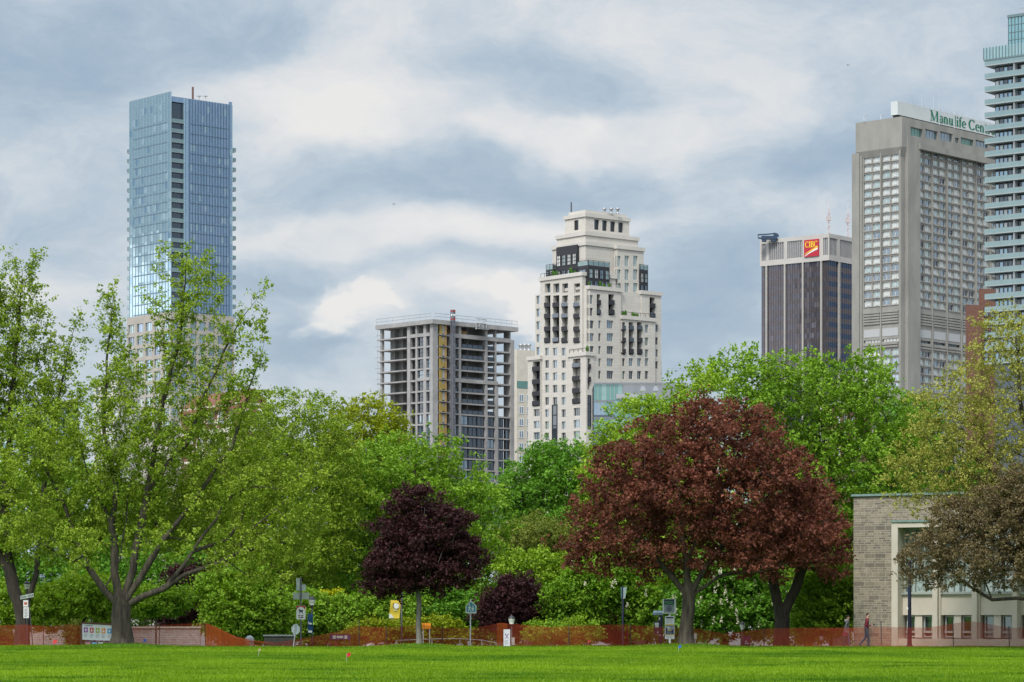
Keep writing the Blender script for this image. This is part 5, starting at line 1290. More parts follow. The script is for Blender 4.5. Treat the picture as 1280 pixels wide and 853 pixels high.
# ------------------------------------------------------------------ concrete slab tower with the roof sign
def sign_tower():
    Y0, th = 936.0, 42.0; pm = Y0 / F; C = corner(1127, Y0)
    b = Block(C, th, 1, 1, GB, Z_at(184, Y0)); b.wl, b.wr = b.L.s_of(1076), b.R.s_of(1252); L, R = b.L, b.R
    root = building('concrete_tower', 'tall beige concrete slab tower with rows of paired windows and a green lettered roof sign', 'office tower', C, BG)
    W_ = Windows(root, 'window', 98); unit = MB()
    z_first = L.z_of(1090, 189.8); dz = 10.62 * pm
    rows = [z_first - k * dz for k in range(19)] + [L.z_of(1090, 442.5) - k * dz for k in range(5)]
    left_bays = [(1079.8, 1100.2), (1102.8, 1123.2)]; right_bays = [(1148.2, 1163.6), (1166.6, 1182), (1184.8, 1200), (1203.2, 1218), (1221.6, 1236), (1239, 1251)]
    white = M_WHITE
    for Fc, bays, ops, pn in ((L, left_bays, b.opl, (M_CURTAIN, M_CURTAIN, M_CURTAIN, M_GLASS_PALE)), (R, right_bays, b.opr, (M_GLASS_MID, M_GLASS_PALE, M_GLASS_MID, M_CURTAIN, M_CURTAIN, M_GLASS_PALE, M_GLASS_DARK))):
        for x0, x1 in bays:
            a, e = sorted((Fc.s_of(x0), Fc.s_of(x1))); m = (a + e) / 2
            for z in rows:
                ops.append((a, e, z - dz * .36, z + dz * .38, .5))
                for u, v in ((a + .1, m - .3), (m + .3, e - .1)):
                    pane = random.choice(pn) if Fc is R or z > rows[9] else random.choice((M_CURTAIN, M_GLASS_PALE, M_GLASS_MID))
                    W_.add(Fc, (u, v, z - dz * .36, z + dz * .38), .5, pane, white, 2, 1, .12, .1)
                    Fc.box(unit, (u + v) / 2 - .55, (u + v) / 2 + .55, z - dz * .36, z - dz * .24, -.46, -.15, 1)
                Fc.box(unit, m - .28, m + .28, z - dz * .36, z + dz * .38, -.49, -.06, 0)
                Fc.box(unit, a - .05, e + .05, z - dz * .46, z - dz * .37, .012, .2, 0)
            # louvred plant floors
            for y in (391.5, 394.8, 398.2, 401.6, 405, 431.5, 435): 
                z = L.z_of(1090, y) ; Fc.box(unit, a, e, z - .28, z + .28, .012, .40, 0)
            z = L.z_of(1090, 417); Fc.box(unit, a + .1, e - .1, z - 5 * pm, z + 5 * pm, .012, .10, 2)
            z = L.z_of(1090, 427); ops.append((a, e, z - .45, z + .45, .6)); W_.add(Fc, (a, e, z - .45, z + .45), .6, M_CURTAIN if Fc is L else M_GLASS_DARK, M_DARKMETAL, 5, 1, .12, .05)
    mb = MB(); b.emit(mb); 
    # flanges and corner piers, standing proud
    L.box(mb, L.s_of(1075.5), L.s_of(1066.5), GB, Z_at(184, Y0) - .3, -8, .8); L.box(mb, L.s_of(1078.2), L.s_of(1075.7), GB, Z_at(186, Y0), -2, .45)
    L.box(mb, .05, L.s_of(1124.6), GB, Z_at(184, Y0), -.05, .45)
    R.box(mb, R.s_of(1131), R.s_of(1146.6), GB, R.z_of(1138, 172.5), -.05, 1.3)
    for x in (1164.9, 1183.4, 1201.6, 1219.8, 1237.6): s = R.s_of(x); R.box(mb, s - .22, s + .22, GB, R.z_of(1160, 184), 0.01, .42)
    s = L.s_of(1101.5); L.box(mb, s - .2, s + .2, GB, Z_at(186, Y0), .01, .42)
    mb.build('wall', M_CONC, root); unit.build('spandrel', [M_CONC, M_GREYPAINT, pbr('grey_plant_panel', (.40, .40, .40), (.36, .36, .36))], root)
    # crown block with clerestory strip and chamfered underside
    ct = Block(C - b.l * .8 - b.r * .9, th, L.s_of(1071.5) + .8, b.wr + .9, Z_at(184, Y0) + .02, Z_at(146.5, Y0)); mb = MB()
    for x0, x1, y0, y1 in ((1138.3, 1153.5, 160.2, 171), (1156.5, 1172.3, 163, 174), (1175, 1191, 166, 176.5), (1194, 1198.5, 172.5, 179), (1201, 1217, 173.5, 181.5), (1219.5, 1236, 176.5, 184.5)):
        q = ct.R.rect(x0, x1, y0, y1); ct.opr.append(q + (.8,)); W_.add(ct.R, q, .8, random.choice((M_GLASS_MID, M_GLASS_PALE, M_GLASS_TEAL)), M_GREYPAINT, 4, 1, .12, .12)
    ct.emit(mb)
    zl = ct.z0
    ct.R.box(mb, ct.R.s_of(1147), ct.R.s_of(1252), ct.R.z_of(1150, 187.5), ct.R.z_of(1150, 175.5) - 1.2, .012, 1.1)
    p = [ct.L.pt(0, zl, 0), ct.L.pt(ct.wl, zl, 0), ct.L.pt(ct.wl, zl, -1.5), ct.L.pt(0, zl, -1.5)]
    mb.poly([ct.L.pt(0, zl, 0), ct.L.pt(ct.wl, zl, 0), ct.L.pt(ct.wl, zl - 2.2, -.88), ct.L.pt(0, zl - 2.2, -.88)])
    mb.poly([ct.R.pt(0, zl, 0), ct.R.pt(5, zl, 0), ct.R.pt(5, zl - 3.0, -.75), ct.R.pt(0, zl - 3.0, -.75)])
    mb.build('crown_block', M_CONC, root); W_.build()
    # roof sign box with its green letters
    Cs = C + b.l * 3.2 + b.r * 2.4; sb = Block(Cs, th, 1, 1, ct.z1 + 1.5, Z_at(126.5, Y0 + 4)); sb.wl, sb.wr = sb.L.s_of(1113.5), sb.R.s_of(1256)
    mb = MB(); sb.emit(mb); so = mb.build('roof_sign', pbr('sign_white', (.52, .54, .535), (.48, .50, .495), .6, .2), root)
    pl = Block(Cs + b.l * .5 + b.r * .5, th, sb.wl - 1, sb.wr - 1, ct.z1, ct.z1 + 1.6); mb = MB(); pl.emit(mb); mb.build('sign_base', M_DARKMETAL, root)
    g = MB(); hh = sb.z1 - sb.z0; s0, s1 = sb.R.s_of(1162.5), sb.R.s_of(1244); sz = hh * .78
    tw = letters(MB(), 'Manulife Centre', lambda u, v, o: Vector((0, 0, 0)), sz, 1.0)
    k = (s1 - s0) / tw
    letters(g, 'Manulife Centre', lambda u, v, o: sb.R.pt(s0 + u * k, sb.z0 + hh * .13 + v, .05 + o), sz, 1.0, .19, 0, 0, .02, make=lambda q: q.build('letter', pbr('sign_green', (.012, .15, .085), (.012, .14, .08), .5), so))
    for x in np.linspace(1140, 1244, 16): s = sb.R.s_of(x); g = MB(); g.tube([sb.R.pt(s, sb.z1, -.3), sb.R.pt(s, sb.z1 + .9, .5)], .09, 4); g.build('floodlight_bracket', M_GREYPAINT, so)
    for px, py in ((1152, 120), (1167, 119), (1174, 108), (1193, 125)):
        q = P(px, 128, Y0 + 22); g = MB(); g.tube([(q.x, q.y, ct.z1), (q.x, q.y, Z_at(py, Y0 + 22))], [.16, .08], 5); g.build('antenna', M_STEEL, root)
    for px in (1080, 1101):
        q = P(px, 150, Y0 + 8); z = ct.L.z_of(px, 148) - .3; z = ct.z1; g = MB(); g.tube([(q.x, q.y, z), (q.x, q.y, z + 1.8), (q.x + 1, q.y, z + 2.0)], .12, 5); g.build('roof_davit', M_STEEL, root)
sign_tower()

# ------------------------------------------------------------------ balcony tower cut by the right edge
def balcony_tower():
    Y0, th = 640.0, 38.0; pm = Y0 / F; C = corner(1330, Y0); b = Block(C, th, 1, 30, GB, Z_at(60, Y0)); L = b.L; b.wl = L.s_of(1244)
    root = building('balcony_tower', 'teal glass apartment tower with a white-edged balcony on every floor at the frame edge', 'apartment tower', C, BG)
    mb = MB(); b.emit(mb); mb.build('wall', M_GLASS_DARK, root)
    z_first = L.z_of(1250, 83); Ym = C.y + L.s_of(1250) * b.l.y; fh = 16.2 * Ym / F
    W_ = Windows(root, 'window', 95); blue = mirror_glass('condo_blue_glass', (.6, .8, .92), .05, (.07, .11, .14), .45)
    for k in range(24):
        z = z_first - k * fh
        g = MB(); e = b.wl + 1.7
        L.box(g, 0.3, e, z, z + .28, .02, 1.9, 0); L.box(g, .3, e, z + .283, z + 1.22, 1.78, 1.88, 1); L.box(g, e - .1, e, z + .283, z + 1.22, .05, 1.77, 1)
        L.box(g, b.wl + .02, e, z + .002, z + .27, -4, 0.01, 0); L.box(g, e - .1, e, z + .283, z + 1.22, -4, .04, 1)
        L.box(g, .3, e, z + 1.225, z + 1.28, 1.76, 1.9, 0)
        s = .6
        while s < e - .3: L.box(g, s - .04, s + .04, z + .283, z + 1.22, 1.885, 1.92, 0); s += 1.6
        s = L.s_of(1272); L.box(g, s - .12, s + .12, z + .28, z + fh - .02, .3, 1.75, 2)
        g.build('balcony', [pbr('pale_slab', (.30, .34, .34), (.25, .29, .29), .7), M_RAIL_GLASS, M_GREYPAINT], root)
        n = 16
        for j in range(n):
            a, d = b.wl * j / n, b.wl * (j + 1) / n
            if j < 6: continue
            W_.add(L, (a + .06, d - .06, z + .3, z + fh - .35), -.02, random.choice((M_GLASS_MID, blue, M_CURTAIN, M_GLASS_DARK, blue)), M_GREYPAINT, 1, 1, .1, .08)
    W_.build()
    # glazed screen round the top and the penthouse over it
    m = MB(); z0, z1 = L.z_of(1250, 74.5), L.z_of(1250, 60); e = b.wl + 1.9; n = 24
    for k in range(n):
        a, d = e * k / n, e * (k + 1) / n; L.quad(m, a + .05, d - .05, z0, z1, 2.0, 0, .01); L.box(m, d - .07, d + .07, z0, z1, 1.9, 2.12, 1)
    L.box(m, 0, e, z0 - .35, z0 - .01, -3, 2.05, 1); L.box(m, e - .08, e, z0, z1, -4, 1.9, 0)
    m.build('roof_screen', [mirror_glass('screen_glass', (.62, .80, .80), .06, (.14, .21, .21), .42), pbr('screen_frame', (.13, .19, .20))], root)
    pc = Block(C + b.r * 2.2, th, L.s_of(1254.5), 18, b.z1 - 2, Z_at(22, Y0 + 8)); pc.z1 = L.z_of(1256, 20.5); g = MB(); pc.emit(g, 0)
    n = 18; hh = pc.z1 - L.z_of(1256, 58)
    for k in range(n + 1): s = pc.wl * k / n; pc.L.box(g, max(0.01, s - .07), min(pc.wl - .01, s + .07), pc.z0, pc.z1, .01, .14, 1)
    for k in range(5): z = pc.z1 - hh * k / 4; pc.L.box(g, .02, pc.wl - .02, z - .07, z + .07, .012, .12, 1)
    pc.L.box(g, -.2, pc.wl + .1, pc.z1 - .02, pc.z1 + .6, -17, .3, 1)
    g.build('penthouse', [mirror_glass('penthouse_glass', (.5, .75, .78), .07, (.06, .13, .135), .5), pbr('screen_frame', (.13, .19, .20))], root)
    g = MB()
    for px in (1272.5, 1276, 1279.5):
        q = pc.L.pt(pc.L.s_of(px), pc.z1 + .5, -1); g.tube([q, q + Vector((0, 0, 1.7))], .08, 4)
    a = pc.L.pt(pc.L.s_of(1272.5), pc.z1 + 2.1, -1); c = pc.L.pt(pc.L.s_of(1290), pc.z1 + 2.1, -1); g.tube([a, c], .07, 4); g.build('guard_rail', M_STEEL, root)
    g = MB(); q = pc.L.pt(pc.L.s_of(1283), 0, -6); z = pc.L.z_of(1280, 5); g.hexa([(q.x - 1.6, q.y - 1, z - .9), (q.x + 3, q.y - 1, z - .9), (q.x + 3, q.y + 1, z - .9), (q.x - 1.6, q.y + 1, z - .9), (q.x - 2.2, q.y - 1, z + .4), (q.x + 3, q.y - 1, z + .4), (q.x + 3, q.y + 1, z + .4), (q.x - 2.2, q.y + 1, z + .4)]); g.box(q.x + .4, q.x + 1.4, q.y - .5, q.y + .5, pc.z1 + .6, z - .9); g.build('roof_crane', M_WHITE, root)
balcony_tower()

# ------------------------------------------------------------------ stone-faced college building
def stone_building():
    Y = 154.0; x0 = X_at(1067, Y); zb = gz(x0 + 2, Y) - .8; c30, s30 = math.cos(rad(30)), math.sin(rad(30))
    root = thing('stone_building', 'low flat-roofed stone building with cream framed window bays at the lawn edge', 'college building', (x0, Y, zb))
    Fc = Face((x0, Y), (c30, -s30), (-s30, -c30)); zt = Z_at(621, Y); Yr = Y + Fc.s_of(1135) * Fc.d.y
    def S(px): return Fc.s_of(px)
    def Z(py): return EYE + (HZ - py) * Yr / F
    E = S(1400); m = MB(); ops = [(S(1117), S(1392), zb - .1, Z(653), 1.3)]
    Fc.wall(m, 0, E, zb, zt, ops); Fc.box(m, 0, E, zb, zt, -14.3, -14)
    for a in (0, E): m.poly([Fc.pt(a, zb, 0), Fc.pt(a, zb, -14), Fc.pt(a, zt, -14), Fc.pt(a, zt, 0)], [(0, zb), (14, zb), (14, zt), (0, zt)])
    m.build('stone_wall', brick_mat('grey_ashlar', (.31, .268, .205), (.165, .145, .122), (.43, .385, .31), .40, .125, .012, .9, .5, .34), root)
    m = MB(); Fc.box(m, -.10, E, zt + .003, zt + .12, -14.4, .12); m.build('roof', M_COPPER, root)
    m = MB(); Fc.box(m, S(1115), E, Z(653), Z(650.6), .004, .16); m.build('flashing', M_COPPER, root)
    m = MB()                                                             # cream frame, mullion columns, spandrels, plinth
    Fc.box(m, S(1115.2), S(1123), zb, Z(653) - .01, -1.2, .10); Fc.box(m, S(1123.05), S(1392), Z(659.5), Z(653) - .01, -1.2, .09)
    cols = [1166.3, 1215.6, 1266.0, 1316.4, 1366.8]
    for c in cols: Fc.box(m, S(c - 3.2), S(c + 3.2), zb, Z(659.6), -1.2, -.25); Fc.box(m, S(c - 5), S(c - 3.25), zb, Z(659.7), -1.2, -.5); Fc.box(m, S(c + 3.25), S(c + 5), zb, Z(659.7), -1.2, -.5)
    Fc.box(m, S(1123.1), S(1392), zb, Z(798.5), -1.2, .02)
    m.build('window_surround', M_CREAM, root)
    bays = list(zip([1118] + cols, cols + [1397])); W_ = Windows(root, 'window', 60); m = MB(); sill = MB()
    fr = pbr('grey_green_frame', (.36, .39, .36), (.30, .33, .31), .5)
    tall = mirror_glass('tall_window_glass', (.66, .78, .70), .04, (.17, .215, .185), .35); lowg = mirror_glass('low_window_glass', (.5, .6, .57), .04, (.03, .042, .04), .22)
    for p, q in bays:
        a, e = S(p + 5), S(q - 5)
        Fc.box(m, a, e, Z(769), Z(743), -1.2, -.62); mid = (a + e) / 2; Fc.box(m, mid - .20, mid + .20, Z(797.4), Z(769) - .005, -1.2, -.70)
        W_.add(Fc, (a, e, Z(742), Z(659.8)), .95, tall, fr, 3, 2, .07, .09)
        for u, v in ((a + .12, mid - .23), (mid + .23, e - .12)):
            W_.add(Fc, (u, v, Z(797), Z(769.5)), 1.0, lowg, fr, 1, 1, .07, .08)
            Fc.box(sill, u, v, Z(790) - .06, Z(790) + .05, -.9, -.78)
        Fc.box(sill, a, e, Z(743.2), Z(741.4), -.6, -.47)
    m.build('spandrel', M_CREAM, root); sill.build('sill', fr, root); W_.build()
    m = MB(); Fc.box(m, S(1117), E - .5, zb, zt - .3, -6.2, -6); m.build('inner_wall', M_CREAM, root)
stone_building()

# pale brick garden wall beyond the netting
x0, x1, Y = X_at(-60, 170), X_at(250, 170), 170.0
mb = MB(); fc = Face((x0, Y), (1, 0), (0, -1)); z0 = -1.3; z1 = Z_at(785.5, Y)
b_ = MB(); fc.wall(b_, 0, x1 - x0, z0 - .3, z1, []); b_.box(x0, x1, Y + .004, Y + .35, z0 - .3, z1)
w = thing('garden_wall', 'pale pinkish brick garden wall behind the netting by the notice board', 'wall', (x0, Y, z0))
b_.build('wall', brick_mat('pale_brick', (.47, .42, .39), (.36, .31, .285), (.55, .53, .50), .42, .14, .02), w)
b_ = MB(); b_.box(x0 - .05, x1 + .05, Y - .07, Y + .42, z1, z1 + .1); b_.build('coping', M_CREAM, w)
# ================================================================== NETTING FENCE
def fence():
    m, nt, out = new_mat('orange_netting'); N = nt.nodes.new
    uv = N('ShaderNodeUVMap')
    def wave(dx, dy, sc):
        mp = N('ShaderNodeMapping'); mp.inputs['Scale'].default_value = (dx, dy, 1); link(nt, uv.outputs[0], mp.inputs['Vector'])
        s = N('ShaderNodeSeparateXYZ'); link(nt, mp.outputs[0], s.inputs[0]); r = []
        for ax in ('X', 'Y'):
            f = N('ShaderNodeMath'); f.operation = 'FRACT'; link(nt, s.outputs[ax], f.inputs[0])
            g = N('ShaderNodeMath'); g.operation = 'LESS_THAN'; g.inputs[1].default_value = sc; link(nt, f.outputs[0], g.inputs[0]); r.append(g.outputs[0])
        mx = N('ShaderNodeMath'); mx.operation = 'MAXIMUM'; link(nt, r[0], mx.inputs[0]); link(nt, r[1], mx.inputs[1]); return mx.outputs[0]
    w = wave(1 / .034, 1 / .028, .265)
    d = N('ShaderNodeBsdfDiffuse'); d.inputs['Color'].default_value = (.35, .058, .030, 1)
    t = N('ShaderNodeBsdfTranslucent'); t.inputs['Color'].default_value = (.35, .055, .026, 1)
    a = N('ShaderNodeMixShader'); a.inputs[0].default_value = .35; link(nt, d.outputs[0], a.inputs[1]); link(nt, t.outputs[0], a.inputs[2])
    tr = N('ShaderNodeBsdfTransparent'); s = N('ShaderNodeMixShader')
    link(nt, w, s.inputs[0]); link(nt, tr.outputs[0], s.inputs[1]); link(nt, a.outputs[0], s.inputs[2]); link(nt, s.outputs[0], out.inputs['Surface'])
    top = [(-40, 783), (0, 782), (30, 781), (58, 783), (85, 781), (115, 783), (160, 783), (200, 782), (230, 780), (258, 779), (275, 786), (295, 796), (320, 801), (345, 803), (368, 800), (385, 797), (400, 794), (420, 790), (445, 783), (470, 784), (492, 784), (525, 781),
           (555, 785), (590, 785.5), (610, 782), (625, 778.5), (650, 781), (690, 784), (730, 782), (778, 781), (830, 784), (870, 786), (905, 792), (930, 789), (960, 786), (1000, 785), (1060, 785), (1100, 784), (1160, 785), (1190, 780), (1212, 776.5), (1235, 780), (1262, 785), (1320, 784)]
    xs = np.array([p[0] for p in top], float); ys = np.array([p[1] for p in top], float)
    depth = lambda px: np.interp(px, [-40, 250, 420, 900, 1060, 1320], [152, 152, 151.2, 150.5, 148.2, 144.5])
    Yc = 151.0
    root = thing('safety_fence', 'orange-red plastic mesh safety fence sagging between thin posts along the lawn edge', 'fence', (X_at(640, Yc), Yc, 0))
    mb = MB(); px = np.arange(-40, 1320.1, 2.5); nz = 5; U = 0.0; prev = None; grid = []
    for i, x in enumerate(px):
        Y = float(depth(x)) + .05 * math.sin(x * .09) + .03 * math.sin(x * .31); wx = X_at(x, Y); b = gz(wx, Y) + .02
        zt = float(Z_at(np.interp(x, xs, ys), Y)) + .012 * math.sin(x * .8); hgt = max(zt - b, .12)
        if prev is not None: U += math.hypot(wx - prev[0], Y - prev[1])
        prev = (wx, Y); row = []
        slack = max(0, 1.05 - hgt)
        for j in range(nz + 1):
            t = j / nz; row.append((Vector((wx, Y + .06 * math.sin(t * 3 + x * .05) + slack * .35 * math.sin(t * 9 + x * .13) * (1 - t), b + hgt * t)), (U, t * 1.1)))
        grid.append(row)
    for i in range(len(grid) - 1):
        for j in range(nz):
            q = [grid[i][j], grid[i + 1][j], grid[i + 1][j + 1], grid[i][j + 1]]; mb.poly([c[0] for c in q], [c[1] for c in q], 0, True)
    mb.build('netting', m, root)
    fold = m.copy(); fold.name = 'bright_orange_netting'; _M['fold'] = fold
    for nd in fold.node_tree.nodes:
        if nd.type in ('BSDF_DIFFUSE', 'BSDF_TRANSLUCENT'): nd.inputs['Color'].default_value = (.50, .12, .035, 1)
    # doubled-over folds of netting: a thicker, brighter stretch
    for x0, x1, lab in ((257, 312, 'doubled orange netting folding down to the ground'), (621, 634, 'narrow doubled-over fold of netting')):
        mb = MB(); n = 14
        for lay in range(2):
            for i in range(n):
                q = []
                for x, t in ((x0 + (x1 - x0) * i / n, 0), (x0 + (x1 - x0) * (i + 1) / n, 0), (x0 + (x1 - x0) * (i + 1) / n, 1), (x0 + (x1 - x0) * i / n, 1)):
                    Y = float(depth(x)) - .12 - .09 * lay; wx = X_at(x, Y); b = gz(wx, Y); zt = float(Z_at(np.interp(x, xs, ys), Y)) - .01
                    q.append((Vector((wx, Y + .05 * math.sin(x * .7), b + max(zt - b, .1) * t)), (wx + .03 * lay, t * 1.1 + .02 * lay)))
                mb.poly([c[0] for c in q], [c[1] for c in q], 0, True)
        mb.build('netting_fold', fold, root, lab)
    rust = pbr('rusty_post', (.055, .030, .024), (.030, .020, .018), .8, 6.0)
    for x, y in ((-30, 776), (54, 779), (114, 772), (199, 779), (257, 779), (449, 775), (483, 783), (553, 782), (712, 781), (788, 779), (846, 783), (955, 783), (1102, 776), (1192, 775), (1262, 783), (1310, 778)):
        Y = float(depth(x)) - .05; wx = X_at(x, Y); g = MB(); b = gz(wx, Y); zt = float(Z_at(y, Y)); lean = random.uniform(-.05, .05)
        g.tube([(wx, Y, b - .1), (wx + lean, Y, zt)], .022, 6); g.build('post', rust, root)
fence()

# ================================================================== LAMPS, BANNERS, SIGNS
M_OPAL = pbr('lantern_glass', (.62, .62, .58), (.55, .55, .52), .25, 3.0)
def lantern(mb_post, root, x, y, zb, zt, w):
    """post-top lantern: cage base, opal bowl, hooded cap with finial; zt = tip height"""
    h = w * 1.55
    g = MB(); z = zt - h
    g.lathe((x, y, z), [(w * .10, -w * .25), (w * .13, 0), (w * .30, w * .06), (w * .30, w * .12)], 12); g.build('collar', M_BLACK, root)
    g = MB(); g.lathe((x, y, z), [(w * .27, w * .12), (w * .40, w * .45), (w * .46, w * .80), (w * .47, w * .90)], 12); g.build('lantern_bowl', M_OPAL, root)
    g = MB(); g.lathe((x, y, z), [(w * .50, w * .90), (w * .52, w * .97), (w * .40, w * 1.15), (w * .16, w * 1.30), (w * .07, w * 1.36), (w * .08, w * 1.44), (.005, w * 1.55)], 12); g.build('lantern_cap', M_BLACK, root)
    return z - w * .25
def post(g, x, y, z0, z1, r, foot=True):
    prof = [(r, 0), (r, z1 - z0)]
    if foot: prof = [(r * 3.0, 0), (r * 3.0, .08), (r * 1.9, .16), (r * 1.7, .55), (r * 1.15, .66), (r * 1.05, .7), (r, z1 - z0)]
    g.lathe((x, y, z0), prof, 12)
LG = 'black lantern street lamps'
def lamp(px, tip, Y, w, label):
    p = P(px, tip, Y); zb = gz(p.x, Y); root = thing('street_lamp', label, 'street lamp', (p.x, Y, zb), LG)
    zc = lantern(None, root, p.x, Y, zb, p.z, w); g = MB(); post(g, p.x, Y, zb, zc, .045 if p.z - zb > 1.6 else .03); g.build('pole', M_BLACK, root)
    return root, p
lamp(34, 725, 157, .36, 'black lantern lamp behind the street name blade')
rl, pl_ = lamp(390, 744, 160, .40, 'black lantern lamp carrying a navy blue banner')
lamp(639.5, 768, 158, .38, 'black lantern lamp rising behind the white pillar sign')
lamp(928, 776, 158, .34, 'black lantern lamp behind the small purple notice')
lamp(1027, 792, 156, .25, 'knee-high lantern lamp by the stone building shrubs')
# the navy banner
def banner(root, x0, x1, y0, y1, Y, mats, marks, tilt=0.0):
    a, c = P(x0, y1, Y), P(x1, y0, Y); g = MB(); n = 8
    for i in range(n):
        z0, z1 = a.z + (c.z - a.z) * i / n, a.z + (c.z - a.z) * (i + 1) / n; w0, w1 = [.03 * math.sin(k / n * 6) for k in (i, i + 1)]
        s0, s1 = tilt * (i / n - .5), tilt * ((i + 1) / n - .5)
        g.hexa([(a.x + s0, Y + w0, z0), (c.x + s0, Y + w0, z0), (c.x + s0, Y + w0 + .02, z0), (a.x + s0, Y + w0 + .02, z0), (a.x + s1, Y + w1, z1), (c.x + s1, Y + w1, z1), (c.x + s1, Y + w1 + .02, z1), (a.x + s1, Y + w1 + .02, z1)], 0)
    o = g.build('banner', mats[0], root)
    W_, H_ = c.x - a.x, c.z - a.z
    for k, (kind, u, v, r, m) in enumerate(marks):
        g = MB(); s = tilt * (v - .5)
        if kind == 'rect': g.box(a.x + s + u[0] * W_, a.x + s + u[1] * W_, Y - .045 - .003 * k, Y - .035 - .003 * k, a.z + r[0] * H_, a.z + r[1] * H_)
        else:
            n = 20; t0, t1 = (0, 6.2832) if kind == 'disc' else (0, 1.5708)
            g.poly([(a.x + s + u * W_, Y - .05 - .003 * k, a.z + v * H_)] * (0 if kind == 'disc' else 1) + [(a.x + s + u * W_ + r * math.cos(t0 + (t1 - t0) * i / n), Y - .05 - .003 * k, a.z + v * H_ + r * math.sin(t0 + (t1 - t0) * i / n)) for i in range(n + (0 if kind == 'disc' else 1))])
        g.build('banner_print', m, o)
    return o
NAVYC = pbr('navy_cloth', (.012, .055, .15), (.010, .048, .13), .8, 4); WHITEC = pbr('white_print', (.70, .70, .70), None, .7)
banner(rl, 384.6, 391.2, 767.5, 792, 159.85, [NAVYC], [('rect', (.12, .22), .5, (.46, .62), WHITEC), ('rect', (.3, .78), .5, (.46, .53), WHITEC), ('rect', (.40, .55), .5, (.53, .57), WHITEC), ('rect', (.12, .85), .5, (.04, .15), WHITEC)])
# yellow banner on its pole
p = P(502, 745, 156); zb = gz(p.x, 156)
yb = thing('banner_pole', 'dark pole with yellow white-spotted banner beside the small purple maple', 'banner pole', (p.x, 156, zb)); g = MB(); post(g, p.x, 156, zb, Z_at(738, 156), .05); g.build('pole', M_BLACK, yb)
g = MB(); 
for y in (750.5, 773.5): z = Z_at(y, 156); g.tube([(p.x, 155.95, z), (X_at(487, 156), 155.95, z)], .015, 6)
g.build('banner_arm', M_BLACK, yb)
YEL = pbr('yellow_cloth', (.62, .46, .045), (.56, .41, .04), .8, 4); DK = pbr('dark_print', (.05, .05, .05))
banner(yb, 487.2, 500.3, 750.5, 773.3, 155.9, [YEL], [('disc', .60, .68, .15, WHITEC), ('quarter', .02, .02, .24, WHITEC), ('rect', (.26, .36), .7, (.74, .82), DK), ('rect', (.26, .34), .7, (.62, .68), DK), ('rect', (.34, .70), .5, (.45, .48), WHITEC)], tilt=.10)
# tall banner post with edge-on banner
p = P(778.5, 733, 157); zb = gz(p.x, 157); bp = thing('banner_pole', 'tall slim dark pole with an edge-on white pennant banner at its top', 'banner pole', (p.x, 157, zb)); g = MB(); post(g, p.x, 157, zb, p.z, .06); g.build('pole', M_NAVY, bp)
g = MB(); a = P(779.5, 749, 157); 
for dx, d2, m_ in ((.02, -.9, 0), (-.02, .7, 1)):
    g.poly([(p.x + dx, 157 - .06, a.z), (p.x + dx + .08 * (1 if dx > 0 else -.6), 157 + d2, a.z + .05), (p.x + dx + .17 * (1 if dx > 0 else -.5), 157 + d2, p.z - .05), (p.x + dx, 157 - .06, p.z - .08)], None, m_)
g.build('banner', [pbr('pale_teal_cloth', (.30, .38, .38), None, .8), pbr('dark_teal_cloth', (.08, .20, .20), None, .8)], bp)
# tall dark pole before the stone building
p = P(1137, 700, 149.5); zb = gz(p.x, 149.5); tp = thing('light_pole', 'tall navy pole on a flared base in front of the stone building windows', 'light pole', (p.x, 149.5, zb))
g = MB(); g.lathe((p.x, 149.5, zb), [(.24, 0), (.24, .05), (.15, .10), (.12, .2), (.115, .9), (.105, 1.0), (.095, 1.05), (.085, p.z - zb)], 14); g.build('pole', M_NAVY, tp)
g = MB(); g.lathe((p.x, 149.5, zb), [(.26, .0), (.26, .03), (.24, .035)], 14); g.build('base', M_GREYPAINT, tp)
g = MB(); a, c = P(1134.2, 757, 149.5), P(1136.4, 736, 149.5); g.hexa([(a.x + .05, 149.45, a.z), (c.x, 149.45, a.z + .1), (c.x, 149.47, a.z + .1), (a.x + .05, 149.47, a.z), (a.x - .0, 149.45, c.z), (c.x, 149.45, c.z), (c.x, 149.47, c.z), (a.x - .0, 149.47, c.z)]); g.build('banner', NAVYC, tp)
g = MB(); q = P(1134.3, 761, 149.4); g.lathe((q.x, q.y, q.z), [(.03, -.06), (.05, 0), (.03, .06)], 8); g.build('bracket', M_WHITE, tp)

def board(root, name, x0, x1, y0, y1, Y, thick, mats, m=0, parent=None):
    a, c = P(x0, y1, Y), P(x1, y0, Y); g = MB(); g.box(a.x, c.x, Y, Y + thick, a.z, c.z); return g.build(name, mats, parent or root)
def flat(g, x0, x1, y0, y1, Y, m): a, c = P(x0, y1, Y), P(x1, y0, Y); g.box(a.x, c.x, Y - .006, Y, a.z, c.z, m)
# notice board
Y = 151.4; p = P(120, 806, Y); zb = gz(p.x, Y)
nb = thing('notice_board', 'white notice board with five coloured squares under a brown rail beside the big maple trunk', 'notice board', (p.x, Y, zb))
WB = pbr('board_white', (.62, .63, .66), (.57, .58, .61), .5, 2)
a, c = P(102.5, 799.8, Y), P(140.5, 779.6, Y); g = MB(); g.hexa([(a.x, Y, a.z), (c.x, Y, a.z - .06), (c.x, Y + .05, a.z - .06), (a.x, Y + .05, a.z), (a.x, Y, c.z), (c.x, Y, c.z - .09), (c.x, Y + .05, c.z - .09), (a.x, Y + .05, c.z)]); bd = g.build('board', WB, nb)
cols = [(.25, .03, .30), (.52, .03, .06), (.32, .38, .03), (.74, .28, .03), (.02, .26, .52)]
ms = [pbr('square_%s' % n, c_, None, .6) for n, c_ in zip(('purple', 'red', 'green', 'orange', 'blue'), cols)] + [WHITEC, pbr('print_grey', (.30, .30, .33), None, .7)]
g = MB()
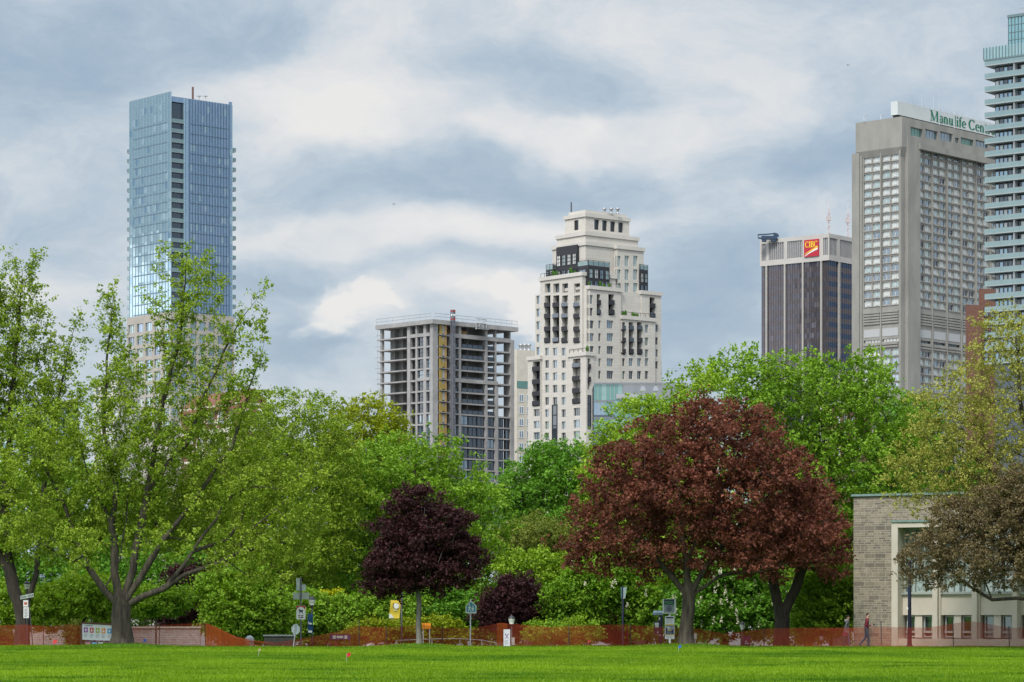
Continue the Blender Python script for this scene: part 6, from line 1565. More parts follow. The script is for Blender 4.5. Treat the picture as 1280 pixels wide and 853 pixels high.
for k in range(5):
    x = 107.3 + 7.35 * k; y = 787.6 + .35 * k; flat(g, x - 2.4, x + 2.4, y - 3.2, y + 3.2, Y - .004, k)
    flat(g, x - .5, x + .5, y - 2, y + 2, Y - .014, 5); flat(g, x - 1.5, x + 1.5, y - .4 + (k % 2), y + .5 + (k % 2), Y - .02, 5)
    for j in range(3): flat(g, x - 2.2, x + 2.0 - .5 * j, y + 5 + 1.6 * j, y + 5.6 + 1.6 * j, Y - .004, 6)
flat(g, 106, 116, 781.6, 782.8, Y - .004, 6)
g.build('print', ms, bd)
g = MB(); a, c = P(101.5, 779.7, Y), P(141, 777.6, Y); g.hexa([(a.x, Y - .04, a.z), (c.x, Y - .04, a.z - .09), (c.x, Y + .1, a.z - .09), (a.x, Y + .1, a.z), (a.x, Y - .04, c.z), (c.x, Y - .04, c.z - .09), (c.x, Y + .1, c.z - .09), (a.x, Y + .1, c.z)]); 
a = P(101.2, 800, Y); g.box(a.x - .02, a.x + .06, Y - .03, Y + .07, zb - .1, P(0, 779.6, Y).z); a = P(140.4, 800, Y); g.box(a.x, a.x + .08, Y - .03, Y + .07, zb - .1, P(0, 782, Y).z)
g.build('frame', pbr('brown_timber', (.13, .055, .04), (.09, .04, .03), .8, 3), nb)
g = MB()
for x, k in ((110, 1), (118, 2), (126, 0)): flat(g, x - 3, x + 3, 803.2, 806.4, Y + .02, k)
for x in (110, 118, 127, 134): flat(g, x - 2, x + 2, 800.6, 802.6, Y + .03, 3)
g.build('lower_panel', [WB, pbr('pinkish', (.50, .25, .25)), pbr('sky_print', (.15, .40, .62)), pbr('plum', (.10, .02, .08))], nb)
# street name blade sign
Y = 154.0; p = P(34.5, 745, Y); zb = gz(p.x, Y); sp = thing('street_sign', 'dark post with grey street name blade and white parking plates by the forked maple', 'street sign', (p.x, Y, zb))
g = MB(); g.tube([(p.x - .03, Y, zb), (p.x - .03, Y, p.z - .02)], .035, 8); q = P(41, 809, Y); g.tube([(q.x, Y + .1, zb), (p.x + .05, Y + .02, p.z - .2)], .03, 6); g.build('post', M_BLACK, sp)
a, c = P(25.5, 749.5, Y), P(42.3, 744.5, Y); g = MB(); t = .13; g.hexa([(a.x, Y - .05, a.z), (c.x, Y - .05, a.z + t), (c.x, Y - .03, a.z + t), (a.x, Y - .03, a.z), (a.x, Y - .05, c.z - t * .2), (c.x, Y - .05, c.z + t), (c.x, Y - .03, c.z + t), (a.x, Y - .03, c.z - t * .2)]); bl_ = g.build('name_blade', pbr('blade_grey', (.34, .40, .38), (.3, .35, .34), .5), sp)
g = MB(); n = 9
for k in range(n):
    if k == 4: continue
    u = (k + .6) / (n + .4); x = a.x + (c.x - a.x) * u; z = a.z + .06 + t * u; g.box(x - .02, x + .025, Y - .056, Y - .051, z, z + .10 - .03 * (k % 2))
g.build('lettering', pbr('blade_print', (.06, .08, .08)), bl_)
b1 = board(sp, 'parking_plate', 29, 35.2, 750.5, 758.5, Y - .04, .015, WHITEC); b2 = board(sp, 'parking_plate', 29.3, 36, 759.3, 772.8, Y - .04, .015, WHITEC)
g = MB(); flat(g, 30.2, 34, 753, 756, Y - .042, 0); g.build('print', pbr('print_red', (.48, .10, .07)), b1)
g = MB()
for j in range(6): flat(g, 30.5, 34.8 - (j % 2), 761 + 1.9 * j, 762 + 1.9 * j, Y - .042, 0)
g.build('print', ms[6], b2)
# dog sign post
Y = 156.0; p = P(376, 722, Y); zb = gz(p.x, Y); dp = thing('sign_post', 'dark post stacked with two grey sign backs and a red-cornered dog notice', 'sign post', (p.x, Y, zb))
g = MB(); g.tube([(p.x, Y, zb), (p.x, Y, p.z)], .045, 8); g.build('post', M_BLACK, dp)
GB_ = pbr('sign_back', (.46, .50, .52), (.40, .44, .46), .45, 3, metal=.2)
a, c = P(370.2, 738.5, Y), P(382.3, 723, Y); g = MB(); g.box(a.x, c.x - .25, Y + .05, Y + .065, a.z, c.z); g.box(c.x - .249, c.x, Y + .05, Y + .065, a.z, c.z - .35); g.build('sign_back', GB_, dp)
board(dp, 'sign_back', 366.3, 386.6, 741, 749.3, Y + .05, .015, pbr('sign_back_dull', (.36, .39, .36), (.31, .34, .32), .5))
ds = board(dp, 'dog_notice', 370.5, 381.8, 757.5, 774.5, Y - .06, .015, pbr('notice_white', (.70, .69, .70), None, .5))
RED = pbr('notice_red', (.45, .02, .035), None, .5); INK = pbr('notice_ink', (.02, .02, .05), None, .6); g = MB()
a, c = P(370.7, 774.3, Y), P(381.6, 757.7, Y); yy = Y - .07; W_, H_ = c.x - a.x, c.z - a.z
def pg(pts, m, k=0): g.poly([(a.x + u * W_, yy - .003 * k, a.z + v * H_) for u, v in pts], None, m)
pg([(0, 1), (0, .72)] + [(.5 - .44 * math.cos(t), .72 + .22 * math.sin(t)) for t in np.linspace(0, 1.57, 7)] + [(.5, 1)], 0)
pg([(1, 1), (1, .72)] + [(.5 + .44 * math.cos(t), .72 + .22 * math.sin(t)) for t in np.linspace(0, 1.57, 7)] + [(.5, 1)], 0)
pg([(.26, .62), (.30, .75), (.38, .78), (.42, .70), (.66, .68), (.76, .76), (.74, .62), (.70, .50), (.72, .42), (.66, .42), (.62, .54), (.46, .55), (.40, .42), (.34, .42), (.38, .58)], 1)
for j, (u0, u1) in enumerate(((.18, .82), (.24, .78))):
    n = 7
    for k in range(n):
        if k == 3 - j: continue
        u = u0 + (u1 - u0) * k / n; pg([(u, .24 - .14 * j), (u + .07, .24 - .14 * j), (u + .07, .33 - .14 * j), (u, .33 - .14 * j)], 1)
g.build('print', [RED, INK], ds)
# octagonal sign seen from behind
Y = 150.2; p = P(369.5, 787, Y); q = P(366.5, 809, Y); zb = gz(q.x, Y); oc = thing('stop_sign', 'grey back of an octagonal sign on a leaning steel post', 'road sign', (q.x, Y, zb))
g = MB(); g.tube([(q.x, Y, zb - .05), (p.x + .03, Y, p.z + .30)], .03, 8); g.build('post', M_STEEL, oc)
g = MB(); n = 8; r = .255; f = [(p.x + r * .92 * math.cos(t), p.z + r * 1.12 * math.sin(t)) for t in [math.pi / 8 + k * math.pi / 4 for k in range(8)]]
for yo in (.035, .05): g.poly([(x, Y + yo, z) for x, z in f])
for k in range(8): (x0, z0), (x1, z1) = f[k], f[(k + 1) % 8]; g.poly([(x0, Y + .035, z0), (x1, Y + .035, z1), (x1, Y + .05, z1), (x0, Y + .05, z0)])
g.build('sign_plate', GB_, oc)
# pedestrian crossing sign
Y = 150.2; p = P(588.2, 749, Y); zb = gz(p.x, Y); cs = thing('crossing_sign', 'blue pentagon pedestrian crossing sign with white figures on a steel post', 'road sign', (p.x, Y, zb))
g = MB(); g.tube([(p.x - .02, Y + .04, zb - .05), (p.x, Y + .04, p.z)], .032, 8); g.build('post', M_STEEL, cs)
a, c = P(582, 766.8, Y), P(595.5, 751, Y); W_, H_ = c.x - a.x, c.z - a.z; yy = Y - .002
BLU = pbr('crossing_blue', (.03, .20, .33), (.026, .18, .30), .45, 3)
pent = [(0, 0), (1, 0), (1, .58), (.5, 1), (0, .58)]
g = MB(); 
g.poly([(a.x + u * W_, Y, a.z + v * H_) for u, v in pent]); g.poly([(a.x + u * W_, Y + .015, a.z + v * H_) for u, v in pent])
for k in range(5): (u0, v0), (u1, v1) = pent[k], pent[(k + 1) % 5]; g.poly([(a.x + u0 * W_, Y, a.z + v0 * H_), (a.x + u1 * W_, Y, a.z + v1 * H_), (a.x + u1 * W_, Y + .015, a.z + v1 * H_), (a.x + u0 * W_, Y + .015, a.z + v0 * H_)])
pt_ = g.build('sign_plate', WHITEC, cs)
g = MB(); ins = [(.08, .08), (.92, .08), (.92, .55), (.5, .91), (.08, .55)]; pg(ins, 0, 1)
def walker(cx, s):
    n = 10; pg([(cx + .055 * s * math.cos(t), .66 * s + .08 * s * math.sin(t)) for t in np.linspace(0, 6.28, n + 1)[:-1]], 1, 3)
    pg([(cx - .06 * s, .57 * s), (cx + .07 * s, .57 * s), (cx + .06 * s, .36 * s), (cx - .06 * s, .36 * s)], 1, 2); pg([(cx - .06 * s, .36 * s), (cx + .01 * s, .36 * s), (cx - .08 * s, .13), (cx - .14 * s, .13)], 1, 2); pg([(cx - .01 * s, .36 * s), (cx + .06 * s, .36 * s), (cx + .16 * s, .13), (cx + .10 * s, .13)], 1, 2); pg([(cx + .05 * s, .56 * s), (cx + .18 * s, .42 * s), (cx + .15 * s, .38 * s), (cx + .03 * s, .48 * s)], 1, 2); pg([(cx - .05 * s, .56 * s), (cx - .17 * s, .42 * s), (cx - .14 * s, .38 * s), (cx - .03 * s, .48 * s)], 1, 2)
walker(.36, 1.0); walker(.66, .82); g.build('print', [BLU, WHITEC], pt_)
# white pillar sign
Y = 150.0; p = P(633, 808, Y); zb = gz(p.x, Y); ps = thing('pillar_sign', 'narrow white pillar sign with crossed red and blue mark before the netting', 'sign', (p.x, Y, zb))
g = MB(); a, c = P(629.4, 809, Y), P(637.6, 787, Y); g.box(a.x, c.x, Y, Y + .12, zb - .03, c.z); g.build('pillar', pbr('pillar_white', (.64, .63, .68), None, .5), ps)
a = Vector((a.x, Y, zb)); W_, H_ = c.x - a.x, c.z - zb; yy = Y - .004; g = MB(); INKP = pbr('print_violet', (.16, .10, .28))
pg([(.2, .74), (.42, .60), (.5, .64), (.28, .78)], 0); pg([(.8, .74), (.58, .60), (.5, .64), (.72, .78)], 0); pg([(.40, .60), (.60, .60), (.54, .53), (.46, .53)], 1); pg([(.26, .46), (.46, .54), (.40, .56), (.22, .50)], 0); pg([(.74, .46), (.54, .54), (.60, .56), (.78, .50)], 0)
for j in range(6): pg([(.18, .36 - .045 * j), (.8 - .12 * (j % 3), .36 - .045 * j), (.8 - .12 * (j % 3), .375 - .045 * j), (.18, .375 - .045 * j)], 2)
g.build('print', [INKP, RED, ms[6]], ps)
# small white meter box behind it
Y = 153; p = P(641, 809, Y); zb = gz(p.x, Y); mx_ = thing('utility_box', 'small white utility box on a stub leg beside the white pillar sign', 'utility box', (p.x, Y, zb))
g = MB(); a, c = P(639.3, 806.5, Y), P(643.3, 797.5, Y); g.box(a.x, c.x, Y, Y + .14, a.z, c.z); g.box(a.x - .01, c.x + .01, Y - .01, Y + .16, c.z + .002, c.z + .025); g.build('cabinet', M_WHITE, mx_); g = MB(); g.tube([(p.x, Y + .07, zb), (p.x, Y + .07, a.z)], .03, 6); g.build('leg', M_STEEL, mx_)
# thin handrail
Y = 154.5; hr = thing('handrail', 'thin grey steel handrail sloping down behind the netting', 'handrail', (X_at(560, Y), Y, gz(X_at(560, Y), Y)))
g = MB(); pts = [P(495, 801, Y), P(540, 799, Y), P(575, 798.6, Y), P(602, 800.5, Y), P(625, 805, Y), P(648, 808.5, Y)]; g.tube(pts, .022, 6); g.build('rail', M_STEEL, hr)
for q in pts[:5]:
    g = MB(); g.tube([(q.x, Y, gz(q.x, Y)), (q.x, Y, q.z)], .018, 6); g.build('post', M_STEEL, hr)
# orange temporary notice
Y = 158; p = P(534, 776, Y); zb = gz(p.x, Y); og = thing('road_work_sign', 'orange rectangular road work board half hidden by the slim pale trunk', 'road sign', (p.x, Y, zb))
g = MB(); a, c = P(527.5, 786.2, Y), P(538.6, 779, Y); g.box(a.x, c.x, Y, Y + .02, a.z, c.z); ob = g.build('board', pbr('work_orange', (.66, .22, .012), (.60, .20, .012), .5), og); g = MB(); g.box(a.x + .10, a.x + .125, Y - .006, Y - .001, a.z, c.z); g.build('seam', pbr('dark_orange', (.2, .07, .01)), ob)
g = MB()
for x in (529, 537): q = P(x, 780, Y); g.tube([(q.x, Y + .04, zb), (q.x, Y + .04, q.z)], .02, 6)
g.build('leg', M_STEEL, og)
# low blue and white board
Y = 157; p = P(426, 800, Y); zb = gz(p.x, Y); lb = thing('information_board', 'low wide blue and white board on brown posts behind the netting', 'information board', (p.x, Y, zb))
g = MB(); a, c = P(412.5, 799.5, Y), P(437.5, 793.5, Y); g.box(a.x, c.x, Y, Y + .04, a.z, c.z); o_ = g.build('board', pbr('board_blue', (.03, .05, .22)), lb); g = MB(); flat(g, 416, 420, 794.5, 798.8, Y - .004, 0); flat(g, 421, 429, 795, 798, Y - .004, 0); flat(g, 430.5, 434, 794.5, 798.8, Y - .004, 0); g.build('print', WHITEC, o_)
BRN = pbr('brown_timber', (.13, .055, .04)); g = MB(); g.box(a.x - .05, c.x + .05, Y - .03, Y + .08, c.z + .003, c.z + .05); g.build('cap_rail', BRN, lb)
for x in (412.8, 419.5, 430, 437): 
    q = P(x, 793, Y); g = MB(); g.box(q.x - .045, q.x + .045, Y + .042, Y + .12, zb, c.z); g.build('post', BRN, lb)
# transit stop sign
Y = 150.0; p = P(836.5, 808, Y); zb = gz(p.x, Y); ts = thing('transit_sign', 'white stop sign with navy ring panel over a numbered plate before the copper maple', 'transit sign', (p.x, Y, zb))
g = MB(); q = P(837.3, 768, Y); g.tube([(q.x, Y + .05, zb - .05), (q.x, Y + .05, q.z)], .055, 10); g.build('post', M_WHITE, ts)
BW = pbr('panel_white', (.66, .68, .68), None, .45); NV = pbr('panel_navy', (.02, .03, .10), None, .45); GREY = pbr('panel_grey', (.26, .30, .34), None, .5); GRN = pbr('panel_green', (.10, .36, .08), None, .5); YLW = pbr('plate_yellow', (.58, .46, .06), None, .5)
ub = board(ts, 'ring_panel', 828.2, 845, 748.8, 767.2, Y, .06, BW); g = MB(); a, c = P(828.2, 767.2, Y), P(845, 748.8, Y); W_, H_ = c.x - a.x, c.z - a.z; yy = Y - .006
pg([(.10, .06), (.86, .06), (.86, .64), (.10, .64)], 2); pg([(.10, .56), (.86, .56), (.86, .97), (.10, .97)], 0, 1)
pg([(.10 + .76 * t, .54 + .10 * math.sin(t * 2.2 + .3)) for t in np.linspace(0, 1, 9)] + [(.10 + .76 * t, .59 + .10 * math.sin(t * 2.2 + .3)) for t in np.linspace(1, 0, 9)], 1, 2)
for k in range(7): pg([(.18 + .09 * k, .74), (.23 + .09 * k, .74), (.23 + .09 * k, .84), (.18 + .09 * k, .84)], 1, 2)
ring = np.linspace(0, 2 * math.pi, 25)
for k in range(24):
    t0, t1 = ring[k], ring[k + 1]
    for r0, r1 in ((.13, .19), (.05, .08)): pg([(.48 + r0 * math.cos(t0), .33 + r0 * .95 * math.sin(t0)), (.48 + r0 * math.cos(t1), .33 + r0 * .95 * math.sin(t1)), (.48 + r1 * math.cos(t1), .33 + r1 * .95 * math.sin(t1)), (.48 + r1 * math.cos(t0), .33 + r1 * .95 * math.sin(t0))], 0, 3)
pg([(.45, .25), (.51, .25), (.51, .41), (.45, .41)], 0, 3)
g.build('print', [NV, GRN, GREY], ub)
lb2 = board(ts, 'number_plate', 831.2, 843, 770.5, 799, Y, .05, BW); g = MB(); a, c = P(831.2, 799, Y), P(843, 770.5, Y); W_, H_ = c.x - a.x, c.z - a.z
pg([(.1, .90), (.9, .90), (.9, .97), (.1, .97)], 0); pg([(.03, .595), (.97, .595), (.97, .65), (.03, .65)], 3); pg([(.06, .20), (.94, .20), (.94, .59), (.06, .59)], 0); pg([(.03, .155), (.97, .155), (.97, .195), (.03, .195)], 3)
def digit(x, d):
    seg = {'4': [(0, .5, 0, 1), (0, .5, 1, .5), (1, 0, 1, 1)], '0': [(0, 0, 0, 1), (1, 0, 1, 1), (0, 0, 1, 0), (0, 1, 1, 1)], '1': [(.5, 0, .5, 1)]}[d]
    for u0, v0, u1, v1 in seg:
        w = .035; xa, xb = x + .13 * u0, x + .13 * u1; ya, yb_ = .43 + .12 * v0, .43 + .12 * v1
        pg([(min(xa, xb) - w, min(ya, yb_) - .012), (max(xa, xb) + w, min(ya, yb_) - .012), (max(xa, xb) + w, max(ya, yb_) + .012), (min(xa, xb) - w, max(ya, yb_) + .012)], 1, 2)
for k, d in enumerate('4011'): digit(.17 + .2 * k, d)
pg([(.25, .36), (.75, .36), (.75, .40), (.25, .40)], 3, 1)
for j in range(3): pg([(.15, .23 + .04 * j), (.8 - .1 * j, .23 + .04 * j), (.8 - .1 * j, .245 + .04 * j), (.15, .245 + .04 * j)], 2, 1)
for j in range(3): pg([(.12, .04 + .035 * j), (.85 - .1 * j, .04 + .035 * j), (.85 - .1 * j, .052 + .035 * j), (.12, .052 + .035 * j)], 2)
for j in range(4): pg([(.12, .70 + .05 * j), (.85 - .12 * (j % 2), .70 + .05 * j), (.85 - .12 * (j % 2), .715 + .05 * j), (.12, .715 + .05 * j)], 2)
g.build('print', [NV, BW, ms[6], YLW], lb2)
# parking pay station
Y = 153.5; p = P(826, 808, Y); zb = gz(p.x, Y); py = thing('pay_station', 'dark blue parking pay station with solar roof panel beside the transit sign', 'pay station', (p.x, Y, zb))
DB = pbr('station_blue', (.025, .028, .075), (.02, .022, .06), .4, 3)
g = MB(); a, c = P(823.2, 806, Y), P(828.4, 769.5, Y); g.box(a.x, c.x, Y, Y + .22, zb - .02, c.z); g.build('cabinet', DB, py)
g = MB(); a, c = P(817.5, 793, Y), P(826.5, 777, Y); g.box(a.x, c.x, Y - .14, Y - .002, a.z, c.z); g.build('payment_head', DB, py)
g = MB(); a, c = P(816, 769, Y), P(828.5, 766, Y); g.hexa([(a.x, Y - .2, a.z), (c.x, Y - .2, a.z), (c.x, Y + .25, a.z + .1), (a.x, Y + .25, a.z + .1), (a.x + .05, Y - .2, c.z), (c.x, Y - .2, c.z), (c.x, Y + .25, c.z + .1), (a.x + .05, Y + .25, c.z + .1)]); g.build('solar_panel', pbr('solar_blue', (.30, .38, .48), (.24, .31, .42), .2, 2), py)
g = MB()
for x0, x1, y0, y1, yy_ in ((818.2, 823.5, 778.6, 781.5, -.145), (819, 823.2, 781.6, 784.8, -.145), (823.3, 825.3, 771.5, 775.2, -.004), (824, 826, 793, 795.2, -.004), (821.6, 823, 789.5, 791.6, -.146)): flat(g, x0, x1, y0, y1, Y + yy_, 0)
g.build('label_plate', WHITEC, py)
# white signs behind the copper maple trunk
Y = 157; p = P(869, 800, Y); zb = gz(p.x, Y); sm = thing('small_sign', 'small tilted white sign post peeping from behind the copper maple trunk', 'sign', (p.x, Y, zb))
g = MB(); g.tube([(p.x, Y + .03, zb), (p.x + .02, Y + .03, Z_at(791, Y))], .02, 6); g.build('post', M_STEEL, sm)
board(sm, 'plate', 867.5, 871, 792, 799, Y, .015, WHITEC); g = MB(); a = P(867, 808, Y); g.hexa([(a.x, Y - .02, zb + .45), (a.x + .2, Y - .02, zb + .45), (a.x + .2, Y, zb + .45), (a.x, Y, zb + .45), (a.x - .08, Y - .02, zb + .75), (a.x + .12, Y - .02, zb + .78), (a.x + .12, Y, zb + .78), (a.x - .08, Y, zb + .75)]); g.build('plate', WHITEC, sm)
# purple notice
Y = 156.5; p = P(933, 808, Y); zb = gz(p.x, Y); pn = thing('purple_sign', 'square purple notice with a line of white print beside the lantern lamp', 'sign', (p.x, Y, zb))
g = MB(); a, c = P(929, 808, Y), P(938, 795, Y); g.box(a.x, c.x, Y, Y + .05, a.z, c.z); o_ = g.build('board', pbr('notice_purple', (.12, .02, .10), (.10, .018, .085), .6), pn); g = MB(); flat(g, 931, 936.5, 804, 805.2, Y - .004, 0); flat(g, 931.5, 934, 801.5, 803, Y - .004, 0); g.build('print', WHITEC, o_)
g = MB()
for x in (930, 937): q = P(x, 806, Y); g.box(q.x - .03, q.x + .03, Y + .055, Y + .11, zb, q.z + .3)
g.build('leg', M_DARKMETAL, pn)
# low slab at the small lamp
Y = 155; p = P(1022, 808, Y); g = MB(); zb = gz(p.x, Y); t_ = Z_at(807.3, Y); g.box(p.x - .22, p.x + .2, Y - .1, Y + .2, zb - .05, t_); g.box(p.x - .26, p.x + .24, Y - .14, Y + .24, t_ + .002, t_ + .04)
tag(g.build('stone_block', M_CREAM, None, None, (p.x, Y, zb)), 'low pale stone block beside the knee-high lantern lamp', 'stone block')
# litter bin and low planter wall near the gap in the netting
Y = 157.5; p = P(312, 808, Y); zb = gz(p.x, Y); lbn = thing('litter_bin', 'round litter bin with a grey domed lid behind the fallen netting', 'litter bin', (p.x, Y, zb)); zt = Z_at(794.5, Y)
g = MB(); g.lathe((p.x, Y, zb), [(.20, 0), (.23, .05), (.24, zt - zb - .30)], 14); g.build('drum', pbr('bin_pink', (.34, .20, .18), (.28, .17, .15), .6), lbn); g = MB(); g.lathe((p.x, Y, zt - .30), [(.26, .003), (.26, .06), (.22, .18), (.12, .27), (.01, .30)], 14); g.build('lid', M_GREYPAINT, lbn)
Y = 160.0; x0, x1 = X_at(330, Y), X_at(368, Y); zb = gz(x0, Y); pw = thing('planter_wall', 'low dark stone planter wall with pale coping behind the octagonal sign', 'wall', (x0, Y, zb)); zt = Z_at(795.5, Y)
g = MB(); fc = Face((x0, Y), (1, 0), (0, -1)); fc.wall(g, 0, x1 - x0, zb - .1, zt, []); g.box(x0, x1, Y + .004, Y + .5, zb - .1, zt); g.build('wall', brick_mat('dark_stone', (.10, .095, .085), (.07, .065, .06), (.14, .13, .12), .5, .18, .02), pw); g = MB(); g.box(x0 - .05, x1 + .05, Y - .06, Y + .56, zt + .002, zt + .08); g.build('coping', M_GREYPAINT, pw)
# marker flags
FG = 'survey marker flags'
def flag(px, py, Y, col, label, s=.14):
    p = P(px, py, Y); x = p.x; zb = gz(x, Y); r = thing('marker_flag', label, 'marker flag', (x, Y, zb), FG); h = .34
    g = MB(); g.tube([(x, Y, zb - .02), (x + .01, Y, zb + h)], .004, 5); g.build('wire', M_STEEL, r)
    g = MB(); g.hexa([(x + .012, Y, zb + h - s), (x + s, Y + .05, zb + h - s * .55), (x + s, Y + .054, zb + h - s * .55), (x + .012, Y + .004, zb + h - s), (x + .014, Y, zb + h), (x + s * .95, Y + .05, zb + h + .03), (x + s * .95, Y + .054, zb + h + .03), (x + .014, Y + .004, zb + h)]); g.build('flag', pbr('flag_' + col[0], col[1], None, .6), r)
PK = ('pink', (.72, .06, .06)); RD = ('red', (.60, .02, .03)); BL = ('blue', (.03, .14, .55)); WT = ('white', (.65, .40, .36))
flag(433.2, 827, 98, RD, 'red marker flag in the open lawn ahead of the small purple maple'); flag(66, 799, 150.2, PK, 'coral pink marker flag by the netting near the forked maple', .22)
flag(179, 803, 150.2, BL, 'blue marker flag just past the big maple trunk', .16); flag(848, 815, 124, BL, 'blue marker flag on the grass before the copper maple', .13); flag(735, 806.5, 149, RD, 'tiny red marker flag at the foot of the netting', .12); flag(323, 819, 112, WT, 'pale pinkish marker flag in the lawn near the litter bin', .08)
# birds
for px, py, Y, lab in ((492, 256, 300, 'small dark bird flying in the sky above the unfinished tower'), (1060, 82, 320, 'small dark bird flying in the sky near the roof sign')):
    p = P(px, py, Y); g = MB(); g.lathe((p.x, p.y, p.z), [(.005, -.03), (.05, 0), (.005, .05)], 8)
    g.poly([(p.x, p.y - .05, p.z), (p.x + .14, p.y, p.z + .14), (p.x + .2, p.y + .02, p.z + .11), (p.x, p.y + .08, p.z)]); g.poly([(p.x, p.y - .05, p.z), (p.x - .1, p.y, p.z + .17), (p.x - .16, p.y + .02, p.z + .16), (p.x, p.y + .08, p.z)]); g.poly([(p.x - .02, p.y, p.z), (p.x + .02, p.y, p.z), (p.x + .05, p.y + .2, p.z - .02), (p.x - .04, p.y + .2, p.z - .02)])
    tag(g.build('bird', M_BLACK, None, None, tuple(p)), lab, 'bird')

# ================================================================== PARKED CARS (roofs show over the crest)
def car(px, Y, roof_py, col, label, length=4.4):
    p = P(px, roof_py, Y); zr = p.z; zb = zr - 1.46; x0 = p.x - length / 2
    r = thing('parked_car', label, 'car', (p.x, Y, zb), 'cars parked beyond the netting')
    prof = [(0, .35), (0, .62), (.08, .82), (.22, .86), (.40, .95), (1.0, 1.02)]; side = [(.02, .30), (.0, .60), (.06, .82), (.24, .92), (.33, 1.36), (.40, 1.45), (.55, 1.46), (.70, 1.42), (.84, 1.02), (.96, .94), (1.0, .70), (.99, .32)]
    g = MB(); n = len(side)
    for (yo, k) in ((0, 0), (1.75, 1)):
        g.poly([(x0 + u * length, Y + yo + (.10 if v > 1.0 else 0) * (1 if yo == 0 else -1), zb + v) for u, v in side])
    for i in range(n):
        (u0, v0), (u1, v1) = side[i], side[(i + 1) % n]; f = lambda u, v, yo: (x0 + u * length, Y + yo + (.10 if v > 1.0 else 0) * (1 if yo == 0 else -1), zb + v)
        g.poly([f(u0, v0, 0), f(u1, v1, 0), f(u1, v1, 1.75), f(u0, v0, 1.75)])
    g.build('body', col, r)
    for us in (((.30, .98), (.355, 1.34), (.53, 1.37), (.53, .98)), ((.545, .98), (.545, 1.37), (.67, 1.34), (.80, 1.0))):
        g = MB(); g.poly([(x0 + u * length, Y - .004 + .10 * max(0, (v - .95) / .05 if v < 1 else 1), zb + v) for u, v in us]); g.build('window', M_GLASS_DARK, r)
    for u in (.17, .82):
        for yo in (.0, 1.55):
            g = MB(); c = Vector((x0 + u * length, Y + yo, zb + .32)); rings = [(c + Vector((.32 * math.cos(t), 0, .32 * math.sin(t)))) for t in np.linspace(0, 6.283, 17)[:-1]]
            g.poly(rings); g.poly([q + Vector((0, .2, 0)) for q in rings])
            for k in range(16): g.poly([rings[k], rings[(k + 1) % 16], rings[(k + 1) % 16] + Vector((0, .2, 0)), rings[k] + Vector((0, .2, 0))])
            g.build('wheel', M_BLACK, r)
    for yo in (.1, 1.4):
        g = MB(); g.box(x0 - .01, x0 + .04, Y + yo, Y + yo + .25, zb + .62, zb + .75); g.build('headlight', M_OPAL, r)
car(475, 167, 803.2, pbr('silver_paint', (.42, .40, .42), (.40, .38, .40), .25, 1, metal=.4), 'silver car roof showing over the lawn crest behind the yellow shrub')
car(283, 167.5, 803.6, pbr('rose_paint', (.36, .22, .22), None, .25, 1, metal=.3), 'dusty pink car roof showing below the bright folded netting', 3.9)

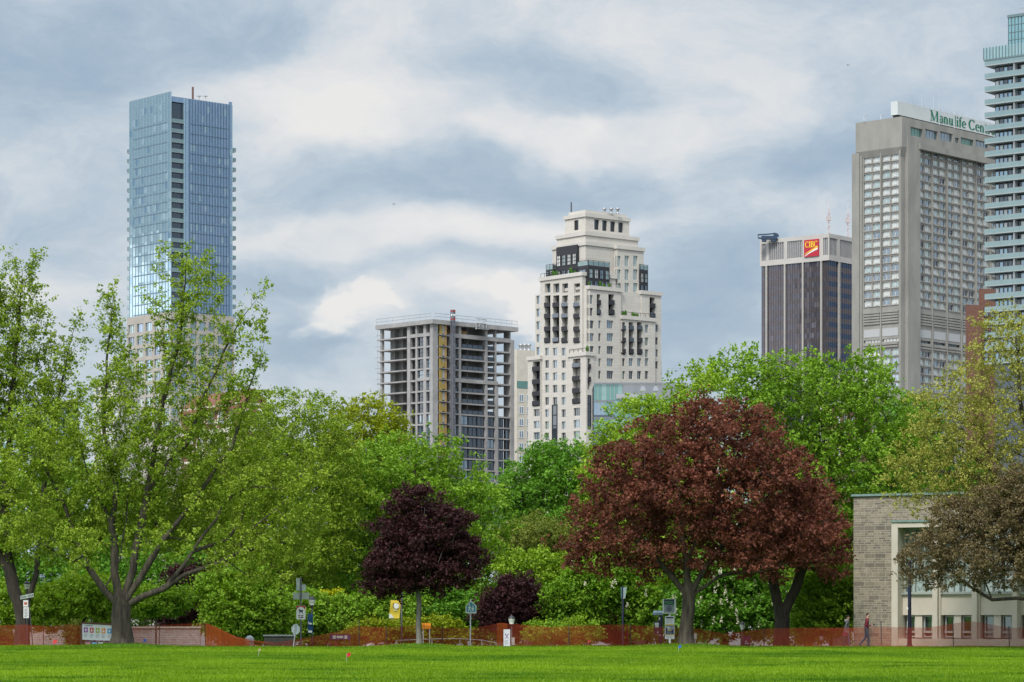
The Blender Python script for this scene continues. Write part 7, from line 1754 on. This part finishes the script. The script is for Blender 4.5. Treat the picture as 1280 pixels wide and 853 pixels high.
# ================================================================== PEOPLE
def person(px, foot_py, Y, height, label, pose, cols, extra=None):
    base = P(px, foot_py, Y); zb = gz(base.x, Y); root = thing('person', label, 'person', (base.x, Y, zb)); k = height / 1.75
    J = pose; V, R_, E, tagm = [], [], [], []
    idx = {}
    def add(n, r): 
        idx[n] = len(V); V.append(Vector(J[n]) * k); R_.append(r * k); return idx[n]
    rad_ = dict(pelvis=(.145, .12), belly=(.14, .13), chest=(.165, .14), neck=(.062, .062), skull=(.078, .085), crown=(.072, .082), hipL=(.09, .09), kneeL=(.062, .062), ankleL=(.042, .042), toeL=(.038, .03), hipR=(.09, .09), kneeR=(.062, .062), ankleR=(.042, .042), toeR=(.038, .03),
                shL=(.065, .065), elL=(.046, .046), wrL=(.031, .031), pmL=(.036, .022), shR=(.065, .065), elR=(.046, .046), wrR=(.031, .031), pmR=(.036, .022))
    for n in rad_: idx[n] = len(V); V.append(Vector(J[n]) * k)
    edges = [('pelvis', 'belly'), ('belly', 'chest'), ('chest', 'neck'), ('neck', 'skull'), ('skull', 'crown')]
    for s in 'LR': edges += [('pelvis', 'hip' + s), ('hip' + s, 'knee' + s), ('knee' + s, 'ankle' + s), ('ankle' + s, 'toe' + s), ('chest', 'sh' + s), ('sh' + s, 'el' + s), ('el' + s, 'wr' + s), ('wr' + s, 'pm' + s)]
    me = bpy.data.meshes.new('skeleton'); me.from_pydata([tuple(v) for v in V], [(idx[a], idx[b]) for a, b in edges], [])
    o = bpy.data.objects.new('skeleton', me); COL.objects.link(o); sk = o.modifiers.new('skin', 'SKIN'); sk.use_smooth_shade = True
    for n, r in rad_.items():
        sv = me.skin_vertices[0].data[idx[n]]; sv.radius = (r[0] * k, r[1] * k); sv.use_root = (n == 'pelvis')
    ss = o.modifiers.new('sub', 'SUBSURF'); ss.levels = 2; ss.render_levels = 2
    dg = bpy.context.evaluated_depsgraph_get(); ev = o.evaluated_get(dg); bm_ = bpy.data.meshes.new_from_object(ev)
    vs_ = [v.co.copy() for v in bm_.vertices]; fs = [tuple(p.vertices) for p in bm_.polygons]
    bpy.data.objects.remove(o)
    seg = []
    part = lambda a, b: 0 if a in ('neck', 'skull') else (0 if b in ('pmL', 'pmR') else (1 if (a, b) in (('belly', 'chest'), ('chest', 'neck'), ('pelvis', 'belly')) or b[:2] in ('sh', 'el', 'wr') else (3 if b[:3] == 'toe' else 2)))
    for a, b in edges: seg.append((Vector(J[a]) * k, Vector(J[b]) * k, part(a, b)))
    g = MB(); i0 = len(g.v); g.v.extend((v.x + base.x, v.y + Y, v.z + zb) for v in vs_)
    for f in fs:
        c = sum((vs_[q] for q in f), Vector()) / len(f); best = None
        for a, b, m in seg:
            d = b - a; t = max(0, min(1, (c - a).dot(d) / d.length_squared)); dd = (c - a - d * t).length
            if best is None or dd < best[0]: best = (dd, m)
        g.f.append(f); g.m.append(best[1]); g.smooth.append(True); g.uv.append([(0, 0)] * len(f))
    off = Vector((base.x, Y, zb))
    # fingers and thumb, rooted in each palm
    for s in 'LR':
        w, pm = Vector(J['wr' + s]) * k, Vector(J['pm' + s]) * k; d = (pm - w).normalized(); side = d.cross(Vector((0, 1, 0)) if abs(d.y) < .8 else Vector((1, 0, 0))).normalized(); nrm = d.cross(side)
        for q, ln in enumerate((.062, .072, .068, .052)):
            b0 = pm + side * (.024 * (q - 1.5) / 1.5) * k; b1 = b0 + d * ln * .55 * k; b2 = b1 + (d * .7 + nrm * .6).normalized() * ln * .5 * k
            g.tube([off + b0, off + b1, off + b2], [.0095 * k, .0088 * k, .0065 * k], 6, 0)
        b0 = w + (pm - w) * .5 + side * .024 * k; b1 = b0 + (d * .6 + side * .8).normalized() * .035 * k; b2 = b1 + (d * .9 + nrm * .3).normalized() * .028 * k
        g.tube([off + b0, off + b1, off + b2], [.011 * k, .010 * k, .008 * k], 6, 0)
    # face: nose, eyes, mouth, ears, on the side the head looks to
    hd = (Vector(J['skull']) + Vector(J['crown'])) * .5 * k; lk = Vector(J['look']).normalized(); sd = lk.cross(Vector((0, 0, 1))).normalized()
    fr = hd + lk * .078 * k
    g.tube([off + fr + Vector((0, 0, .015 * k)), off + fr + lk * .022 * k + Vector((0, 0, -.022 * k)), off + fr + Vector((0, 0, -.03 * k))], [.007 * k, .013 * k, .006 * k], 6, 0)
    for e in (-1, 1):
        c = fr + sd * e * .030 * k + Vector((0, 0, .016 * k)) - lk * .015 * k; g.lathe(off + c, [(.002, -.008 * k), (.011 * k, 0), (.002, .008 * k)], 8, 4)
        c = hd + sd * e * .076 * k - lk * .005 * k; g.lathe(off + c, [(.004, -.03 * k), (.014 * k, -.01 * k), (.017 * k, .012 * k), (.005, .028 * k)], 8, 0)
    c = fr - Vector((0, 0, .052 * k)) - lk * .006 * k; g.tube([off + c - sd * .022 * k, off + c + lk * .006 * k, off + c + sd * .022 * k], .006 * k, 5, 5)
    SKIN = pbr('skin', (.42, .25, .18), (.38, .22, .155), .6, 8); 
    g.build('body', [SKIN] + cols + [pbr('eye_dark', (.02, .015, .012)), pbr('lip', (.30, .12, .10))], root)
    # hair: a cap shell following the skull, longer at the back
    h = MB(); n1, n2 = 8, 16; c = hd + Vector((0, 0, .022 * k)) - lk * .012 * k
    vv = []
    for i in range(n1 + 1):
        ph = i / n1 * rad(112 + 0)
        for j in range(n2):
            th = 2 * math.pi * j / n2; dr = (lk * math.cos(th) + sd * math.sin(th)) * math.sin(ph) + Vector((0, 0, math.cos(ph)))
            pm_ = min(ph, rad(58 + 54 * min(1, max(0, (.10 - math.cos(th)) / .7)))); dr = (lk * math.cos(th) + sd * math.sin(th)) * math.sin(pm_) + Vector((0, 0, math.cos(pm_)))
            vv.append(off + c + Vector((dr.x * .094, dr.y * .094, dr.z * .108)) * k)
    h.mesh(vv, [(i * n2 + j, i * n2 + (j + 1) % n2, (i + 1) * n2 + (j + 1) % n2, (i + 1) * n2 + j) for i in range(n1) for j in range(n2)]); h.build('hair', pbr('dark_hair', (.012, .010, .010), (.02, .017, .016), .5, 30), root)
    if extra: extra(root, off, k, J)
    return root
MAR = pbr('maroon_knit', (.16, .018, .035), (.12, .014, .028), .9, 12); JEAN = pbr('grey_denim', (.060, .048, .070), (.045, .036, .055), .9, 10); SHOE = pbr('brown_shoe', (.07, .04, .03), None, .6)
walk = dict(pelvis=(0, 0, .95), belly=(.01, 0, 1.10), chest=(.03, 0, 1.32), neck=(.05, 0, 1.49), skull=(.075, -.01, 1.575), crown=(.075, -.01, 1.66), look=(.85, -.5, 0),
            hipL=(0, .085, .90), kneeL=(-.03, .09, .50), ankleL=(-.32, .09, .17), toeL=(-.24, .09, .05), hipR=(0, -.085, .90), kneeR=(.09, -.09, .50), ankleR=(.08, -.09, .07), toeR=(.21, -.10, .035),
            shL=(.02, .175, 1.41), elL=(.06, .21, 1.14), wrL=(.26, .10, 1.10), pmL=(.33, .05, 1.12), shR=(.02, -.175, 1.41), elR=(-.02, -.22, 1.14), wrR=(.22, -.18, 1.08), pmR=(.29, -.15, 1.09))
def man_extra(root, off, k, J):
    g = MB(); a, b = Vector(J['neck']) * k, Vector(J['belly']) * k
    p = off + (Vector(J['pmR']) + Vector((.07, .05, .03))) * k; g.box(p.x - .035, p.x + .035, p.y - .006, p.y + .006, p.z - .02, p.z + .09); g.build('phone', M_BLACK, root) 
    g = MB(); c = off + Vector((.10, -.085, 1.27)) * k; g.lathe(off + Vector((.045, 0, 1.43)) * k, [(.085 * k, 0), (.075 * k, .05 * k), (.07 * k, .07 * k)], 12); g.build('collar', MAR, root)
person(1083, 809.8, 147.4, 1.80, 'man in maroon sweater and grey trousers walking with a phone past the stone building', walk, [MAR, JEAN, SHOE], man_extra)
w2 = dict(walk); w2.update(kneeL=(-.02, .09, .50), ankleL=(-.14, .09, .10), toeL=(-.03, .09, .045), kneeR=(.10, -.09, .50), ankleR=(.15, -.09, .07), toeR=(.27, -.10, .035), elL=(.0, .22, 1.14), wrL=(.10, .20, .92), pmL=(.13, .19, .85), elR=(-.08, -.23, 1.14), wrR=(-.06, -.25, .90), pmR=(-.05, -.25, .83))
JK = pbr('dark_jacket', (.12, .125, .13), (.08, .085, .09), .9, 8)
def woman_extra(root, off, k, J):
    g = MB(); g.lathe(off + Vector((-.01, 0, .78)) * k, [(.20 * k, 0), (.19 * k, .15 * k), (.165 * k, .35 * k), (.15 * k, .40 * k)], 16); cx = off.x - .01 * k; g.v = [(cx + (x - cx) * .78, y, z) for x, y, z in g.v]; g.build('coat_skirt', JK, root)
    g = MB(); g.lathe(off + Vector((-.03, 0, 1.40)) * k, [(.08 * k, 0), (.105 * k, .04 * k), (.095 * k, .09 * k), (.06 * k, .12 * k)], 12); g.build('hood', pbr('grey_fur', (.34, .34, .33), None, .95), root)
person(1058.5, 808.5, 149.3, 1.70, 'person in a dark hooded jacket and jeans walking behind the netting at the building corner', w2, [JK, pbr('blue_denim', (.07, .10, .20), (.055, .08, .16), .9, 10), SHOE], woman_extra)
wp = Vector(w2['pmR']) * (1.70 / 1.75); q = P(1058.5, 808.5, 149.3); q.z = gz(q.x, 149.3); c = q + wp + Vector((-.10, -.03, -.06))
hb = thing('handbag', 'maroon handbag hanging at the side of the person in the dark jacket', 'handbag', tuple(c + Vector((0, 0, -.14))))
g = MB(); g.hexa([(c.x - .13, c.y - .05, c.z - .14), (c.x + .13, c.y - .05, c.z - .14), (c.x + .13, c.y + .05, c.z - .14), (c.x - .13, c.y + .05, c.z - .14), (c.x - .10, c.y - .03, c.z + .08), (c.x + .10, c.y - .03, c.z + .08), (c.x + .10, c.y + .03, c.z + .08), (c.x - .10, c.y + .03, c.z + .08)]); g.build('bag', pbr('bag_maroon', (.14, .02, .05), None, .5), hb)
g = MB(); g.tube([c + Vector((-.08, 0, .07)), c + Vector((-.05, 0, .20)), c + Vector((.05, 0, .20)), c + Vector((.08, 0, .07))], .008, 5); g.build('strap', pbr('bag_maroon', (.14, .02, .05)), hb)
